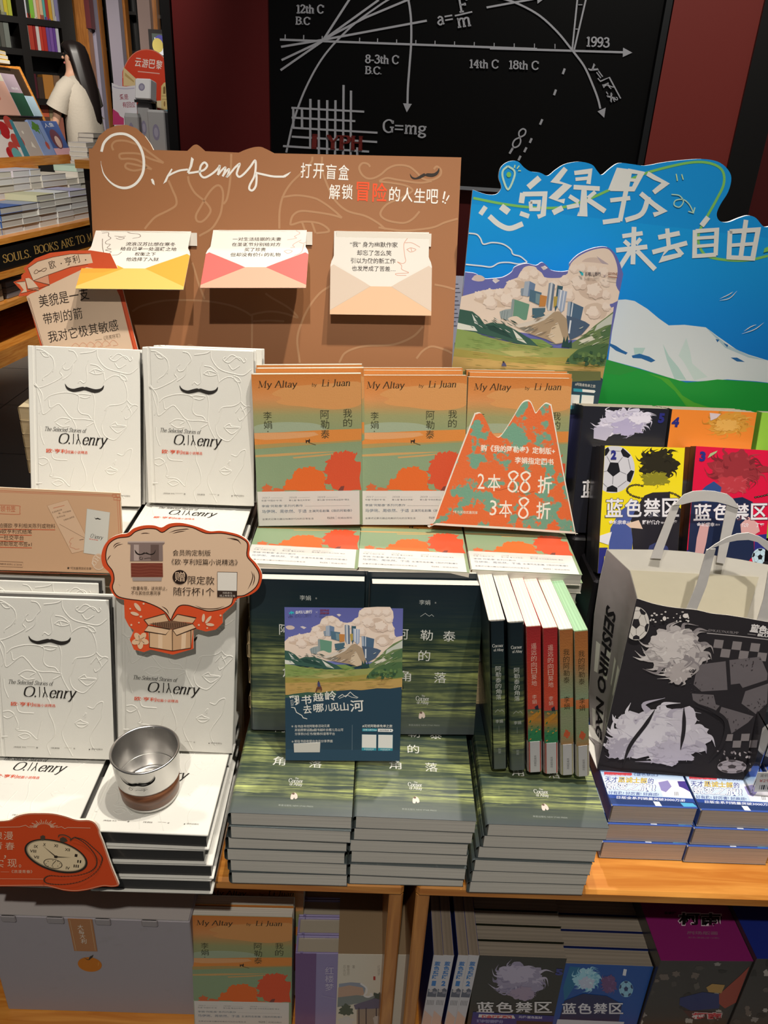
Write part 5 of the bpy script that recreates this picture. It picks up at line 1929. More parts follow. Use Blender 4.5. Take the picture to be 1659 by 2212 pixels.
O_ = smooth_pts(pts('130,225 150,160 200,112 260,96 320,106 380,150 420,222 434,300 424,382 380,450 320,482 260,480 200,448 150,390 131,330 126,292'), False, 5)
v, f = [], []
for i, q in enumerate(O_):
    t = i / (len(O_) - 1)
    a, b = O_[max(0, i - 1)], O_[min(len(O_) - 1, i + 1)]
    L = math.hypot(b[0] - a[0], b[1] - a[1])
    w = 19 if t < .7 else 19 * max(.1, (1 - t) / .3)
    nx, ny = -(b[1] - a[1]) / L * w / 2, (b[0] - a[0]) / L * w / 2
    v += [(q[0] + nx, q[1] + ny), (q[0] - nx, q[1] - ny)]
A.put(v, [(2 * i, 2 * i + 1, 2 * i + 3, 2 * i + 2) for i in range(len(O_) - 1)], WHT)
A.poly('484,422 498,418 508,436 512,466 494,452', WHT)
A.poly('572,456 600,395 632,345 640,352 612,402 596,440', WHT)
A.line('605,400 640,380 690,360 750,352', 14, WHT)
A.poly('774,262 792,278 780,330 756,380 742,374 762,330', WHT)
A.line('752,378 800,372 860,358 888,325 868,302 842,328 836,380 866,410 920,385 965,345 978,325 972,360 964,392', 15, WHT)
A.line('964,392 995,355 1018,338 1010,375 998,402', 14, WHT)
A.line('998,402 1025,365 1045,350 1038,385 1030,405 1060,372 1085,340', 14, WHT)
A.line('1085,340 1120,312 1108,352 1100,385 1118,405 1150,385 1195,335 1230,288 1236,330 1226,400 1195,460 1190,492 1212,502 1236,470 1242,410 1238,378', 15, WHT)
A.line('1238,376 1290,388 1360,402 1440,404', 15, WHT)
A.poly('1432,396 1490,367 1470,392 1444,411', WHT)
A.use(p5_)
for i, ch in enumerate('打开盲盒'):
    A.text(ch, (176 + i * 98, 303 + i * 5), (272 + i * 98 - 14, 307 + i * 5), 118, '#f4efe6', .008)
for i, ch in enumerate('解锁'):
    A.text(ch, (398 + i * 97, 470), (483 + i * 99, 474), 118, '#f4efe6', .008)
for i, ch in enumerate('冒险'):
    A.text(ch, (610 + i * 126, 484 + i * 6), (708 + i * 140, 488 + i * 6), 150, '#f6562a', .012)
for i, ch in enumerate('的人生吧'):
    A.text(ch, (866 + i * 97, 484 + i * 6), (950 + i * 99, 488 + i * 6), 112, '#f4efe6', .008)
A.line('1302,410 1290,470', 12, '#f4efe6', taper=0)
A.disc(1287, 490, 7, 8, '#f4efe6')
A.line('1335,440 1312,482', 10, '#f4efe6')
A.disc(1304, 500, 6, 7, '#f4efe6')
A.poly('1030,270 1045,293 1075,303 1110,284 1140,268 1150,275 1165,268 1215,268 1245,247 1256,226 1258,252 1240,280 1205,295 1165,292 1150,287 1110,308 1060,314 1036,296', '#2a211c', True, 3)
A.use(p4)
A.serif('O.Henry', (1156, 1250), (1270, 1252), 26, '#a0693f', w=12)
mb.art(A)
thing('header_board', 'brown cardboard header with white handwritten O. Henry and pale face outlines', 'sign board', M_bd, [('panel', mb.mesh('panel', 'card_print'))])

# ------------------------------------------------------------------ three folded letter cards on the board
def on_board(px, py):
    u, v_ = pp(px, py)
    return M_bd @ Vector((u, 0, v_))


def card(q, dark, mid, flap, lines, face, label, flat_=False, rot=(0, 0)):
    tl, tr = on_board(*q[0]), on_board(*q[1])
    W = (tr - tl).length
    ex = (tr - tl).normalized()
    h = .118
    n = M_bd.col[1].xyz
    mid_t = (tl + tr) / 2
    pxm = ((q[2][0] + q[3][0]) / 2, (q[2][1] + q[3][1]) / 2)
    d = ray(*pxm)
    # the foot of the card: on the sight line, one card height below the fold
    aa, bb, cc = d.dot(d), 2 * d.dot(CAM - mid_t), (CAM - mid_t).length_squared - h * h
    disc = bb * bb - 4 * aa * cc
    t = (-bb - math.sqrt(disc)) / (2 * aa) if disc > 0 else -bb / (2 * aa)
    foot = CAM + d * t
    if flat_:
        foot = mid_t + (-M_bd.col[2].xyz) * h - n * .022
    ev = (mid_t - foot)
    ev = (ev - ex * ev.dot(ex)).normalized()
    en = ev.cross(ex).normalized()
    org = foot - ex * W / 2
    hgt = (mid_t - foot).length
    M = Matrix(((ex.x, en.x, ev.x, org.x), (ex.y, en.y, ev.y, org.y), (ex.z, en.z, ev.z, org.z), (0, 0, 0, 1)))
    x = W * .035
    z2 = hgt * .655
    m = MB()
    out = [(-x, 0), (W + x, 0), (W + x, z2 - .008), (W + x * .7, z2 - .002), (W + .001, z2 + .003), (W, z2 + .006), (W, hgt), (0, hgt), (0, z2 + .006), (-.001, z2 + .003), (-x * .7, z2 - .002), (-x, z2 - .008)]
    m.slab(out, 0, .0008, '#d6d0c6', '#d6d0c6')
    A = Art(lambda a, b: (-x + a * (W + 2 * x), b * hgt))
    A.poly([(0, .04), (.40, .345), (.03, .60), (.0, .57)], mid)
    A.poly([(1, .04), (.60, .345), (.97, .60), (1, .57)], mid)
    A.poly([(0, 0), (1, 0), (1, .05), (.60, .345), (.40, .345), (0, .05)], flap)
    A.line([(0.0, .05), (.40, .345)], .004, dark, False)
    A.line([(1, .05), (.60, .345)], .004, dark, False)
    A.line([(.03, .62), (.40, .345), (.60, .345), (.97, .62)], .006, '#d8d0c4', False)
    for t_, a, b, y in lines:
        A.text(t_, (a, y), (b, y), .066, '#30251f', .012, .0)
    for s_, c in face:
        A.line(s_, .006, c)
    m.art(A)
    tab = MB()
    tab.box(0, W, 0, .0008, -.018, 0, '#e4dccf')
    r = thing('envelope_card', label, 'card', M, [('card', m.mesh('card', 'card_print'))], 'open envelope cards on the brown board')
    o = link('mounting_tab', tab.mesh('mounting_tab', 'card_print'), r)
    Mt = Matrix(((ex.x, n.x, M_bd[0][2], tl.x - n.x * .0016), (ex.y, n.y, M_bd[1][2], tl.y - n.y * .0016), (ex.z, n.z, M_bd[2][2], tl.z - n.z * .0016), (0, 0, 0, 1)))
    o.matrix_local = M.inverted() @ Mt
    return r


card([(220, 498), (426, 500), (165, 622), (394, 627)], '#c89434', '#dd9a38', '#cdb05c',
     [('流浪汉苏比想在寒冬', .36, .84, .73), ('给自己寻一处温暖之地', .32, .86, .645), ('权衡之下', .47, .67, .555), ('他选择了入狱', .40, .71, .465)],
     [('.10,.95 .16,.96 .17,.90 .20,.86 .16,.80 .17,.76 .21,.75 .19,.69 .23,.67 .18,.65 .24,.62 .2,.57 .3,.57 .34,.62', '#6a5a50'), ('.23,.9 .3,.89 .34,.9', '#6a5a50'), ('.25,.86 .3,.84 .33,.87 .27,.88', '#6a5a50'), ('.33,.99 .38,.95 .46,.94 .48,.89 .41,.86', '#6a5a50'), ('.12,.85 .14,.72 .17,.6', '#6a5a50')],
     'yellow envelope card tilting out at the left of the brown board')
card([(473, 497), (675, 497), (430, 619), (663, 624)], '#c4504a', '#d8605a', '#e09a82',
     [('一对生活拮据的夫妻', .24, .72, .80), ('在圣诞节分别给对方', .24, .72, .705), ('买了珍贵', .37, .58, .615), ('但却没有价值的礼物', .24, .73, .525)],
     [('.86,.99 .9,.94 .85,.88 .87,.85 .78,.82', '#d08a80'), ('.92,.82 .86,.76 .84,.72 .86,.69 .82,.68', '#d08a80'), ('.76,.62 .8,.64 .84,.62 .8,.58 .76,.62', '#d08a80'), ('.95,.75 .93,.6 .86,.54', '#d08a80'), ('.9,.78 .94,.76 .97,.78', '#d08a80')],
     'coral red envelope card tilting out at the middle of the brown board')
card([(727, 499), (932, 502), (719, 693), (934, 700)], '#b8a592', '#c9b6a4', '#d6ae8a',
     [('“我” 身为幽默作家', .19, .66, .81), ('却忘了怎么笑', .26, .60, .71), ('引以为傲的新工作', .20, .64, .615), ('也发展成了苦差…', .21, .64, .52)],
     [('.80,.98 .74,.9 .72,.84 .73,.72 .74,.65 .71,.62 .66,.64 .70,.60 .70,.56 .72,.54 .77,.51 .65,.5 .66,.48 .75,.48', '#c8907a'), ('.73,.87 .80,.87 .88,.82', '#c8907a'), ('.75,.79 .79,.81 .84,.79 .79,.76 .75,.79', '#c8907a'), ('.79,.81 .80,.77', '#c8907a')],
     'pale peach envelope card lying nearly flat at the right of the brown board', True)

# ------------------------------------------------------------------ banner sign behind the upper left white book
M_bn = M_bd @ Matrix.Translation((0, -.052, 0))
f7 = plane_map(M_bn, 'C7')
outl = [f7(*q) for q in pts('105,402 170,378 170,350 190,330 205,325 188,292 280,215 400,170 560,152 720,150 880,175 935,290 985,500 1102,960 1160,1180 400,1180 325,920 215,510 145,518 168,470')]
mb = MB()
mb.slab(outl, 0, .003, '#d4562f', '#e8dccb')
A = Art(f7)
CR2 = '#dcc0a4'
A.poly('210,520 240,498 305,472 395,425 690,285 860,310 955,520 1060,940 1110,1175 430,1175 340,915', CR2)
A.poly('122,405 200,395 215,485 165,490 190,465 155,420', CR2)
A.poly('200,375 230,370 262,392 308,448 308,472 222,458', CR2)
A.poly('222,292 300,240 420,205 560,180 720,175 740,250 560,280 400,340 265,392', CR2)
A.poly('265,392 385,345 396,425', '#d49a7c')
A.poly('230,458 308,448 308,472', '#d49a7c')
for s_ in ('222,292 300,240 420,205 560,180 720,178', '265,392 400,340 560,285 700,262', '222,292 265,392', '265,392 385,345 396,425 265,392', '200,375 222,458 308,472 308,445 222,458', '120,405 200,398', '165,492 215,482 395,428'):
    A.line(s_, 4, '#5a3a28', False)
for s_ in ('232,530 345,915', '955,500 1075,960 1130,1175', '222,525 335,915'):
    A.line(s_, 3, '#6a2e1c', False)
A.line('272,325 290,305 315,320 340,300 365,292 370,300 350,318 318,312 295,332 275,335 272,325', 4, '#5a3a28')
A.text('欧', (402, 302), (450, 288), 66, '#3a2a20')
A.disc(488, 255, 5, 5, '#3a2a20')
A.text('亨利', (525, 275), (640, 245), 66, '#3a2a20')
A.disc(682, 226, 5, 5, '#3a2a20')
for t_, a, b, h in (('美貌是一支', (318, 608), (715, 540), 100), ('带刺的箭', (352, 745), (662, 692), 92), ('我对它极其敏感', (392, 888), (948, 788), 92)):
    A.text(t_, a, b, h, '#2c2019')
A.text('——《月亮特写》', (760, 880), (962, 845), 36, '#7a6450')
for k in range(6):
    A.line([(560 + k * 60, 930 - 4 * k), (600 + k * 60, 890 - 5 * k), (640 + k * 60, 925 - 5 * k), (600 + k * 60, 935 - 5 * k)], 4, '#d8a284')
mb.art(A)
pn = mb.mesh('panel', 'card_print')
mb = MB()
ys = [q[1] for q in outl]
xs = [q[0] for q in outl]
mb.box(.06, .12, .003, .045, .005, .08, '#e8dccb')
thing('banner_sign', 'cream sign with red edge and ribbon banner behind the upper left white book', 'sign', M_bn, [('panel', pn), ('rear_prop', mb.mesh('rear_prop', 'card_print'))])

# ------------------------------------------------------------------ printed valley landscape used on leaflet and standee


def landscape(A, T, left, right):
    def P(s_):
        return [T(left if x <= 380 else (right if x >= 1112 else x), y) for x, y in pts(s_)]
    p = lambda s_, c, sm=False: A.poly(P(s_), c, sm, 4)
    p('378,440 400,418 440,402 480,396 540,385 556,350 600,330 612,300 640,281 680,279 715,298 735,322 775,328 800,322 842,290 845,262 862,242 880,232 960,229 1040,232 1058,262 1062,300 1052,332 1066,380 1070,430 1112,420 1112,560 900,590 378,560', '#ecd8c8')
    p('560,355 600,342 640,350 690,372 640,372 600,380', '#d3bba8', True)
    p('400,450 460,430 520,440 560,470 480,470', '#d8c0ac', True)
    p('900,330 960,300 1010,330 1040,380 980,400 920,380', '#d6bfae', True)
    p('950,430 1010,410 1060,440 1040,480 960,470', '#d8c2b0', True)
    p('384,345 400,336 425,338 442,350 430,362 400,362', '#d8c4bc', True)
    p('476,346 492,342 516,352 500,362', '#dcd0d0')
    p('706,272 722,268 736,276 722,286', '#dcd0d0')
    r = random.Random(77)
    for x, y, q in ((420, 425, 26), (470, 410, 28), (520, 402, 24), (575, 362, 30), (630, 318, 30), (675, 302, 26), (720, 330, 28), (780, 345, 26), (830, 318, 28), (868, 262, 26), (905, 255, 26), (960, 262, 30), (1015, 262, 28), (1030, 310, 26), (1040, 365, 26), (1050, 420, 24), (600, 400, 34), (560, 430, 36), (900, 320, 40), (980, 350, 44), (850, 380, 40), (990, 450, 36), (480, 450, 36)):
        lo = r.choice(['#e0cbbc', '#dcc5b6', '#e2cec0'])
        A.poly([T(*w) for w in blob(x + q * .25, y + q * .3, q, q * .8, 22, .25, int(x))], lo)
        A.poly([T(*w) for w in blob(x, y, q * 1.05, q * .8, 26, .35, int(y))], '#f0dfd2')
    # towers of giant books among the clouds
    for s_, c in (('623,378 640,374 640,412 628,410', '#8a98a8'), ('638,345 662,341 662,412 638,408', '#a8b4c4'), ('662,341 692,352 690,400 662,412', '#6f86a8'), ('668,378 728,388 726,446 672,430', '#54748a'), ('722,398 757,402 755,448 724,452', '#c8884a'), ('700,392 722,396 722,440 704,436', '#7a96a0'),
                  ('757,342 766,338 768,462 758,440', '#8a96a8'), ('766,338 776,338 778,470 768,462', '#d0d4d8'), ('776,340 788,346 790,476 778,470', '#6a7a90'), ('800,348 828,350 826,400 806,470 800,440', '#3e6070'), ('808,364 852,372 850,455 836,470 810,440', '#a0aec8'), ('818,366 826,368 824,456 818,450', '#e0e4ea'), ('836,369 842,370 840,462 836,462', '#d8dce6'),
                  ('587,432 600,430 602,530 590,522', '#93a0a2'), ('600,430 676,446 672,520 612,535 604,532', '#6c9a84'), ('535,492 560,480 592,474 590,530 545,520', '#9aa6a8'), ('692,462 756,455 758,500 700,512', '#4c6c7c'), ('790,400 808,398 808,440 796,450', '#b8a050'),
                  ('862,416 876,416 880,500 866,490', '#a0b0c4'), ('876,416 942,436 936,500 880,500', '#4f6a86'), ('884,420 890,421 890,498 884,498', '#cfd6e0')):
        p(s_, c)
    for x in (548, 560, 574):
        A.line([T(x, 486), T(x, 526)], 2, '#6a787c', False)
    p('580,520 620,505 660,520 700,505 740,520 700,540 620,540', '#e6d4c2', True)
    p('750,480 790,465 830,480 800,500', '#e6d4c2', True)
    # mountains
    p('612,548 660,535 700,518 730,508 760,490 800,470 822,464 850,482 872,500 892,560 885,600 835,614 780,596 700,580', '#b09a80')
    p('612,548 700,518 800,470 760,510 720,530 680,545 640,556', '#dcd2c6')
    p('800,540 830,520 850,560 870,600 830,612 790,585', '#d8c4aa')
    p('640,556 700,545 720,560 680,572', '#8a8478')
    p('864,480 905,486 960,500 985,512 950,560 925,575 898,590 884,560', '#4f627c')
    p('884,500 892,500 892,560 884,560', '#dde2ea')
    p('378,498 402,503 440,525 470,556 500,545 560,546 620,566 690,596 760,618 820,626 800,642 640,628 480,602 378,585', '#3c5f54')
    p('400,512 425,540 440,560 420,555', '#d8dcd6')
    p('470,556 520,560 580,580 620,610 560,596 500,580', '#2c4a44')
    p('610,566 660,600 690,625 640,612', '#dfe0d6')
    p('378,560 420,570 440,590 378,590', '#dfe0d6')
    p('905,605 960,565 1010,512 1060,470 1112,442 1112,610 960,645 900,630', '#6f8458')
    p('1020,510 1112,450 1112,500 1060,510 1010,540', '#c8ccc0')
    p('940,590 1000,560 1020,575 970,600', '#dcd8c8')
    p('1040,540 1112,500 1112,560 1060,580', '#55734e')
    # meadows
    p('378,588 480,610 640,630 820,632 1000,625 1112,585 1112,715 378,710', '#9aa05e')
    p('378,588 430,596 520,620 620,640 540,665 378,672', '#8aa05c')
    p('700,600 760,600 820,625 760,640', '#7c9a56')
    p('378,678 620,690 820,676 1112,645 1112,720 378,720', '#a3974e')
    p('378,714 700,716 1112,700 1112,772 700,790 378,795', '#c2a060')
    p('560,670 700,655 760,670 640,690', '#b8b070')
    p('890,695 910,660 940,630 1000,602 1060,592 1112,588 1112,660 1040,680 960,698', '#4f6e48')
    p('890,698 900,668 912,698', '#33543f')
    p('860,625 866,575 876,600 884,568 892,605 906,590 912,625', '#2c4a48')
    p('940,650 980,635 1040,650 1100,630 1112,650 1112,690 960,696', '#5d7a4c', True)
    def strokes(x0, x1, y0, y1, n, cols, ln, w, rise=0):
        for k in range(n):
            x, y, l = r.uniform(x0, x1 - ln), r.uniform(y0, y1), r.uniform(.4, 1) * ln
            A.line([T(x, y), T(x + l * .5, y + r.uniform(-2, 2) + rise * l * .5), T(x + l, y + rise * l)], w, r.choice(cols), taper=1)
    strokes(400, 640, 520, 570, 26, ['#d4d8d2', '#274640', '#54766a', '#2f544a'], 36, 3.2, .45)
    strokes(660, 860, 500, 590, 26, ['#e6dacb', '#8e7c68', '#c8b298', '#9a8a78'], 34, 3.4, -.5)
    strokes(930, 1100, 530, 610, 20, ['#89a066', '#d4d6c6', '#5a7850'], 40, 3.4, -.55)
    strokes(385, 860, 605, 665, 40, ['#a4b46c', '#7f9a52', '#90a45a', '#6f8c4c'], 60, 2.6, .04)
    strokes(385, 1090, 680, 768, 60, ['#b39f58', '#cfae6c', '#a8924e', '#c8a868', '#8f8a4a'], 80, 2.6, 0)
    for k in range(24):
        x = r.uniform(930, 1095)
        A.poly([T(*w) for w in blob(x, r.uniform(625, 690), r.uniform(8, 18), r.uniform(8, 16), 14, .4, k)], r.choice(['#3e5e44', '#4f6e48', '#6a8852', '#35543e']))
    A.out.append(([], [], lin('#000')))


# leaflet
LW, LH = .1455, .2035
lm = quad_map((378, 215), (1121, 243), (1104, 1243), (371, 1230), LW, LH)
A = Art(lm)
A.grad('379,216 1120,244 1117,600 378,600', ['#6266a8', '#6a70b4', '#7880be'])
landscape(A, lambda x, y: (x, y), 376, 1117.5)
A.poly('374,796 430,788 520,780 600,784 700,772 800,765 860,770 960,758 1040,762 1115,752 1104,1242 371,1229', '#2c4658')
A.poly('374,796 430,786 520,776 600,782 700,768 700,800 374,812', '#3f5f50')
for s_, c in (('568,775 576,748 590,735 606,738 612,760 606,775 600,758 582,758 576,776', '#6a4434'), ('584,740 582,715 590,705 598,715 602,742', '#4a4a70')):
    A.poly(s_, c)
A.disc(589, 706, 4, 4, '#3a2a24', 10)
CW = '#e8e6de'
for i, (ch, x0, x1, y, h) in enumerate((('翻', 402, 466, 864, 66), ('书', 480, 545, 860, 62), ('越', 555, 622, 842, 58), ('岭', 632, 704, 838, 66), ('去', 492, 545, 922, 58), ('哪', 556, 622, 914, 56), ('儿', 628, 670, 908, 44), ('见', 664, 722, 908, 54), ('山', 728, 780, 908, 56), ('河', 790, 876, 914, 78))):
    A.text(ch, (x0, y), (x1, y - 4), h, CW, .012)
A.line('712,815 740,795 760,812 790,780 815,805 840,818', 4, CW, False)
A.line('720,822 770,800 800,815 835,822', 3, CW, False)
A.line('412,875 435,880 445,910 480,932 488,948 514,956', 5, CW, False)
A.text('在书店寻找阿勒泰活动元素', (433, 1015), (658, 1014), 19, CW)
A.text('并拍照带话题#翻书越岭去哪儿见山河', (433, 1040), (744, 1042), 19, CW)
A.text('分享到小红书/微博/抖音等平台', (433, 1066), (690, 1068), 19, CW)
A.text('前往书店收银台出示分享界面', (430, 1116), (676, 1118), 19, CW)
for y in (1008, 1112):
    A.text('*', (412, y + 4), (424, y + 4), 14, CW)
A.line('802,1000 800,1182', 1.5, '#8a9aa6')
A.text('#无忧阿勒泰免单之旅', (866, 1018), (1056, 1022), 20, CW, .01)
A.poly('866,1026 960,1028 958,1046 866,1044', '#3aa0b4')
A.text('去哪儿旅行App', (872, 1042), (958, 1044), 13, '#f0f4f4')
A.poly('965,1028 1056,1031 1062,1040 1056,1052 965,1049', '#f0f0ee', False)
A.text('我的阿勒泰', (975, 1045), (1035, 1047), 12, '#54606a', .01)
A.disc(1046, 1040, 4, 4, '#54606a', 12)
for x0, x1, yy in ((863, 956, 1065), (967, 1060, 1068)):
    A.poly([(x0, yy), (x1, yy + 3), (x1 - 1, yy + 125), (x0 - 1, yy + 121)], '#3a9aae')
    A.poly([(x0 + 1, yy + 1), (x1 - 1, yy + 4), (x1 - 2, yy + 94), (x0, yy + 90)], '#ecece8')
    A.text('扫码前往', (x0 + 14, yy + 105), (x1 - 16, yy + 107), 9, '#e8f2f2')
    A.text('专题页', (x0 + 26, yy + 117), (x1 - 28, yy + 119), 9, '#e8f2f2')
A.poly('402,240 410,252 416,246 422,238 430,246 438,244 440,262 432,252 424,264 420,252 412,262', '#38b8c8')
A.text('去哪儿旅行', (448, 260), (554, 258), 22, '#eceaf0', .02)
A.line('576,245 588,257', 2, '#b8b8d8', False)
A.line('588,245 576,257', 2, '#b8b8d8', False)
A.text('SISYPHE', (603, 247), (660, 249), 14, '#7a2a3a', .03)
A.line('603,254 661,256', 3, '#7a3a4a', False)
A.text('西西弗书店', (604, 264), (660, 265), 9, '#8a3a4a', .02)
M_lf = pose((-.0915, .738, GTOP + .004), .4, 14.5, 1.6)
nseg = 10
mb = MB()
curl = lambda z: -.004 * max(0, 1 - z / .03) ** 2
for sd, off_ in ((0, 0), (1, .0003)):
    v = [(x, off_ + curl(LH * k / nseg), LH * k / nseg) for k in range(nseg + 1) for x in (0, LW)]
    mb.add(v, [(2 * k, 2 * k + 1, 2 * k + 3, 2 * k + 2) if sd == 0 else (2 * k + 2, 2 * k + 3, 2 * k + 1, 2 * k) for k in range(nseg)], '#2c4658')
for v, f, c in A.out:
    if v:
        mb.add([(a, -d + curl(0) * (1 if b < .0 else 0), b) for a, b, d in v], f, c)
lf = mb.mesh('sheet', 'gloss_print')
st = MB()
q = [lm(*a) for a in pts('425,1122 597,1116 593,1182 427,1181')]
st.slab(q, -.0024, -.0017, '#cfcdc6')
tag(thing('leaflet', 'valley landscape leaflet with white brush lettering leaning on the green books', 'leaflet', M_lf, [('sheet', lf), ('paper_sticker', st.mesh('paper_sticker', 'matte_print'), 'blank whitish sticker')]),
    'valley landscape leaflet with white brush lettering leaning on the green books', 'leaflet')

# ------------------------------------------------------------------ blue standee and landscape standee at the right rear
M_bl = pose((.118, 1.135, TZ + .001), -.5, .8, -1.0)
c6 = plane_map(M_bl, 'C6')
outl = [c6(*q) for q in smooth_pts(pts('145,190 215,213 262,214 285,195 292,170 278,125 290,75 330,45 375,44 408,75 440,95 490,102 530,118 570,88 620,58 690,46 755,60 785,95 808,114 850,80 895,53 960,58 1030,66 1120,50 1220,38 1320,32 1400,45 1450,82 1471,130 1455,200 1415,265 1396,315 1412,350 1455,356 1510,335 1558,322 1598,335 1640,380 1700,372 1780,390'), False, 4)]
lo = c6(105, 600)
k = (lo[0] - outl[0][0]) / (lo[1] - outl[0][1])
xr_ = outl[-1][0]
outl += [(xr_, 0), (outl[0][0] - outl[0][1] * k, 0)]
mb = MB()
mb.slab(outl, 0, .006, '#169dee', '#d8dce0')
A = Art(c6)
A.grad('138,262 1765,450 1765,1260 70,1240', ['#18a6f4', '#169dee', '#138fe6', '#1080da', '#0e74cc'])
A.poly('880,755 930,752 975,760 1040,800 1100,850 1150,885 1230,882 1340,895 1400,940 1500,1010 1560,1035 1650,1062 1760,1090 1760,1190 1600,1172 1450,1162 1300,1172 1200,1168 1000,1105 840,1062', '#dfe8ec')
A.poly('1120,980 1150,1040 1200,1100 1240,1165 1180,1160 1140,1060', '#b8d8d4')
A.poly('1240,950 1260,1020 1270,1080 1350,1150 1280,1165 1225,1070 1200,1040', '#cfe4e2')
A.poly('970,1000 1030,1000 1010,1040 975,1035', '#b8d8d4')
A.poly('1340,895 1450,985 1560,1038 1650,1065 1560,1050 1440,1000', '#b0ccd8')
for s_ in ('845,975 880,990 910,1010 940,1025 930,1035 880,1015 848,990', '960,1040 1000,1030 1050,1045 1082,1065 1060,1075 1010,1055 965,1052', '1390,955 1410,958 1400,972', '1430,975 1455,985 1450,998', '1468,1050 1500,1050 1540,1072 1500,1070'):
    A.poly(s_, '#2a6aa8')
A.poly('825,1058 1000,1108 1150,1152 1240,1178 1320,1172 1400,1162 1560,1172 1760,1190 1760,2100 600,2100 700,1400', '#24a040')
A.poly('1040,1130 1150,1160 1210,1230 1260,1300 1310,1353 1290,1360 1240,1300 1180,1220 1110,1160', '#4fae38')
A.poly('1180,1220 1280,1280 1420,1325 1560,1353 1540,1400 1330,1400 1260,1310', '#56b23a')
A.poly('825,1058 900,1080 1000,1110 900,1140 810,1130', '#2f9a40')
A.poly('1340,1340 1420,1325 1480,1345 1420,1360', '#7a9a3a')
GL = '#86cf6a'
A.line('148,232 300,262 450,280 600,280 720,245 850,188 1000,116 1150,72 1280,48 1370,56 1425,92 1432,160 1395,240 1345,330 1305,410 1308,480 1350,530 1450,550 1560,550 1659,528', 13, GL)
BW = '#eef0ec'
S6 = lambda s_, w=27, sm=False: A.line(s_, w, BW, sm, 5)
S6('212,276 184,316', 24)
S6('230,325 280,368 335,388 402,364', 27, True)
S6('290,275 330,305', 34)
S6('388,310 434,326', 24)
S6('488,128 430,178', 30)
S6('402,206 394,258', 28); S6('402,212 516,210 506,318 478,328', 24); S6('440,252 486,252 482,290 444,290 441,250', 19)
S6('622,80 566,148 632,165 556,236 616,248', 26); S6('556,308 606,282', 28)
S6('666,104 748,94 738,160', 22); S6('672,136 738,130', 18); S6('662,176 796,184', 24); S6('716,182 712,322 684,312', 26); S6('640,222 688,252', 22); S6('628,280 690,268', 22); S6('774,200 736,232', 20); S6('732,238 824,300', 26)
A.poly('884,76 960,86 930,190 838,192', BW); S6('940,92 1010,104 968,186 850,184', 24); S6('905,135 990,142', 17); S6('950,98 900,350', 24); S6('850,244 952,232', 22); S6('812,356 900,344', 24)
S6('1040,106 1078,128 1134,156 1072,204', 24, False); S6('1006,208 1070,262 1122,300 1072,318', 25); S6('1046,226 1012,312 928,346', 25, True)
S6('912,428 1016,412', 22); S6('922,452 950,476', 22); S6('1006,440 982,468', 20); S6('880,500 1040,482', 24); S6('972,380 966,572', 24); S6('954,502 898,588', 24); S6('986,502 1080,598', 25)
S6('1096,434 1206,412', 24); S6('1142,388 1150,480', 22); S6('1066,510 1244,462', 24); S6('1150,484 1108,548 1212,522', 22); S6('1188,486 1220,524', 22)
S6('1352,330 1318,374', 27); S6('1288,402 1396,394 1390,526', 22); S6('1284,396 1282,530 1392,522', 22); S6('1288,438 1388,432', 17); S6('1288,480 1388,472', 17)
S6('1462,404 1608,394 1580,542 1458,536 1464,400', 24); S6('1546,344 1518,540', 24); S6('1470,474 1590,466', 18)
A.line('325,68 358,92 356,130 326,188 300,130 300,92 325,68', 10, '#c8ecd8', True, 5, closed=False)
A.disc(330, 112, 12, 14, GL)
for s_ in ('362,62 358,78', '384,66 372,82', '392,92 378,92', '1188,108 1194,144', '1216,110 1224,138'):
    A.line(s_, 6, '#c8ecb8', False)
A.line('1164,213 1205,220 1225,250 1205,278 1178,268 1185,244 1225,240 1255,265 1276,305', 6, '#bfe8d0')
A.line('1250,300 1276,308 1284,280', 6, '#bfe8d0', False)
A.line('125,412 165,418 185,440 200,468 245,460 300,468 340,495 352,520 390,532 424,560', 7, BW)
A.line('424,562 380,570 330,562 280,565 240,585 190,580 110,572', 7, BW)
for s_ in ('1410,758 1462,745 1500,708', '1412,748 1455,728 1480,712', '1525,928 1590,905 1638,870', '1535,915 1570,892 1600,880'):
    A.line(s_, 4, BW, taper=1)
A.poly('1640,490 1660,480 1660,505 1635,512', GL)
mb.art(A)
bl_p = mb.mesh('panel', 'card_print')
mb = MB()
mb.box(.25, .29, .006, .10, 0, .25, '#d8dce0')
thing('standee_board', 'large blue standee with white brush characters, snowy mountain and green meadow', 'standee', M_bl, [('panel', bl_p), ('rear_support', mb.mesh('rear_support', 'card_print'))])

zl = .83
M_ln = pose((.115, 1.098, zl), -1.0, 1.2, -1.2)
c6 = plane_map(M_ln, 'C6')
outl = [c6(*q) for q in smooth_pts(pts('108,612 160,620 200,645 245,645 300,638 345,612 362,585 420,568 470,578 500,562 525,578 548,602 600,610 645,600 642,568 690,520 760,490 825,482 865,505 895,555 917,622'), False, 4)]
b1, b2 = c6(775, 1342), c6(20, 1310)
outl += [(b1[0], 0.0), (b2[0], 0.0)]
mb = MB()
mb.slab(outl, 0, .005, '#6c70b6', '#d8d4d8')
T6 = lambda x, y: (412 + 1.035 * (x - 638) - .152 * (y - 345), 660 + 1.12 * (y - 345) + .10 * (x - 638))
A = Art(c6)
A.poly('640,700 655,620 645,575 690,530 760,498 825,490 858,512 880,560 888,610 880,680 900,760 640,800', '#ecd8c8', True)
A.poly('390,660 398,600 430,580 470,588 480,620 520,640 600,640 660,620 660,720 390,720', '#ecd8c8', True)
A.poly('140,650 160,632 200,645 180,660', '#dccad0', True)
A.poly('245,655 262,645 280,658 262,670', '#eae4ea')
A.poly('500,585 515,578 530,590 515,600', '#eae4ea')
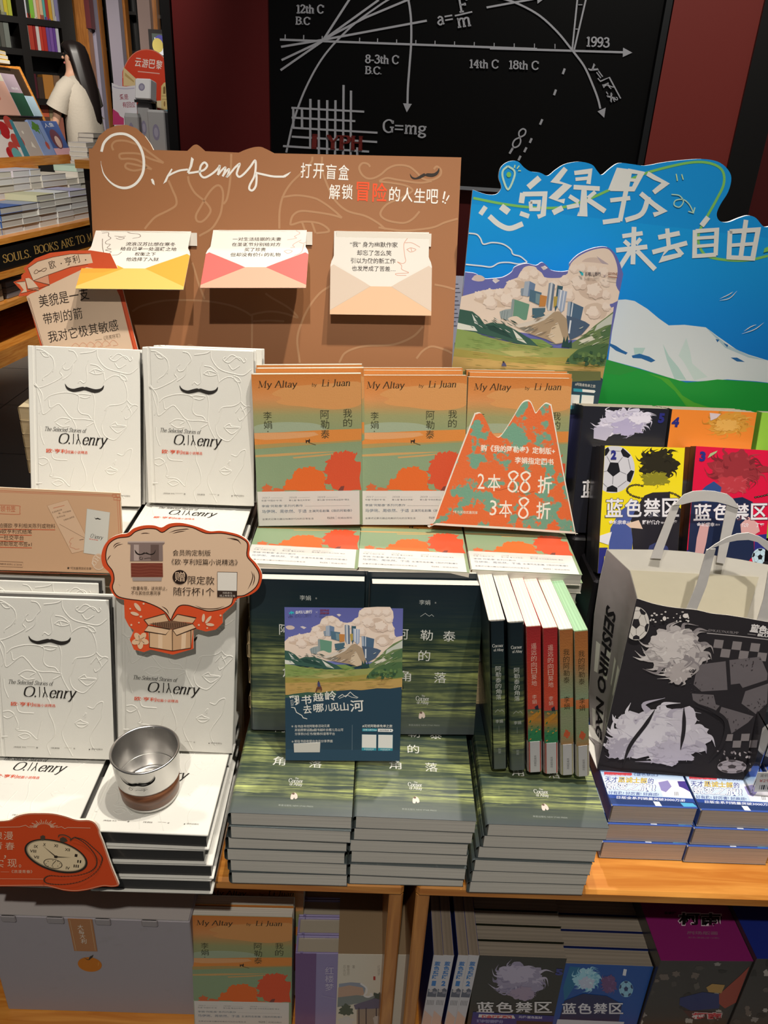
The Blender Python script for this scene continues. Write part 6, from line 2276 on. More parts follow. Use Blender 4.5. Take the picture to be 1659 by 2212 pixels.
A.poly('680,600 720,545 790,540 830,580 780,600 720,610', '#d6c0b4', True)
A.poly('780,530 840,570 850,600 800,560', '#b8a8b0')
landscape(A, T6, 338, 1090)
keep = []
umax = c6(905, 700)[0]
for v, f, c in A.out:
    if v:
        # cut the print at the board's right edge, which runs from the shoulder to the foot
        vv = []
        for a, b, d in v:
            lim = outl[-3][0] + (b1[0] - outl[-3][0]) * (outl[-3][1] - b) / (outl[-3][1])
            vv.append((min(a, lim - .0004), b, d))
        keep.append((vv, f, c))
A.out = keep
A.poly('60,1145 300,1130 660,1165 800,1150 812,1160 775,1342 15,1312', '#2f4656')
A.poly('60,1120 400,1110 800,1120 800,1165 660,1172 300,1140 55,1150', '#6f7448')
A.poly('292,1092 296,1078 306,1070 314,1082 318,1094', '#4a4a70')
A.disc(302, 1072, 5, 5, '#3a2a24', 10)
A.poly('690,606 700,622 706,612 712,628 702,628', '#38b8c8')
A.poly('688,604 696,618 704,610 712,618 710,628 700,622', '#38b8c8')
A.text('去哪儿旅行', (718, 632), (800, 632), 22, '#4a4650', .015)
A.line('815,625 825,637', 2, '#8a8090', False)
A.line('825,625 815,637', 2, '#8a8090', False)
A.text('SISYPHE', (838, 626), (886, 628), 14, '#8a5a48', .02)
A.line('838,634 886,638', 4, '#a06a54', False)
A.text('#阿勒泰免单之旅', (668, 1192), (772, 1204), 16, CW)
A.poly('660,1206 772,1216 770,1230 660,1222', '#3aa0b4')
A.poly('706,1210 768,1216 774,1222 766,1230 706,1224', '#f0f0ee')
A.poly('702,1238 766,1243 758,1326 694,1320', '#5ab0c0')
A.poly('704,1240 766,1244 760,1302 698,1297', '#ecece8')
A.poly('640,1236 694,1240 688,1318 640,1312', '#5ab0c0')
A.poly('640,1238 693,1241 688,1296 640,1292', '#ecece8')
mb.art(A)
ln_p = mb.mesh('panel', 'card_print')
mb = MB()
mb.box(.03, .17, .005, .03, 0, .03, '#d8d4d8')
mb.box(.03, .17, .005, .02, -(zl - TZ), 0, '#d8d4d8')
thing('standee_board', 'cloud topped standee printed with book towers over a mountain valley', 'standee', M_ln, [('panel', ln_p), ('rear_support', mb.mesh('rear_support', 'card_print'))])
# white sheet glimpsed between the boards
M_ws = pose((.098, 1.155, .80), 0, 1, -1)
g = plane_map(M_ws)
mb = MB()
o = [g(*q) for q in ((980, 596), (1006, 596), (1000, 780), (972, 780))]
mb.slab([o[0], (o[1][0] + .03, o[1][1]), (o[1][0] + .03, 0), (o[0][0] - .002, 0)], 0, .002, '#b8bcd0')
A = Art(g)
for i in range(11):
    A.line([(984 - i * .6, 614 + i * 9), (990 + (i % 3) * 3 - i * .6, 614 + i * 9)], 2.2, '#5a5c70', False)
A.poly('982,740 998,742 996,778 980,776', '#4a5040')
mb.art(A)
sh_ = mb.mesh('sheet', 'matte_print')
mb = MB(); mb.box(0, .03, .002, .006, -(.80 - TZ), .05, '#9a9aa4')
thing('notice_sheet', 'pale sheet with dark lines glimpsed between the brown board and the valley standee', 'notice', M_ws, [('sheet', sh_), ('backing_strip', mb.mesh('backing_strip', 'satin'))])

# ------------------------------------------------------------------ mountain shaped price sign
M_mt = pose((.0905, .962, ZA + .0145), -.3, 13, -1.0)
d2 = plane_map(M_mt, 'D2')
outl = [d2(*q) for q in smooth_pts(pts('150,1478 140,1462 310,1000 480,560 500,528 530,518 556,530 590,590 640,690 680,726 712,722 760,660 840,530 900,435 945,412 975,425 1000,480 1020,520 1050,485 1095,440 1120,436 1145,450 1160,500 1250,1000 1352,1520 1350,1545 1335,1552 800,1515'), True, 3)]
mb = MB()
mb.slab(outl, 0, .003, '#e6e0d2', '#e6e0d2')
cxm, czm = sum(q[0] for q in outl) / len(outl), sum(q[1] for q in outl) / len(outl)
base = mb.mesh('panel', 'card_print')
inn = [(cxm + (q[0] - cxm) * .974, czm + (q[1] - czm) * .974) for q in outl]
A = Art()
A.poly(inn, '#fff')
mb = MB()
mb.art(A)
leaf = mb.mesh('leaf_print', 'leaf_patches')
A = Art(d2, 6e-5)
IV = '#f0e8da'
A.text('购《我的阿勒泰》定制版+', (546, 848), (1180, 878), 58, IV, .018)
A.text('李娟指定图书', (836, 952), (1168, 970), 58, IV, .018)
A.text('2', (518, 1168), (578, 1170), 130, IV, .0)
A.text('本', (605, 1188), (715, 1190), 145, IV, .006)
for x, y, s_ in ((825, 1105, 1.0), (930, 1110, 1.0), (915, 1330, 1.0)):
    A.line([(x + 42 * s_, y - 62), (x + 5, y - 85), (x - 36, y - 62), (x - 24, y - 24), (x + 22, y + 18), (x + 30, y + 62), (x - 6, y + 88), (x - 42, y + 62), (x - 28, y + 16), (x + 20, y - 30), (x + 42, y - 58)], 15, IV)
A.disc(868, 1190, 7, 7, IV)
A.text('折', (1030, 1208), (1152, 1212), 150, IV, .012)
A.text('3', (622, 1395), (680, 1397), 130, IV, .0)
A.text('本', (702, 1412), (815, 1414), 145, IV, .006)
A.text('折', (1018, 1428), (1140, 1432), 150, IV, .012)
for s_ in ('670,1175 720,1178 780,1160 840,1165', '865,1160 880,1205 920,1215 1005,1190', '672,1388 760,1385 850,1370', '860,1385 880,1428 930,1428 985,1410'):
    A.line(s_, 3, '#a84a24')
A.text('*不与其他优惠同享', (308, 1378), (520, 1386), 26, '#e8dcc8', .01)
mb = MB()
mb.art(A)
ink = mb.mesh('lettering', 'matte_print')
mb = MB()
mb.box(cxm + .03, cxm + .05, .003, .012, .04, .06, '#d8d4cc')
thing('price_sign', 'mountain shaped orange and teal discount sign in front of the right orange book', 'sign', M_mt,
      [('panel', base, None, [('leaf_print', leaf), ('lettering', ink)]), ('foam_pad', mb.mesh('foam_pad', 'card_print'))])

# ------------------------------------------------------------------ cloud shaped gift sign on the lower right white book
M_cl = M_hfr @ Matrix.Translation((0, -.016, 0))
f4 = plane_map(M_cl, 'D4')
cloud = smooth_pts(pts('740,762 690,745 655,690 665,640 652,600 615,560 605,500 622,440 660,395 715,372 760,365 800,335 860,318 920,318 965,330 1010,308 1070,302 1130,312 1190,330 1250,352 1310,350 1370,358 1430,375 1480,410 1492,450 1490,500 1530,545 1562,600 1562,650 1540,700 1490,735 1420,755 1395,790 1350,830'), False, 4)
low = pts('1330,850 1330,900 1290,940 1230,952 1170,935 1155,945 1155,1055 1032,1090 900,1060 860,1075 800,1060 775,1000 800,945 770,920 745,870 742,800')
outl = [f4(*q) for q in cloud + low]
mb = MB()
mb.slab(outl, 0, .003, '#da5229', '#e8dccb')
A = Art(f4)
CRM = '#e2c2a4'
A.poly([q for q in smooth_pts(pts('1020,885 990,840 940,805 850,770 760,755 700,735 672,690 682,640 672,590 640,545 632,490 650,430 700,395 770,385 810,355 870,338 930,340 970,360 1020,330 1080,322 1150,332 1230,365 1320,365 1400,380 1450,400 1478,430 1475,500 1510,545 1545,600 1545,650 1520,695 1460,735 1400,745 1380,790 1330,815 1250,830 1190,815 1120,795 1070,800 1040,840'), True, 4)], CRM)
A.line('1020,885 990,840 940,805 850,770 760,757 700,738 672,690 682,640 672,590 640,545 632,490 650,430 700,395 770,385 810,355 870,338 930,340 970,360 1020,330 1080,322 1150,332 1230,365 1320,365 1400,380 1450,400 1478,430 1475,500 1510,545 1545,600 1545,650 1520,695 1460,735 1400,745 1380,790 1330,815 1250,830 1190,815 1120,795 1070,800 1040,840 1020,885', 6, '#3a1c10', True, 4)
for s_ in ('675,450 690,430 720,420', '680,458 700,438 735,428', '640,530 650,510 662,495', '708,668 718,680', '840,368 865,364 895,366', '1010,362 1050,348 1110,340 1130,342', '1030,366 1070,356 1110,350', '1355,395 1400,398 1430,408', '1380,400 1420,408 1440,430', '1500,590 1510,620 1500,660 1480,700', '1515,600 1520,640 1508,680', '1170,800 1220,815 1290,815 1340,800', '965,800 995,820 1010,850', '1165,795 1200,805'):
    A.line(s_, 5, '#3a1c10', taper=1)
# open carton with bow
for s_, c in (('885,920 1020,940 1030,1065 893,1045', '#d9b48e'), ('1020,940 1155,935 1140,1050 1030,1065', '#cda47e'), ('860,880 985,845 1010,890 885,912', '#d9b48e'), ('1060,848 1172,870 1150,900 1030,888', '#d9b48e'), ('890,905 1025,885 1150,905 1020,940', '#7a5a44'), ('885,915 1015,938 990,970 862,950', '#e2bf9b'), ('1030,940 1150,905 1172,930 1055,975', '#e2bf9b'), ('945,950 970,955 970,1055 945,1050', '#e8c8a6'), ('1085,960 1112,952 1108,1052 1082,1058', '#e8c8a6')):
    A.poly(s_, c)
for k in range(16):
    x = 915 + k * 13
    A.line([(x, 902 + abs(k - 8) * -.8), (x + 2, 918 + (8 - abs(k - 8)) * 1.5)], 3, '#3a2418', False)
for s_ in ('885,915 1015,938 990,970 862,950 885,915', '1030,940 1150,905 1172,930 1055,975 1030,940', '893,955 893,1045 1030,1067 1140,1050 1140,945', '1030,945 1030,1066', '860,880 985,845 1010,890', '860,880 885,912', '1060,848 1172,870 1150,903', '1060,848 1025,888'):
    A.line(s_, 4, '#3a2418', False)
for k in range(5):
    t = k * 2 * PI / 5 + .3
    A.disc(838 + 26 * math.cos(t), 1003 + 26 * math.sin(t), 27, 17, '#e2bf9b', 20, t)
    A.line([(838 + 30 * math.cos(t + .35), 1003 + 30 * math.sin(t + .35)), (838 + 8 * math.cos(t), 1003 + 8 * math.sin(t))], 3, '#3a2418', False)
A.disc(838, 1003, 11, 11, '#c99a74')
for cx, cy, t in ((825, 800, -2.2), (808, 825, -2.7), (838, 845, 2.9), (862, 790, -1.7)):
    pass
for x, y, rx, ry, ro in ((822, 805, 30, 12, .9), (805, 845, 26, 10, .3), (842, 862, 8, 6, 0), (858, 785, 6, 6, 0), (785, 912, 6, 6, 0), (830, 898, 5, 5, 0), (778, 815, 5, 5, 0), (1215, 870, 9, 25, .1), (1245, 880, 28, 9, -.9), (1255, 910, 25, 9, .1), (1318, 855, 6, 6, 0), (1188, 912, 6, 6, 0), (1238, 930, 5, 5, 0)):
    A.disc(x, y, rx, ry, CRM, 18, ro)
# picture of the cup
A.poly('765,412 982,412 984,424 972,432 974,530 778,530 780,430 763,424', '#8a7670')
A.poly('800,432 830,432 830,528 800,528', '#b8a49c')
A.poly('900,432 950,432 950,528 900,528', '#6a5650')
A.line('765,416 982,416', 8, '#c8b4aa', False)
A.poly('782,542 972,542 974,625 784,625', '#7a3a2c')
for y in (555, 575, 592, 610):
    A.line([(784, y), (840, y + 4), (900, y - 3), (972, y + 2)], 3, '#93503e')
A.poly('790,628 968,628 966,648 795,648', '#a89a94')
A.poly('806,462 822,482 842,488 862,478 868,482 876,478 896,488 918,482 930,462 924,484 905,494 884,490 868,486 852,492 828,494 810,482', '#221a16', True, 3)
A.line('845,505 835,510 838,520 850,520 852,508', 3, '#2a211c')
A.line('862,516 890,512 902,514', 3, '#2a211c')
DB = '#34251c'
A.text('会员购定制版', (1032, 498), (1258, 500), 36, DB)
A.text('《欧·亨利短篇小说精选》', (1024, 552), (1420, 556), 36, DB)
A.disc(1075, 626, 44, 43, '#2c1d16', 36)
A.text('赠', (1045, 652), (1105, 652), 58, CRM, .0)
A.text('限定款', (1122, 668), (1280, 672), 50, DB)
A.text('随行杯1个', (1036, 735), (1280, 740), 50, DB)
A.text('*数量有限，送完即止，', (784, 704), (998, 706), 24, '#5a4636')
A.text('不与其他优惠同享', (784, 732), (960, 734), 24, '#5a4636')
A.poly('1298,594 1418,596 1416,748 1298,745', '#3a2a22')
A.poly('1300,597 1415,599 1414,708 1300,706', '#e8e2d8')
A.text('扫码参与', (1330, 726), (1386, 727), 12, '#d8ccc0')
A.text('线上有奖互动', (1312, 743), (1404, 744), 13, '#d8ccc0')
mb.art(A)
cl_p = mb.mesh('panel', 'card_print')
mb1 = MB(); mb1.box(*(lambda a: (a[0], a[0] + .015, .003, .0148, a[1], a[1] + .015))(f4(800, 700)), '#d8d4cc')
mb2 = MB(); mb2.box(*(lambda a: (a[0], a[0] + .015, .003, .0148, a[1], a[1] + .015))(f4(1200, 700)), '#d8d4cc')
thing('cloud_sign', 'red edged cloud shaped gift sign with an open carton on a white book', 'sign', M_cl, [('panel', cl_p), ('foam_pad', mb1.mesh('foam_pad', 'matte_print')), ('foam_pad', mb2.mesh('foam_pad', 'matte_print'))])

# ------------------------------------------------------------------ tan bookmark sign between the white rows
M_tn = pose((-.46, .806, .64), 0, 12, .3)
f4 = plane_map(M_tn, 'D4')
t1, t2, t3 = f4(0, 95), f4(718, 125), f4(742, 605)
t4 = f4(0, 590)
mb = MB()
dx = -.03
outl = [(t1[0] + dx, t1[1] + .001), t2, t3, (t4[0] + dx, t4[1] + .001)]
mb.slab(outl, 0, .003, '#cfa682', '#e0ccb4')
A = Art(f4)
for s_ in ('-60,118 690,146 716,590 -60,580', ):
    A.line('-60,108 690,138', 3, '#c06848', False)
    A.line('-60,116 672,145', 2, '#c06848', False)
    A.line('712,165 735,590', 3, '#c06848', False)
    A.line('700,165 722,580', 2, '#c06848', False)
    A.line('-60,592 640,612', 3, '#c06848', False)
for x, y in ((682, 140), (705, 140), (690, 158), (710, 160)):
    A.line([(x - 10, y - 8), (x + 10, y - 8), (x + 10, y + 8), (x - 10, y + 8), (x - 10, y - 8)], 2.5, '#c06848', False)
A.line('-60,195 105,200 118,215 118,240 105,252 -60,245', 3, '#c06848')
A.text('领书签', (2, 235), (92, 238), 36, '#c0603e')
for t_, b, y in (('拍摄欧·亨利相关陈列或物料', 330, 332), ('#欧亨利式结尾', 190, 365), ('一社交平台', 142, 402), ('领取限定书签x1', 190, 440)):
    A.text(t_, (-8, y), (b, y + 4), 28, '#4a3224')
    A.line([(-10, y + 8), (b, y + 12)], 4, '#c8502c', False)
A.text('*数量有限 送完即止 以门店为准', (-6, 552), (130, 558), 10, '#6a5040')
A.line('-20,530 138,538 136,568 -20,562', 2, '#8a6a54', False)
A.text('●“可加盖限定纪念章”', (402, 580), (552, 584), 16, '#4a3a2e')
A.poly('282,200 405,165 552,455 430,485', '#d8b595')
A.line('282,200 405,165 552,455 430,485 282,200', 2, '#b8906e', False)
A.line('318,215 385,198', 3, '#c06848', False)
A.text('生活就是这样', (312, 246), (372, 228), 10, '#4a3224')
A.text('哦，你的微笑', (350, 252), (425, 236), 10, '#4a3224')
A.text('在尽头处', (340, 276), (392, 262), 10, '#4a3224')
A.text('它等待从容而至', (382, 292), (445, 270), 10, '#4a3224')
A.line('355,310 510,395', 2, '#8a6a54', False)
A.line('440,392 425,398 415,420 425,425 418,445 445,455 450,460 475,458', 2, '#c06848')
A.line('475,405 500,400', 3, '#4a3224', False)
A.poly('508,425 516,420 530,442 514,446', '#5a3a28')
A.poly('520,218 657,240 635,502 500,482', '#d4d2c8')
A.line('520,218 657,240 635,502 500,482 520,218', 2, '#b8b0a0', False)
A.poly('562,268 572,276 584,272 596,278 606,280 596,284 584,280 572,282', BK)
A.serif('O. enry', (538, 390), (612, 402), 24, BK, shear=.2)
A.line('568,372 568,398', 2, BK, False)
A.text('精选短篇', (532, 402), (585, 410), 8, RD)
A.disc(590, 535, 40, 50, '#d9bfa6', 30)
A.disc(590, 535, 33, 43, '#cda98a', 30)
A.serif('O.H', (566, 560), (600, 510), 26, '#e6d6c2')
mb.art(A)
tn = mb.mesh('panel', 'card_print')
mb = MB()
mb.box(-.02, .06, .003, .035, t4[1] - .0, t4[1] + .004, '#e0ccb4')
mb.box(-.02, .06, .031, .035, -.01, t4[1], '#e0ccb4')
M2_ = M_tn
thing('bookmark_sign', 'tan card with printed bookmarks standing between the two left white books', 'sign', M_tn, [('panel', tn), ('rear_support', mb.mesh('rear_support', 'card_print'))])

# ------------------------------------------------------------------ red pocket watch sign in front of the left white stack
M_wt = pose((-.45, .612, TZ), 0, 9, .5)
d5 = plane_map(M_wt, 'D5')
outl = [d5(*q) for q in smooth_pts(pts('-60,1150 60,1142 110,1115 180,1098 260,1095 350,1098 430,1115 490,1135 530,1142 590,1142 630,1160 655,1200 660,1230 688,1300 740,1450 785,1560 780,1580 740,1585 680,1582 580,1605 500,1615 420,1608 340,1588 270,1580 -60,1582'), False, 3)]
mb = MB()
mb.slab(outl, 0, .003, '#c8481f', '#e8dccb')
A = Art(d5)
PL = '#d8b89c'
A.line('-60,1154 60,1146 115,1120 180,1104 260,1101 350,1104 430,1121 490,1141 530,1148 588,1148 625,1164 650,1202 655,1232 683,1302 734,1452 778,1560 774,1574 738,1579 680,1576 580,1599 500,1609 420,1602 340,1582 270,1574 -60,1576', 3, '#e0b090')
for k in range(17):
    t = PI * k / 16
    A.line([(290 + 45 * math.cos(t), 1188 - 20 * math.sin(t)), (290 + (95 if k % 2 else 72) * math.cos(t), 1190 - (52 if k % 2 else 40) * math.sin(t))], 4, PL, False)
A.line('0,1188 130,1186 170,1175 190,1188 215,1190', 3, PL, False)
A.line('370,1190 410,1185 430,1198 450,1190 600,1194', 3, PL, False)
for ch, x, y, h in (('浪', -45, 1270, 55), ('漫', 25, 1272, 55), ('青', -45, 1335, 50), ('春', 35, 1338, 50), ('，', 25, 1398, 24), ('实', -38, 1455, 55), ('现', 50, 1455, 55), ('。', 125, 1455, 20)):
    A.text(ch, (x, y), (x + (62 if h > 40 else 16), y), h, PL)
A.text('——《浪漫青春》', (5, 1492), (215, 1494), 22, PL)
A.line('-60,1530 290,1532', 2, PL, False)
# watch
A.disc(372, 1380, 216, 102, '#2a2620', 60, .28)
A.disc(372, 1378, 203, 92, '#9a8a70', 60, .28)
A.disc(374, 1378, 196, 86, '#dcc8a4', 60, .28)
for k, nm in enumerate(('XII', 'I', 'II', 'III', 'IV', 'V', 'VI', 'VII', 'VIII', 'IX', 'X', 'XI')):
    t = -1.18 + k * PI / 6
    x, y = 158 * math.cos(t), 68 * math.sin(t)
    X_, Y_ = 372 + x * .961 - y * .276, 1380 + x * .276 + y * .961
    if nm == 'VI':
        continue
    A.text(nm, (X_ - 5 - 4 * len(nm), Y_ + 9), (X_ + 5 + 4 * len(nm), Y_ + 12), 19, '#2c241a', .02)
A.disc(352, 1430, 64, 32, '#4a3e30', 40, .2)
A.disc(352, 1430, 58, 28, '#d6c29e', 40, .2)
for k in range(8):
    t = k * PI / 4
    A.disc(352 + 46 * math.cos(t), 1430 + 22 * math.sin(t), 3, 3, '#2c241a', 8)
A.line('352,1430 372,1410', 4, '#2c241a', False)
A.line('352,1430 345,1448', 3, '#2c241a', False)
A.line('372,1384 282,1308', 7, '#2c241a', taper=2)
A.line('372,1384 470,1388', 7, '#2c241a', taper=2)
A.disc(372, 1384, 13, 9, '#2c241a', 16)
A.poly('268,1248 285,1240 300,1246 300,1265 285,1275 270,1268', '#4a4034')
A.poly('398,1262 418,1252 440,1262 450,1280 420,1290 398,1278', '#4a4034')
A.line('388,1252 395,1240 430,1240 465,1258 470,1278', 7, '#4a4034')
ch_ = smooth_pts(pts('470,1270 500,1258 560,1290 610,1340 640,1390 640,1440 600,1480 520,1505 420,1512 330,1508 295,1530 310,1555 380,1565 470,1560 560,1535 640,1480 678,1410 670,1370 620,1320 560,1270 500,1250'), False, 9)
for i, q in enumerate(ch_):
    A.disc(q[0], q[1], 5.2, 3.4, '#3a2a20' if i % 2 else '#5a4030', 9, .8 * (i % 2))
mb.art(A)
wt = mb.mesh('panel', 'card_print')
mb = MB()
mb.box(.05, .11, .003, .018, -.0, .01, '#e8dccb')
thing('watch_sign', 'red orange sign picturing a pocket watch at the table front edge', 'sign', M_wt, [('panel', wt)])

# ------------------------------------------------------------------ steel cup with walnut sleeve
cz = HTOP
cpos = at_z(327, 1714, cz + .0005)
mb = MB()
R0, R1, Hc = .0325, .0385, .073
prof = [(.0001, 0), (R0 - .003, 0), (R0 - .0005, .001), (R0, .0025), (R0 + .001, .010)]
mb.lathe([(.0001, .0005), (R0 - .004, .0), (R0, .0015), (R0 + .0012, .0085), (.0331, .0085)], '#c9c7c4', 64)
foot = mb.mesh('base_ring', 'steel')
mb = MB()
mb.lathe([(R0 - .002, .008), (R0 + .0018, .0082), (R0 + .0040, .0335), (R0 + .002, .0337)], '#fff', 64)
slv = mb.mesh('walnut_sleeve', 'walnut')
mb = MB()
mb.lathe([(.0335, .0335), (.0366, .0338), (.0372, .036), (R1 + .0006, .0695), (R1 + .0018, .0712), (R1 + .0020, .0725), (R1 + .0010, .0735), (R1 - .0008, .0728), (R1 - .0014, .0705), (.0345, .036), (.0322, .017), (.0314, .0150), (.0300, .0138), (.0292, .0146), (.0001, .0146)], '#cfcdca', 72)
# print on the upper wall
A = Art()


def wrap(mb_, A_, y0, rad0, rad1, z0, z1, th0):
    for v, f, c in A_.out:
        vv = []
        for a, b, d in v:
            z = z0 + b
            r = rad0 + (rad1 - rad0) * (z - z0) / (z1 - z0) + .0003
            t = th0 + a / rad0
            vv.append((r * math.cos(t), r * math.sin(t), z))
        mb_.add(vv, f, c)


cm = quad_map((815, 735), (1060, 735), (1060, 845), (815, 845), .040, .018)
A = Art(cm)
for s_, sm in (('808,732 825,758 860,780 895,788 925,778 938,784 950,776 985,782 1020,776 1048,755 1061,733 1056,765 1030,788 990,800 955,796 936,792 915,798 880,800 845,788 820,764', True),):
    q = [cm(*p) for p in smooth_pts(pts(s_), True, 3)]
    A.use(lambda a, b: (a, b)).poly(q, '#1e1a18')
A.use(cm)
A.line('875,822 868,830 872,842 888,842 896,830 886,820 876,818', 3, '#2a2622')
A.disc(906, 842, 2, 2, '#2a2622', 8)
A.line('915,842 930,835 945,836 955,838 962,833 970,838 978,830 982,840 972,850 985,838 1002,834', 3, '#2a2622')
wrap(mb, A, 0, .0380, .0392, .044, .07, -PI / 2 - .52)
bowl = mb.mesh('steel_bowl', 'steel')
thing('steel_cup', 'brushed steel cup with walnut sleeve and moustache print on the white stack', 'cup', Matrix.Translation(cpos) @ Matrix.Rotation(-.02, 4, 'Y'),
      [('steel_bowl', bowl), ('walnut_sleeve', slv, 'dark walnut band'), ('base_ring', foot)])

# ------------------------------------------------------------------ comic volumes on black risers behind the bag
BL = '#2c2f7e'


def chain(A, p, w, col):
    q = smooth_pts(pts(p), False, 8)
    acc = 0
    for i in range(1, len(q)):
        acc += math.hypot(q[i][0] - q[i - 1][0], q[i][1] - q[i - 1][1])
        if acc > w * 1.5:
            acc = 0
            t = math.atan2(q[i][1] - q[i - 1][1], q[i][0] - q[i - 1][0])
            A.disc(q[i][0], q[i][1], w * .95, w * .6, col, 12, t)
            A.disc(q[i][0], q[i][1], w * .45, w * .22, '#8a7c50', 8, t)


def football(A, cx, cy, rx, ry, c1='#c9c8d0', c2='#1c1c22', line='#77767e', a0=-PI / 2):
    A.disc(cx, cy, rx, ry, c1, 44)
    pent = lambda x, y, r, s: [(x + r * rx * math.cos(s + 2 * PI * k / 5), y + r * ry * math.sin(s + 2 * PI * k / 5)) for k in range(5)]
    A.poly(pent(cx, cy, .33, a0), c2)
    for k in range(5):
        t = a0 + 2 * PI * k / 5
        A.line([(cx + .33 * rx * math.cos(t), cy + .33 * ry * math.sin(t)), (cx + .64 * rx * math.cos(t), cy + .64 * ry * math.sin(t))], rx * .03, line, False)
        A.poly([(cx + r * rx * math.cos(t + d), cy + r * ry * math.sin(t + d)) for r, d in ((.68, 0), (.82, .3), (.985, .26), (.985, -.26), (.82, -.3))], c2)
        A.line([(cx + .80 * rx * math.cos(t + .33), cy + .80 * ry * math.sin(t + .33)), (cx + .80 * rx * math.cos(t + 2 * PI / 5 - .33), cy + .80 * ry * math.sin(t + 2 * PI / 5 - .33))], rx * .03, line, False)


def brush(A, cx, cy, rx, ry, cols, seed, n=30, w=.16, sweep=1.0):
    """abstract mass of paint: a ragged patch with tapering strokes dragged out of it"""
    r = random.Random(seed)
    A.poly(blob(cx, cy, rx, ry, 60, .3, seed), cols[0])
    for k in range(n):
        t = r.uniform(0, 2 * PI)
        q = r.uniform(.25, .8)
        x, y = cx + rx * q * math.cos(t), cy + ry * q * math.sin(t)
        d = t + sweep * r.uniform(.3, 1.1)
        L = r.uniform(.25, .55)
        A.line([(x, y), (x + rx * L * .5 * math.cos(t), y + ry * L * .5 * math.sin(t)), (x + rx * L * math.cos(d), y + ry * L * math.sin(d))], min(rx, ry) * w * r.uniform(.5, 1.1), r.choice(cols), taper=2)


VW, VH, VT = .113, .176, .017
m3 = quad_map((1296.6, 945.8), (1468.9, 949), (1447, 1237), (1295.5, 1230.8), VW, VH)
dmap = lambda q: (lambda x, y: q(1200 + x / 3.6144, 860 + y / 3.6144))


def manga_title(A, y, x0, x1, h, col, outline):
    w = (x1 - x0) / 4
    for i, ch in enumerate('蓝色禁区'):
        A.text(ch, (x0 + w * i + w * .03 - h * .03, y + h * .03), (x0 + w * (i + .93) + h * .03, y + h * .03), h * 1.06, outline, .03)
    for i, ch in enumerate('蓝色禁区'):
        A.text(ch, (x0 + w * i + w * .03, y), (x0 + w * (i + .93), y), h, col, .018)


def vol2():
    A = Art(dmap(m3))
    A.poly('349,310 972,322 925,1360 345,1340', '#ecd820')
    football(A, 425, 515, 158, 205, a0=-.9)
    A.poly('345,300 352,300 350,740 340,740', '#ecd820')
    brush(A, 765, 470, 180, 150, ['#2c281c', '#37321f', '#231f16'], 5, 34)
    brush(A, 740, 600, 130, 70, ['#8a8426', '#a39a30'], 8, 16)
    chain(A, '665,665 600,650 545,665 530,700 560,735 610,755 680,770', 13, '#2c281c')
    chain(A, '830,710 880,725 920,750 950,780', 13, '#2c281c')
    A.poly('660,740 720,715 850,710 850,770 940,860 925,1340 600,1350 560,900', '#26242c')
    A.poly('420,1000 480,870 560,800 620,790 560,950 580,1100 570,1345 405,1345', '#4a5a9c')
    A.poly('345,1060 430,1030 410,1130 345,1105', '#e6e4ea')
    A.poly('345,1150 345,1340 420,1343 405,1150', BL)
    A.poly('384,1130 405,1130 405,1150 384,1150', '#ecd820')
    A.poly('384,1215 405,1215 405,1270 384,1270', '#ecd820')
    A.poly('640,1345 700,1140 760,1110 830,1150 880,1345', '#3a4270')
    A.poly('525,970 620,940 650,1010 560,1000', '#e0c4b0')
    A.text('2', (398, 434), (440, 434), 84, BL, .06)
    manga_title(A, 915, 375, 925, 150, '#e6e4ea', '#4a4a58')
    A.text('金城宗幸', (405, 972), (530, 974), 34, '#eeeaf2', .02)
    A.text('原作', (535, 966), (566, 967), 16, '#eeeaf2', .0)
    A.text('野村优介', (645, 974), (775, 977), 34, '#eeeaf2', .02)
    A.text('编绘', (782, 970), (815, 971), 16, '#eeeaf2')
    A.text('丁楠', (828, 976), (900, 978), 34, '#eeeaf2', .02)
    return A


def vol3():
    q = quad_map((1486.5, 948.5), (1655.7, 957.5), (1634, 1240), (1475, 1226), VW, VH)
    A = Art(dmap(q))
    A.poly('1036,320 1646,352 1590,1372 990,1330', '#d81540')
    brush(A, 1340, 520, 220, 190, ['#963038', '#a63a42', '#7c262e'], 3, 40)
    brush(A, 1320, 640, 150, 90, ['#b83a44', '#c4505a'], 4, 18)
    A.poly('1500,500 1560,480 1640,500 1620,530 1540,540', '#963038')
    chain(A, '1480,745 1540,735 1600,720 1640,710', 13, '#2c1c24')
    A.poly('1060,720 1120,650 1180,610 1240,660 1230,720 1160,800 1060,800', '#2f4a86')
    A.poly('1020,760 1120,780 1400,740 1480,780 1500,1200 1380,1360 1005,1330', '#1f2a4a')
    A.poly('1090,960 1160,940 1140,1100 1120,1200 1060,1190 1070,1060', '#d0a0a0')
    A.poly('1390,960 1450,900 1520,950 1540,1020 1460,1070 1400,1050', '#d8a6a4')
    A.poly('1000,1150 1060,1190 1130,1340 1000,1330', BL)
    A.poly('1500,1050 1620,1040 1610,1370 1500,1360', BL)
    football(A, 1545, 1225, 62, 70, '#c0dcea')
    A.text('3', (1064, 446), (1110, 448), 84, BL, .06)
    A.poly('1126,420 1145,380 1200,355 1190,375 1150,405', '#a8b888')
    A.poly('1600,490 1620,450 1640,435 1636,470', '#a8b888')
    manga_title(A, 925, 1036, 1606, 132, '#e6e4ea', '#5a4050')
    A.text('金城宗幸', (1064, 972), (1195, 976), 34, '#eeeaf2', .02)
    A.text('原作', (1202, 968), (1236, 969), 16, '#eeeaf2')
    A.text('优介', (1400, 982), (1452, 985), 34, '#eeeaf2', .02)
    A.text('丁楠', (1505, 985), (1570, 988), 34, '#eeeaf2', .02)
    return A


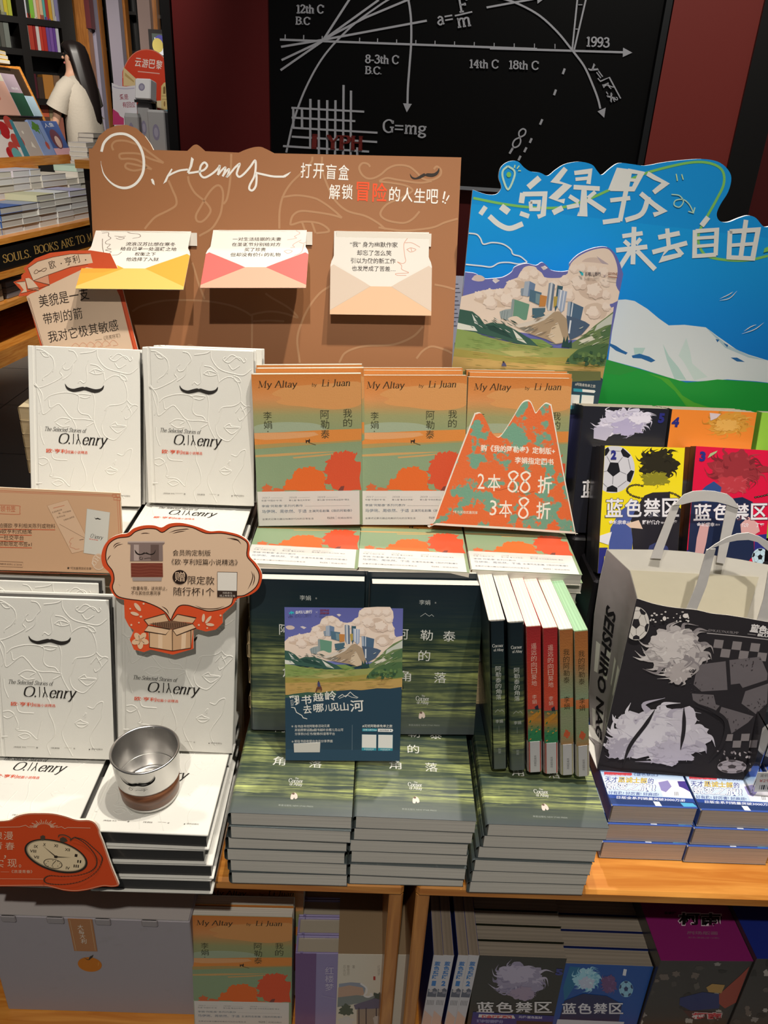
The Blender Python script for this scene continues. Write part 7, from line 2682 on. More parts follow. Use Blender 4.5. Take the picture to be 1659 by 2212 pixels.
def vol5():
    q = quad_map((1271, 896), (1461, 903.5), (1455, 1200), (1268, 1192), VW * 1.08, VH * 1.05)
    A = Art(dmap(q))
    A.poly('258,132 945,160 930,1230 250,1210', '#22232c')
    brush(A, 590, 260, 235, 130, ['#cfcbe0', '#b9b3d0', '#e2def0'], 11, 46)
    brush(A, 620, 310, 160, 80, ['#b4add0', '#cfcbe0'], 12, 20)
    brush(A, 720, 230, 110, 60, ['#e2def0', '#cfcbe0'], 13, 16)
    A.poly('355,310 420,300 520,320 460,420 360,400', '#b8b4cc')
    A.text('5', (862, 274), (912, 276), 84, BL, .06)
    manga_title(A, 900, 300, 900, 150, '#e6e4ea', '#333')
    return A


def vol4():
    q = quad_map((1461, 905), (1646, 914), (1640, 1210), (1457, 1200), VW * 1.08, VH * 1.05)
    A = Art(dmap(q))
    A.poly('945,165 1612,195 1595,1265 930,1240', '#ef8a34')
    brush(A, 1400, 285, 200, 115, ['#d89a3c', '#e2ac52', '#c4842e'], 21, 40)
    brush(A, 1380, 300, 110, 60, ['#e6b05a', '#d89a3c'], 22, 14)
    A.poly('1240,195 1330,205 1300,240 1255,260', '#d8c8cc')
    A.text('4', (950, 308), (1008, 312), 82, BL, .06)
    manga_title(A, 900, 960, 1560, 150, '#e6e4ea', '#633')
    return A


def manga(art, col, spine, W=VW, H=VH, T=VT, page='#a39a88'):
    if art:
        art.clip(.0003, W - .0003, .0003, H - .0003)
    return paperback(W, H, T, col, spine, art, 'gloss_print', page, r=.0008, page_m='manga_pages', page_in=.0003)


RZ = .765
defs = [('2', vol2, '#ecd820', '#2a2a30', VW, VH, pose((.3195, .912, RZ), 4.0, 21, -.5), 3, 'yellow comic volume numbered 2 behind the white bag'),
        ('3', vol3, '#d81540', '#2a2a30', VW, VH, pose((.446, .926, RZ), 2.5, 22, -1.6), 3, 'red comic volume numbered 3 behind the bag handle'),
        ('5', vol5, '#22232c', '#22232c', VW * 1.08, VH * 1.05, pose((.297, .995, .784), 1.0, 12, .3), 4, 'black comic volume numbered 5 behind the yellow one'),
        ('4', vol4, '#ef8a34', '#2a2a30', VW * 1.08, VH * 1.05, pose((.4235, .999, .784), 1.0, 12, .2), 4, 'orange comic volume numbered 4 behind the red one')]
for nm, fn, col, sp, W, H, M, n, lab in defs:
    c, p = manga(fn(), col, sp, W, H)
    r0 = tag(thing('comic_volume', lab, 'comic book', M, [('cover', c), ('page_block', p)], 'comic volumes behind the bag'), lab, 'comic book', 'comic volumes behind the bag')
    for k in range(1, n):
        dup(r0, M @ Matrix.Translation((.0006 * k, (VT + .0008) * k, -.001 * k)), f'{ORD[k]} copy of the comic numbered {nm}, behind the front one', 'comic volumes behind the bag')
# pale green one at the frame edge
c, p = manga(None, '#9ad048', '#8ac040', VW * 1.08, VH * 1.05)
thing('comic_volume', 'lime green comic volume at the right frame edge beside the orange one', 'comic book', pose((.553, 1.004, .784), 0, 12, 0), [('cover', c), ('page_block', p)], 'comic volumes behind the bag')
mb = MB(); mb.box(.315, .80, .905, .985, TZ, RZ - .008, '#18161a', bev=.003)
tag(link('riser_block', mb.mesh('riser_block', 'satin')), 'black riser block under the front comic volumes behind the bag', 'riser')
mb = MB(); mb.box(.300, .80, .988, 1.10, TZ, .778, '#18161a', bev=.003)
tag(link('riser_block', mb.mesh('riser_block', 'satin')), 'taller black riser block under the rear comic volumes', 'riser')

# ------------------------------------------------------------------ blue white comic stacks in front
CWD, CH_, CT = .1115, .165, .0298


def stackcover():
    M = flat(.327, .7125, TZ + 3 * CT + .0006)
    e3 = plane_map(M, 'E3')
    A = Art(e3)
    A.grad('800,402 1278,428 1235,270 755,250', ['#b8cfe8', '#cfe0f2', '#dde8f4', '#8ab0e0'])
    A.poly('798,380 1275,405 1287,447 810,430', '#2a4a9c')
    A.poly('800,398 1275,424 1287,447 810,430', '#20386e')
    A.poly('1052,418 1085,420 1100,444 1066,442', '#e8eef4')
    A.poly('1195,425 1262,428 1285,447 1215,446', '#58b4e0')
    A.poly('793,262 940,268 942,280 796,275', '#c84850')
    A.text('热血足球漫画', (792, 281), (936, 284), 16, '#c23040', .012)
    A.text('《蓝色禁区》', (950, 284), (1080, 288), 16, '#2a3a78', .01)
    for t, a, b, c in (('天才', 797, 865, '#2f3f96'), ('凪诚士郎', 868, 1020, '#e8c838'), ('的', 1025, 1054, '#2f3f96')):
        A.text(t, (a - 1, 316 + (a - 797) * .04), (b + 1, 317 + (b - 797) * .04), 32, '#28398c' if c != '#2f3f96' else '#eef2f8', .035)
        A.text(t, (a, 315 + (a - 797) * .04), (b, 316 + (b - 797) * .04), 30, c, .012)
    A.text('蜕变之旅!!', (802, 357), (1066, 370), 46, '#28398c', .04)
    A.text('蜕变之旅!!', (805, 355), (1063, 368), 42, '#f2f4fa', .018)
    A.text('好有趣! 好厉害! 好麻烦!', (815, 380), (1082, 392), 18, '#2f4496', .008)
    A.text('日版全系列销量突破3000万册', (860, 404), (1222, 421), 15, '#f0f2f8', .01)
    A.poly('1072,303 1232,310 1268,402 1105,393', '#e6e4f0')
    A.poly('1080,318 1130,308 1150,340 1120,370 1095,360', '#8f88c0')
    A.poly('1180,312 1228,312 1250,370 1215,350 1190,340', '#4a3a90')
    A.disc(1175, 378, 26, 18, '#f6f6f8', 24)
    for x in (1166, 1174, 1182):
        A.line([(x, 368), (x + 2, 388)], 3, '#5a5a70', False)
    A.clip(.0003, CWD - .0003, .0003, CH_ - .0003)
    return A


sc, sp_ = paperback(CWD, CH_, CT - .0006, '#3a58a8', '#3a58a8', stackcover(), 'wrapped_print', '#cfc5bb', r=.003, page_m='manga_pages', page_in=.0003)
S0 = thing('comic_volume', '-', 'comic book', Matrix.Identity(4), [('cover', sc), ('page_block', sp_)], 'blue and white comic volumes in front of the bag')
GS = 'blue and white comic volumes in front of the bag'
for k in range(3):
    place(S0, flat(.327 - (.003, .001, .0)[k], .7125 - (.006, .003, .0)[k], TZ + CT * (k + 1) + .0006), f'blue white comic, {("bottom", "middle", "top")[k]} of the left stack before the bag', GS)
    place(S0, flat(.4415 - (.006, .003, .0)[k], .7105 - (.006, .003, .0)[k], TZ + CT * (k + 1) + .0006), f'blue white comic, {("bottom", "middle", "top")[k]} of the stack right of it before the bag', GS)
    place(S0, flat(.560, .712 - .003 * (2 - k), TZ + CT * (k + 1) + .0006), f'blue white comic, {("bottom", "middle", "top")[k]} of the stack under the clear box', GS)
STZ = TZ + 3 * CT + .0012

# ------------------------------------------------------------------ white carrier bag with black printed front
M_bg = pose((.323, .772, STZ + .002), -2.0, 11.5, -1.0)
b1_, b2_ = plane_map(M_bg, 'E1'), plane_map(M_bg, 'E2')
fb = plane_map(M_bg)
rim = [b1_(*q) for q in smooth_pts(pts('480,1050 620,1095 760,1125 880,1140 1020,1155 1150,1185 1290,1200 1450,1225 1560,1245 1659,1262 1830,1290'), False, 3)]
fl_, fr_, frt = (fb(1289, 1664)[0], 0.0), (fb(1604, 1690)[0], 0.0), b2_(1659, 830)
outl = rim + [frt, (fr_[0] + .012, .03), fr_, fl_]
mb = MB()
mb.slab(outl, 0, .0008, '#2a272b', '#cfcbc6')
mb2_ = MB()
A = Art(b1_)
for x0, y0 in ((1290, 1430), (1450, 1445), (1610, 1460)):
    pass
GY, GY2 = '#857e80', '#6a6468'
A.use(b1_)
A.line('1110,1362 1400,1390 1700,1425', 8, '#a8a2a4', False)
for i in range(9):
    for j in range(2):
        if (i + j) % 2 == 0:
            x, y = 1180 + i * 82 - j * 20, 1418 + j * 76 + i * 8
            A.poly([(x, y), (x + 82, y + 8), (x + 68, y + 82), (x - 14, y + 74)], GY)
A.text('©MK,KS,YN,K/BLMP', (1120, 1350), (1392, 1375), 26, '#8f898c')
A.text('蓝色禁区', (1492, 1352), (1790, 1392), 76, '#e0dcdc', .05, .15)
A.line('1475,1370 1550,1378', 4, '#a8a2a4', False)
A.text('BLUE', (1562, 1390), (1690, 1404), 26, '#e0dcdc', .05, .2)
# large grey football drawn on the right
A.use(b2_)
for s_ in ('1035,480 1278,450 1295,708 1060,722 990,660 1010,560', '1312,440 1590,410 1655,560 1650,618 1430,690 1405,650 1325,660', '975,740 1170,752 1190,838 1225,850 1180,905 1060,850 985,800', '1240,860 1380,900 1530,945 1480,1000 1330,1100 1300,980 1215,930', '1455,720 1660,650 1650,830 1550,925 1420,830'):
    A.poly(s_, GY2)
r = random.Random(4)
for k in range(70):
    cx, cy = r.choice([(1450, 480), (1020, 690), (1560, 850), (1400, 990), (1050, 800)])
    x, y = cx + r.gauss(0, 70), cy + r.gauss(0, 32)
    A.disc(x, y, r.uniform(4, 12), r.uniform(2, 6), '#3a3538', 7, r.uniform(0, 3))
for i in range(4):
    for j in range(2):
        if (i + j) % 2 == 0:
            A.poly([(1270 + i * 75, 1105 + j * 60 - i * 2), (1345 + i * 75, 1103 + j * 60 - i * 2), (1335 + i * 75, 1165 + j * 60), (1262 + i * 75, 1165 + j * 60)], GY)
# abstract silver splash of paint filling the left half
brush(A, 830, 350, 330, 245, ['#bdb6b6', '#cfc9c8', '#a59e9f', '#8f888b'], 31, 46, .2)
brush(A, 790, 300, 230, 150, ['#cfc8c7', '#dad4d2', '#b5aeae'], 32, 26, .22)
brush(A, 850, 560, 130, 110, ['#b4acac', '#a59e9f', '#cfc8c7'], 33, 20)
brush(A, 690, 1110, 520, 300, ['#cfcad6', '#dcd8e2', '#b8b2c2'], 34, 40, .24)
brush(A, 560, 1080, 300, 170, ['#dcd8e2', '#cfcad6', '#c2bccc'], 35, 26, .25)
brush(A, 800, 1260, 260, 110, ['#c2bccc', '#b3adbd', '#a9a3b4'], 36, 30)
brush(A, 330, 1230, 150, 120, ['#b3adbd', '#c8c3d0'], 39, 24)
for s_ in ('350,1390 420,1200 560,1010 640,880', '900,860 900,1050 870,1240', '1000,820 1180,900 1280,1000 1240,1200 1130,1330'):
    A.line(s_, 34, '#2a272b', taper=1)
A.poly('125,1380 330,1420 700,1440 1100,1490 1080,1500 130,1442', '#2a272b')
for k in range(26):
    A.disc(r.uniform(600, 980), r.uniform(-5, 95), r.uniform(4, 12), r.uniform(4, 10), '#d8d2d0', 9)
A.disc(915, 38, 26, 20, '#e4dedb', 18)
A.disc(725, 62, 16, 20, '#e4dedb', 16)
for k in range(30):
    A.disc(r.uniform(1200, 1500), r.uniform(1250, 1440), r.uniform(4, 22), r.uniform(3, 12), r.choice(['#b8b0b4', '#8a8286']), 10, r.uniform(0, 3))
football(A, 1330, 1390, 130, 60, '#a8a0a8', '#4a4448')
# small torn football at the fold
A.use(b1_)
football(A, 470, 1270, 118, 150, '#d8d2cc', '#2a272b', '#6a6460', .3)
q0 = []
xmax = lambda b: 1
for v, f, c in A.out:
    # keep ink on the sheet: clip to the left fold and the lower edge
    def lim(b):
        a0, a1 = rim[0], fl_
        t = (b - a1[1]) / (a0[1] - a1[1])
        return a1[0] + (a0[0] - a1[0]) * t
    v = [(max(a, lim(max(0, b)) + .0006), max(b, .0006), d) for a, b, d in v]
    q0.append((v, f, c))
A.out = q0
mb.art(A)
front = mb.mesh('front_panel', 'bag_paper')
L0 = M_bg @ Vector((fl_[0], 0, 0))
L1 = M_bg @ Vector((rim[0][0], 0, rim[0][1]))
MI = M_bg.inverted()
back_l = [at_y(1311, 1187, .905), at_y(1295, 1255, .895), at_y(1284, 1328, .885), at_y(1272, 1497, .866), at_y(1276, 1600, .858)]
bb0 = back_l[-1].copy()
bb0.z = STZ + .002
bb0.x = L0.x - .006
back_l.append(bb0)
front_l = [L1, L1.lerp(L0, .16), L1.lerp(L0, .32), L1.lerp(L0, .68), L1.lerp(L0, .9), L0]


def sheet(mb_, rows, col, nrm_off, colb=None):
    """thin two sided paper from rows of world points"""
    v = [MI @ p for r_ in rows for p in r_]
    n = len(rows[0])
    f = [(i * n + j, i * n + j + 1, (i + 1) * n + j + 1, (i + 1) * n + j) for i in range(len(rows) - 1) for j in range(n - 1)]
    mb_.add(v, f, col, 0, True)
    mb_.add([Vector(p) + nrm_off for p in v], [q[::-1] for q in f], colb or col, 0, True)


gus = MB()
rows = []
for a, b in zip(front_l, back_l):
    mid = a.lerp(b, .5) + Vector((.010, 0, .004))
    rows.append([a, a.lerp(mid, .5), mid, mid.lerp(b, .5), b])
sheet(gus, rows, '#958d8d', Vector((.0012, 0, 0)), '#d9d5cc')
gA_ = Art(lambda a, b: (a, b))
# lettering runs down the gusset's rear half
ga, gb = rows, None


def gus_pt(s, t):
    """s across from front to rear, t from top to bottom"""
    cum = [0.0]
    for i in range(len(back_l) - 1):
        cum.append(cum[-1] + (back_l[i + 1] - back_l[i]).length)
    d = t * cum[-1]
    i = max(k for k in range(len(cum) - 1) if cum[k] <= d)
    pb = back_l[i].lerp(back_l[i + 1], (d - cum[i]) / (cum[i + 1] - cum[i]))
    return MI @ (L1.lerp(L0, t).lerp(pb, s) + Vector((.010, 0, .004)) * (1 - abs(1 - 2 * s)))


tv, tf = glyphs('SEISHIRO NAGI', .03)
x1_, y1_ = max(a for a, b in tv), max(b for a, b in tv)
vv = []
for a, b in tv:
    p = gus_pt(.76 - .21 * (b / y1_), .20 + .68 * (a + .25 * b) / x1_)
    vv.append(tuple(p + Vector((-.0012, -.0004, 0))))
gus.add(vv, [t for t in tf], '#2c292c')
gus.add(vv, [t[::-1] for t in tf], '#2c292c')
gpanel = gus.mesh('side_gusset', 'bag_paper')
# back panel, seen from inside
nR = M_bg.to_3x3() @ Vector((1, 0, 0))
WB = .26
bk = MB()
rowsb = []
topz = [0, .002, .004, .004, .001, -.002, -.006, -.010]
for i in range(6):
    p0 = back_l[i]
    row = []
    for j in range(8):
        t = j / 7
        p = p0 + nR * (WB * t) + Vector((0, .004 * math.sin(t * PI) * (1 - i / 5), topz[j] * (1 - i / 5)))
        row.append(p)
    rowsb.append(row)
sheet(bk, rowsb, '#dad6cc', Vector((0, .0012, 0)), '#cfcbc4')
lab_ = []
for (t, s_) in ((.12, .22), (.80, .20), (.74, 1.0), (.16, 1.0)):
    pass
a, b, c_, d_ = [rowsb[0][0] + nR * (WB * t) + (rowsb[3][0] - rowsb[0][0]) * s_ + Vector((0, -.0016, 0)) for t, s_ in ((.13, .12), (.80, .10), (.76, .55), (.17, .55))]
bk.add([MI @ p for p in (a, b, c_, d_)], [(3, 2, 1, 0)], '#dcd5be')
back = bk.mesh('back_panel', 'bag_paper')
bo = MB()
sheet(bo, [[L0, L0 + nR * .195], [bb0, bb0 + nR * .2]], '#cfcbc4', Vector((0, 0, .001)))
bot = bo.mesh('bag_base', 'bag_paper')
rg = MB()
fR = [M_bg @ Vector((rim[-1][0], 0, rim[-1][1])), M_bg @ Vector((frt[0], 0, frt[1])), M_bg @ Vector((fr_[0], 0, 0))]
bR = [rowsb[0][-1], rowsb[3][-1], bb0 + nR * .2]
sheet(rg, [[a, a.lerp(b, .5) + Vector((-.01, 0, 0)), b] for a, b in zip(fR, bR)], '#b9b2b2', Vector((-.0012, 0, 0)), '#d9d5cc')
gus_r = rg.mesh('side_gusset', 'bag_paper')


def handle(polys, M):
    m = MB()
    f = plane_map(M, 'E1')
    for s_, off_ in polys:
        o = [f(*q) for q in smooth_pts(pts(s_), True, 3)] if off_[1] else [f(*q) for q in pts(s_)]
        m.slab(o, off_[0], off_[0] + .0012, '#d6d3d0')
    # into the bag's own frame
    T = MI @ M
    m.v = [tuple(T @ Vector(p)) for p in m.v]
    return m.mesh('handle', 'bag_paper')


M_hb = pose((.35, .900, .80), -2, 6, 0)
M_hf = pose((.36, .818, .76), -2, 3, 0)
h1 = handle([('605,690 640,600 800,205 868,212 720,610 705,695', (0, 0)), ('800,212 830,190 900,115 980,85 1080,78 1180,85 1290,110 1340,150 1398,232 1375,235 1290,205 1200,182 1080,172 980,180 880,205', (-.0016, 0)), ('1290,205 1396,232 1310,560 1268,740 1198,728 1230,520', (0, 0))], M_hb)
h2 = handle([('928,1142 1020,920 1108,612 1190,605 1110,930 1022,1150', (0, 0)), ('1104,616 1180,560 1280,502 1380,465 1480,456 1580,490 1660,538 1760,640 1760,720 1659,622 1560,540 1480,520 1380,525 1280,545', (-.0016, 0)), ('1560,1248 1620,1050 1690,640 1762,660 1720,1060 1660,1262', (0, 0))], M_hf)
thing('carrier_bag', 'white carrier bag with black printed front and two ribbon handles', 'bag', M_bg,
      [('front_panel', front, 'black printed front'), ('side_gusset', gpanel), ('side_gusset', gus_r), ('back_panel', back), ('bag_base', bot), ('handle', h1), ('handle', h2)])

# clear box with price tag at the right edge
M_ac = pose((.517, .738, STZ + .001), -3, 0, 0)
mb = MB()
t = .002
mb.box(0, .12, 0, t, 0, .10, '#fff')
mb.box(0, t, t, .07, 0, .10, '#fff')
mb.box(.12 - t, .12, t, .07, 0, .10, '#fff')
mb.box(t, .12 - t, .07 - t, .07, 0, .10, '#fff')
clr = mb.mesh('clear_shell', 'clear_plastic')
mb = MB(); mb.box(.003, .117, .055, .067, .001, .095, '#20262a', bev=.002)
A = Art(); A.disc(.045, .05, .028, .034, '#c9c6be'); A.disc(.045, .05, .024, .03, '#b0ada6')
for k in range(5):
    A.line([(.01 + k * .025, .005), (.01 + k * .025, .09)], .0006, '#46564a', False)
for v, f, c in A.out:
    mb.add([(a, .055 - d, b) for a, b, d in v], f, c)
ins = mb.mesh('dark_insert', 'satin')
mb = MB()
mb.box(0, .05, -.0008, -.0002, 0, .034, '#e4e2de')
A = Art()
A.text('定价', (.004, .026), (.014, .026), .005, '#4a4a4a')
A.text('¥29', (.004, .017), (.016, .017), .005, '#c04040')
for k in range(14):
    A.line([(.006 + k * .0026, .004), (.006 + k * .0026, .012)], .0006 + .0007 * (k % 3), '#2a2a2a', False)
mb.art(A, y=-.0009)
mb.v = [tuple(Matrix.Translation((.003, 0, .006)) @ Matrix.Rotation(-.12, 4, 'Y') @ Vector(p)) for p in mb.v]
thing('display_box', 'clear display box with white price tag at the right frame edge', 'box', M_ac, [('clear_shell', clr), ('dark_insert', ins), ('price_tag', mb.mesh('price_tag', 'matte_print'), 'white price tag with barcode')])

# ------------------------------------------------------------------ lower shelf
# cardboard box
xb1 = at_y(410, 1992, .71).x
zb1 = at_y(410, 1992, .71).z
BWd, BHt, BD = .29, zb1 - SZ, .26
M_bx = Matrix.Translation((xb1 - BWd, .71, SZ + .0005))
mb = MB()
mb.box(0, BWd, 0, BD, 0, BHt, '#a39da3', bev=.0015)
A = Art(plane_map(M_bx, 'E4'))
r = random.Random(9)
for k in range(26):
    x, y = r.uniform(60, 1380), r.uniform(600, 1150)
    for j in range(3):
        A.disc(x + j * 22 + r.uniform(-4, 4), y - j * 4, r.uniform(5, 10), r.uniform(4, 8), '#a39da0', 8)
A.disc(700, 876, 94, 56, '#c8761c', 34, .12)
A.poly('650,820 690,838 700,815 730,800 720,822 695,842 680,840', '#3a3428')
A.line('770,860 765,885', 5, '#d89a4a')
mb.art(A)
bx = mb.mesh('carton', 'matte_print')
flp = MB()
flp.box(.002, BWd - .002, .001, BD, BHt, BHt + .002, '#b0aaa8')
lid = flp.mesh('lid', 'matte_print')
tabs = []
e4 = plane_map(M_bx, 'E4')
for x0, x1 in ((10, 122), (362, 495), (738, 858), (1098, 1224)):
    m = MB()
    a, b = e4(x0, 500)[0], e4(x1, 500)[0]
    m.box(max(a, .002), b, -.003, .0, BHt - .010, BHt + .003, '#9a9496', bev=.0015)
    tabs.append(('lid_tab', m.mesh('lid_tab', 'matte_print')))
m = MB()
a, b, c_, d_ = [e4(*q) for q in pts('527,512 718,512 760,772 580,768')]
m.slab([(a[0], BHt - .0005), (b[0], BHt - .0005), c_, d_], -.0009, -.0004, '#b07a50')
A = Art(e4)
for i, ch in enumerate('大橘大利'):
    A.text(ch, (605 + i * 9, 598 + i * 37), (648 + i * 9, 600 + i * 37), 36, '#dcd0c0', .01)
for s_ in ('545,525 595,765', '705,525 745,765'):
    A.line(s_, 3, '#d0b48c', False)
m.art(A, y=-.001)
thing('gift_carton', 'grey lidded carton with orange label and printed tangerine on the lower shelf', 'box', M_bx, [('carton', bx), ('lid', lid)] + tabs + [('paper_label', m.mesh('paper_label', 'matte_print'), 'orange label with white characters')])

# orange paperbacks on the lower shelf
M_la = pose((-.228, .692, SZ + .005), .5, 9, .2)
p_ = plane_map(M_la)(406, 1970)[1]
for k in range(4):
    place(A0, M_la @ Matrix.Translation((.0 if k < 2 else .012, (AT + .0015) * k + (.012 if k > 1 else 0), (AT + .0015) * k * .158 + (.002 if k > 1 else 0))), f'orange and sage paperback on the lower shelf beside the carton, {ORD[k]} from the front', GA)

# violet boxed set with kraft sleeve
p0 = at_y(638, 2068, .70)
RW, RH, RT = .163, p0.z - SZ - .004, .030
M_rd = pose((p0.x, .692, SZ + .0092), 1.2, 4, .0)
vC, vP = hardcover(RW, RH, RT, '#8a80ac', None, 'gloss_print', '#a39a8a')
m = MB()
m.box(.0, .030, -.0006, -.0002, 0, RH, '#6a4a7c')
A = Art()
q = plane_map(M_rd, 'E5')
A.use(q)
A.column('红楼梦', 990, 1048, 635, 800, '#b8b0c8', .01)
A.line('965,830 1060,850', 2, '#a8a0b8', False)
m.art(A, y=-.0007)
cover_print = m.mesh('cover_print', 'gloss_print')
for k in range(4):
    parts = [('cover', vC, None, [('cover_print', cover_print)] if k == 0 else []), ('page_block', vP)]
    thing('hardcover_book', f'violet hardcover in the kraft sleeved set on the lower shelf, {("front one", "second", "third", "rear one")[k]}', 'book', M_rd @ Matrix.Translation((0, (RT + .001) * k, 0)), parts, 'violet hardcovers in the kraft sleeve')
m = MB()
x0, x1 = q(1072, 700)[0], RW + .0012
D4 = 4 * (RT + .001)
m.box(x0, x1, -.0018, -.0010, 0, RH + .0012, '#cfc8b8')
m.box(x0, x1, -.0010, D4 + .001, RH + .0004, RH + .0012, '#8a7458')
m.box(x1 - .0004, x1 + .0004, -.001, D4 + .001, 0, RH + .0012, '#cfc8b8')
A = Art(q)
A.poly('1082,745 1160,735 1230,740 1260,770 1250,810 1082,812', '#8e96a4')
A.poly('1078,770 1150,755 1240,770 1252,820 1075,835', '#b89a86')
A.poly('1075,835 1200,820 1300,830 1440,760 1440,870 1300,860 1180,880 1072,900', '#7e8684')
A.line('1225,742 1262,770 1265,800 1250,822 1275,832 1300,820 1290,808', 12, '#d8d6d4')
A.poly(blob(1370, 830, 80, 40, 40, .4, 5), '#4c544c')
A.poly(blob(1130, 920, 60, 50, 40, .4, 6), '#566052')
A.poly('1180,885 1320,840 1440,880 1430,905 1190,915', '#6a6478')
A.poly('1200,915 1430,905 1430,1020 1200,1020', '#9a8a7a')
for x in (1215, 1262, 1330, 1380, 1420):
    A.line([(x, 905), (x, 1020)], 7, '#4a4248', False)
A.poly(blob(1130, 990, 66, 32, 34, .35, 7), '#c8c6c2')
A.poly(blob(1340, 985, 40, 36, 34, .3, 8), '#b8b0a8')
for x, t in ((1110, '石头记'), (1135, '曹雪芹'), (1170, '著'), (1338, '红楼梦'), (1382, '经典')):
    A.column(t, x, x + 18, 620, 620 + 24 * len(t), '#a49c90')
A.poly('1310,695 1324,695 1324,720 1310,720', '#a83a34')
m.art(A, y=-.0019)
thing('paper_sleeve', 'kraft and picture paper sleeve around the violet set', 'sleeve', M_rd, [('sleeve', m.mesh('sleeve', 'matte_print'))])

# white spined comic pairs
pc = []
for k in (1, 2):
    S = Art()
    T = .0152
    S.poly([(.0006, .0), (T - .0006, 0), (T - .0006, .178), (.0006, .178)], '#c9c8ce')
    S.column('蓝色禁区', .0035, .0118, .166, .128, '#2f78c0', .04)
    S.text(str(k), (.0045, .114), (.0105, .114), .011, '#2f78c0', .06)
    S.poly([(.001, .090), (T - .001, .090), (T - .001, .106), (.010, .110), (.005, .104), (.001, .108)], '#5a6072')
    S.disc(.005, .103, .003, .003, '#b8b4b8', 10)
    S.disc(.011, .100, .003, .003, '#8a8a98', 10)
    for j in range(5):
        S.line([(.003 + j * .0022, .083), (.003 + j * .0022, .072)], .0009, '#7a7a80', False)
    S.poly([(.001, .0), (T - .001, 0), (T - .001, .045), (.001, .06)], '#d8b8a8')
    pc.append(paperback(.128, .178, T, '#2a3a80', '#c9c8ce', None, 'gloss_print', '#86796a', r=.001, page_m='manga_pages', spine_art=S))
px_ = (927, 948.5, 980, 1003)
for i, x in enumerate(px_):
    p = at_y(x, 2063, .69)
    H = p.z - SZ
    M = pose((p.x - .0005, .690, SZ), 0, 0, -2.0) @ Matrix.Scale(H / .178, 4, (0, 0, 1)) @ Matrix.Rotation(PI / 2, 4, 'Z') @ Matrix.Translation((0, -.0152, 0))
    c, pg = pc[i % 2]
    lab = f'white spined comic numbered {i % 2 + 1} in the {("left", "right")[i // 2]} pair on the lower shelf'
    thing('comic_volume', lab, 'comic book', M, [('cover', c), ('page_block', pg)], 'white spined comic pairs on the lower shelf')


def low_manga(tl, W, cover, n, T, name, labs, group, page='#8f8577', lean=2, dx=.001, edge=None):
    p = at_y(*tl, .695)
    H = p.z - SZ - .001
    M = pose((p.x, .694, SZ + .0018), -.3, lean, .0)
    A = Art(plane_map(M, 'E6'))
    col = cover(A)
    A.clip(.0003, W - .0003, .0003, H - .0003)
    c, pg = paperback(W, H, T, col, edge or col, A, 'gloss_print', page, r=.0008, page_m='manga_pages')
    c2_, pg2 = paperback(W, H, T, edge or '#2a2c2c', edge or '#2a2c2c', None, 'gloss_print', page, r=.0008, page_m='manga_pages')
    for k in range(n):
        thing('comic_volume', labs.format(ORD[k]), 'comic book', M @ Matrix.Translation((dx * k, (T + .0022) * k, (T + .0022) * k * .035)), [('cover', c if k == 0 else c2_), ('page_block', pg if k == 0 else pg2)], group)


def low5(A):
    A.poly('620,760 1370,812 1240,1330 540,1300', '#34332f')
    brush(A, 960, 940, 250, 170, ['#9a93ae', '#b5aec6', '#857e9c'], 41, 46)
    brush(A, 930, 880, 190, 90, ['#b5aec6', '#a49cb8'], 42, 24)
    brush(A, 980, 1050, 130, 70, ['#a090a8', '#8a7e9a'], 43, 14)
    A.text('5', (1262, 892), (1325, 896), 56, '#3a3f86', .06)
    manga_title(A, 1212, 585, 1245, 92, '#d8d6d8', '#2a2a2c')
    A.poly('560,1205 1250,1240 1245,1330 540,1320', '#2b3480')
    A.poly('610,1225 905,1235 920,1262 605,1252', '#d8d4d6')
    A.text('热血足球漫画', (632, 1258), (890, 1262), 26, '#c84048', .05)
    A.text('现在就要得分', (590, 1298), (820, 1304), 30, '#8a90c0', .06)
    A.poly('605,1306 820,1312 820,1330 605,1330', '#c84048')
    A.poly('930,1280 1240,1290 1240,1330 930,1330', '#3a2c34')
    A.text('元代·蓝色监狱', (948, 1258), (1150, 1266), 22, '#c8c8dc', .03)
    return '#34332f'


def low1(A):
    A.poly('1385,820 1760,845 1690,1330 1270,1300', '#1c4f9c')
    A.poly('1385,820 1480,828 1420,1000 1340,1120 1330,1000', '#1f6a94')
    brush(A, 1530, 930, 130, 110, ['#9cd0e4', '#b4dcec', '#7ab8d4'], 51, 36)
    brush(A, 1530, 960, 80, 60, ['#b9c4dc', '#c8e4f0'], 52, 14)
    brush(A, 1720, 970, 80, 90, ['#6a4a78', '#7c5a8a'], 53, 20)
    football(A, 1865, 1010, 60, 70, '#8ac0dc', '#2a3a6a')
    A.poly('1340,1110 1500,1050 1700,1070 1830,1140 1800,1300 1290,1290', '#242a54')
    A.text('1', (1835, 893), (1862, 898), 56, '#d8dce6', .06)
    manga_title(A, 1222, 1315, 1850, 92, '#d8d8e0', '#2a3058')
    A.poly('1280,1268 1850,1290 1840,1330 1270,1310', '#c8ccd8')
    return '#1c4f9c'


low_manga((1031, 2072), .129, low5, 4, .0225, '', 'dark comic volume on the lower shelf, {} from the front of its row', 'dark comic volumes on the lower shelf', edge='#26281e')
low_manga((1222, 2089), .128, low1, 4, .0245, '', 'blue comic volume on the lower shelf, {} from the front of its row', 'blue comic volumes on the lower shelf', edge='#1a2458')


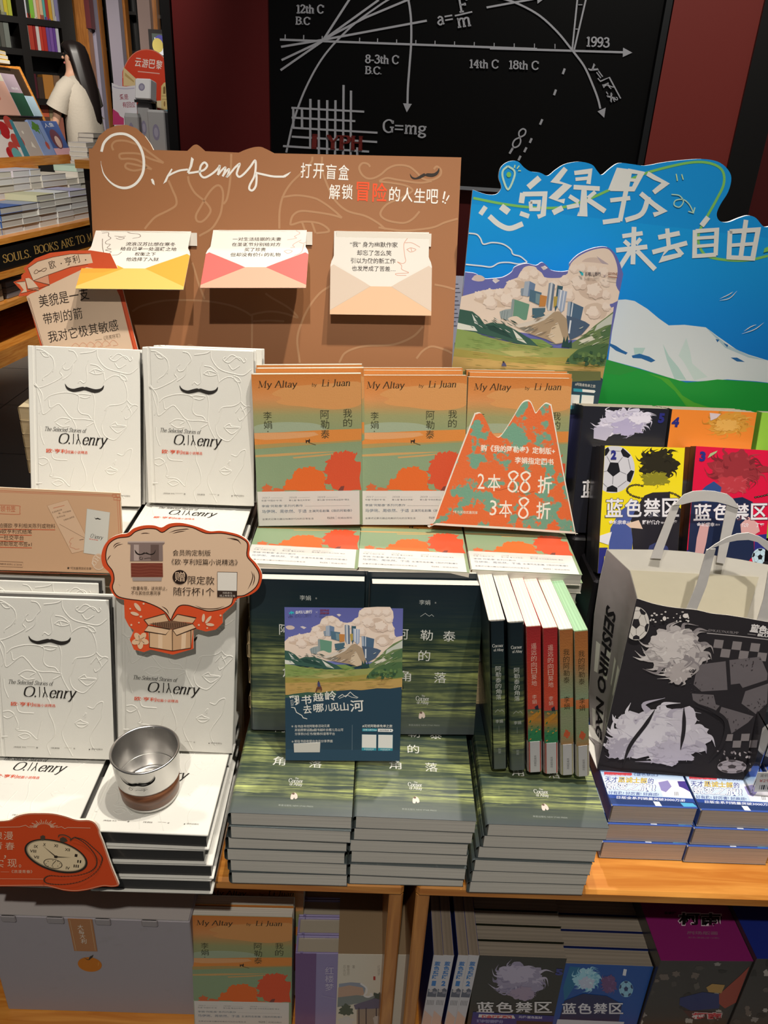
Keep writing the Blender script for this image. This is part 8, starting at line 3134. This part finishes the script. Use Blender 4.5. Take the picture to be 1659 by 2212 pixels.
def boxed(tl, W, D, top, label, title, n):
    p = at_y(*tl, .695)
    H = p.z - SZ - .001
    M = pose((p.x, .690, SZ + .001), 1.5, 0, 0)
    m = MB()
    m.box(0, W, 0, D, 0, H, '#3a3634', bev=.0008)
    A = Art(plane_map(M, 'E7'))
    r = random.Random(n)
    w0 = 700 + n * 820
    for k in range(26):
        x, y = r.uniform(20, W * 5600) + 690 + n * 850 - r.random() * 60, r.uniform(790, 1300)
        A.poly(blob(x - (y - 760) * .3, y, r.uniform(20, 60), r.uniform(18, 40), 20, .4, k), r.choice(['#5a544e', '#4a4440', '#8a8480', '#6a5e56', '#2a2624', '#a8a29c']))
    if n == 0:
        A.poly('905,1090 1100,1040 1260,1060 1240,1180 1000,1200 900,1150', '#243068')
        A.poly('1240,1060 1420,900 1500,820 1400,1130 1290,1180 1240,1140', '#9a4030')
        A.poly('1130,1000 1180,970 1290,980 1260,1050 1150,1040', '#b08a4a')
        A.poly('930,1195 1270,1215 1260,1275 1000,1272', '#4a2424')
        A.text('柯南', (1005, 1270), (1265, 1272), 58, '#d8cccc', .09)
        A.text('柯南', (1008, 1268), (1262, 1270), 52, '#c83a44', .04)
    lim0, lim1 = .0008, W - .0008
    A.out = [([(min(max(a, lim0), lim1), min(max(b, .0008), H - .0008), d) for a, b, d in v], f, c) for v, f, c in A.out]
    m.art(A, y=-.0001)
    body = m.mesh('box_body', 'gloss_print')
    m = MB()
    m.box(0, W, 0, D, 0, .0008, top)
    Mt = M @ Matrix.Translation((0, 0, H))
    # printed top, laid out from its front edge
    A = Art(plane_map(Mt @ Matrix.Rotation(-PI / 2, 4, 'X'), 'E7'))
    if title:
        A.text('柯南', (885, 478), (1262, 482), 120, '#c8b8c0', .06)
        A.text('柯南', (893, 470), (1252, 474), 104, '#161214', .03)
        A.text('名侦探', (768, 380), (874, 382), 24, '#1e181a', .04)
        A.text('剧场版画', (965, 552), (1226, 556), 30, '#7a5468', .02)
        A.text('彩色漫画(全10册)', (975, 588), (1240, 592), 18, '#7a5468')
    for v, f, c in A.out:
        m.add([(a, b, .0008 + d) for a, b, d in v], f, c)
    m.v = [(x, y, z + H) for x, y, z in m.v]
    thing('boxed_set', label, 'boxed set', M, [('box_body', body), ('box_top', m.mesh('box_top', 'gloss_print'))])


boxed((1425, 2068), .134, .20, '#7a1f5e', 'boxed comic set with magenta top on the lower shelf', True, 0)
boxed((1632, 2064), .134, .20, '#1a2a78', 'boxed comic set with navy blue top at the lower right edge', False, 1)
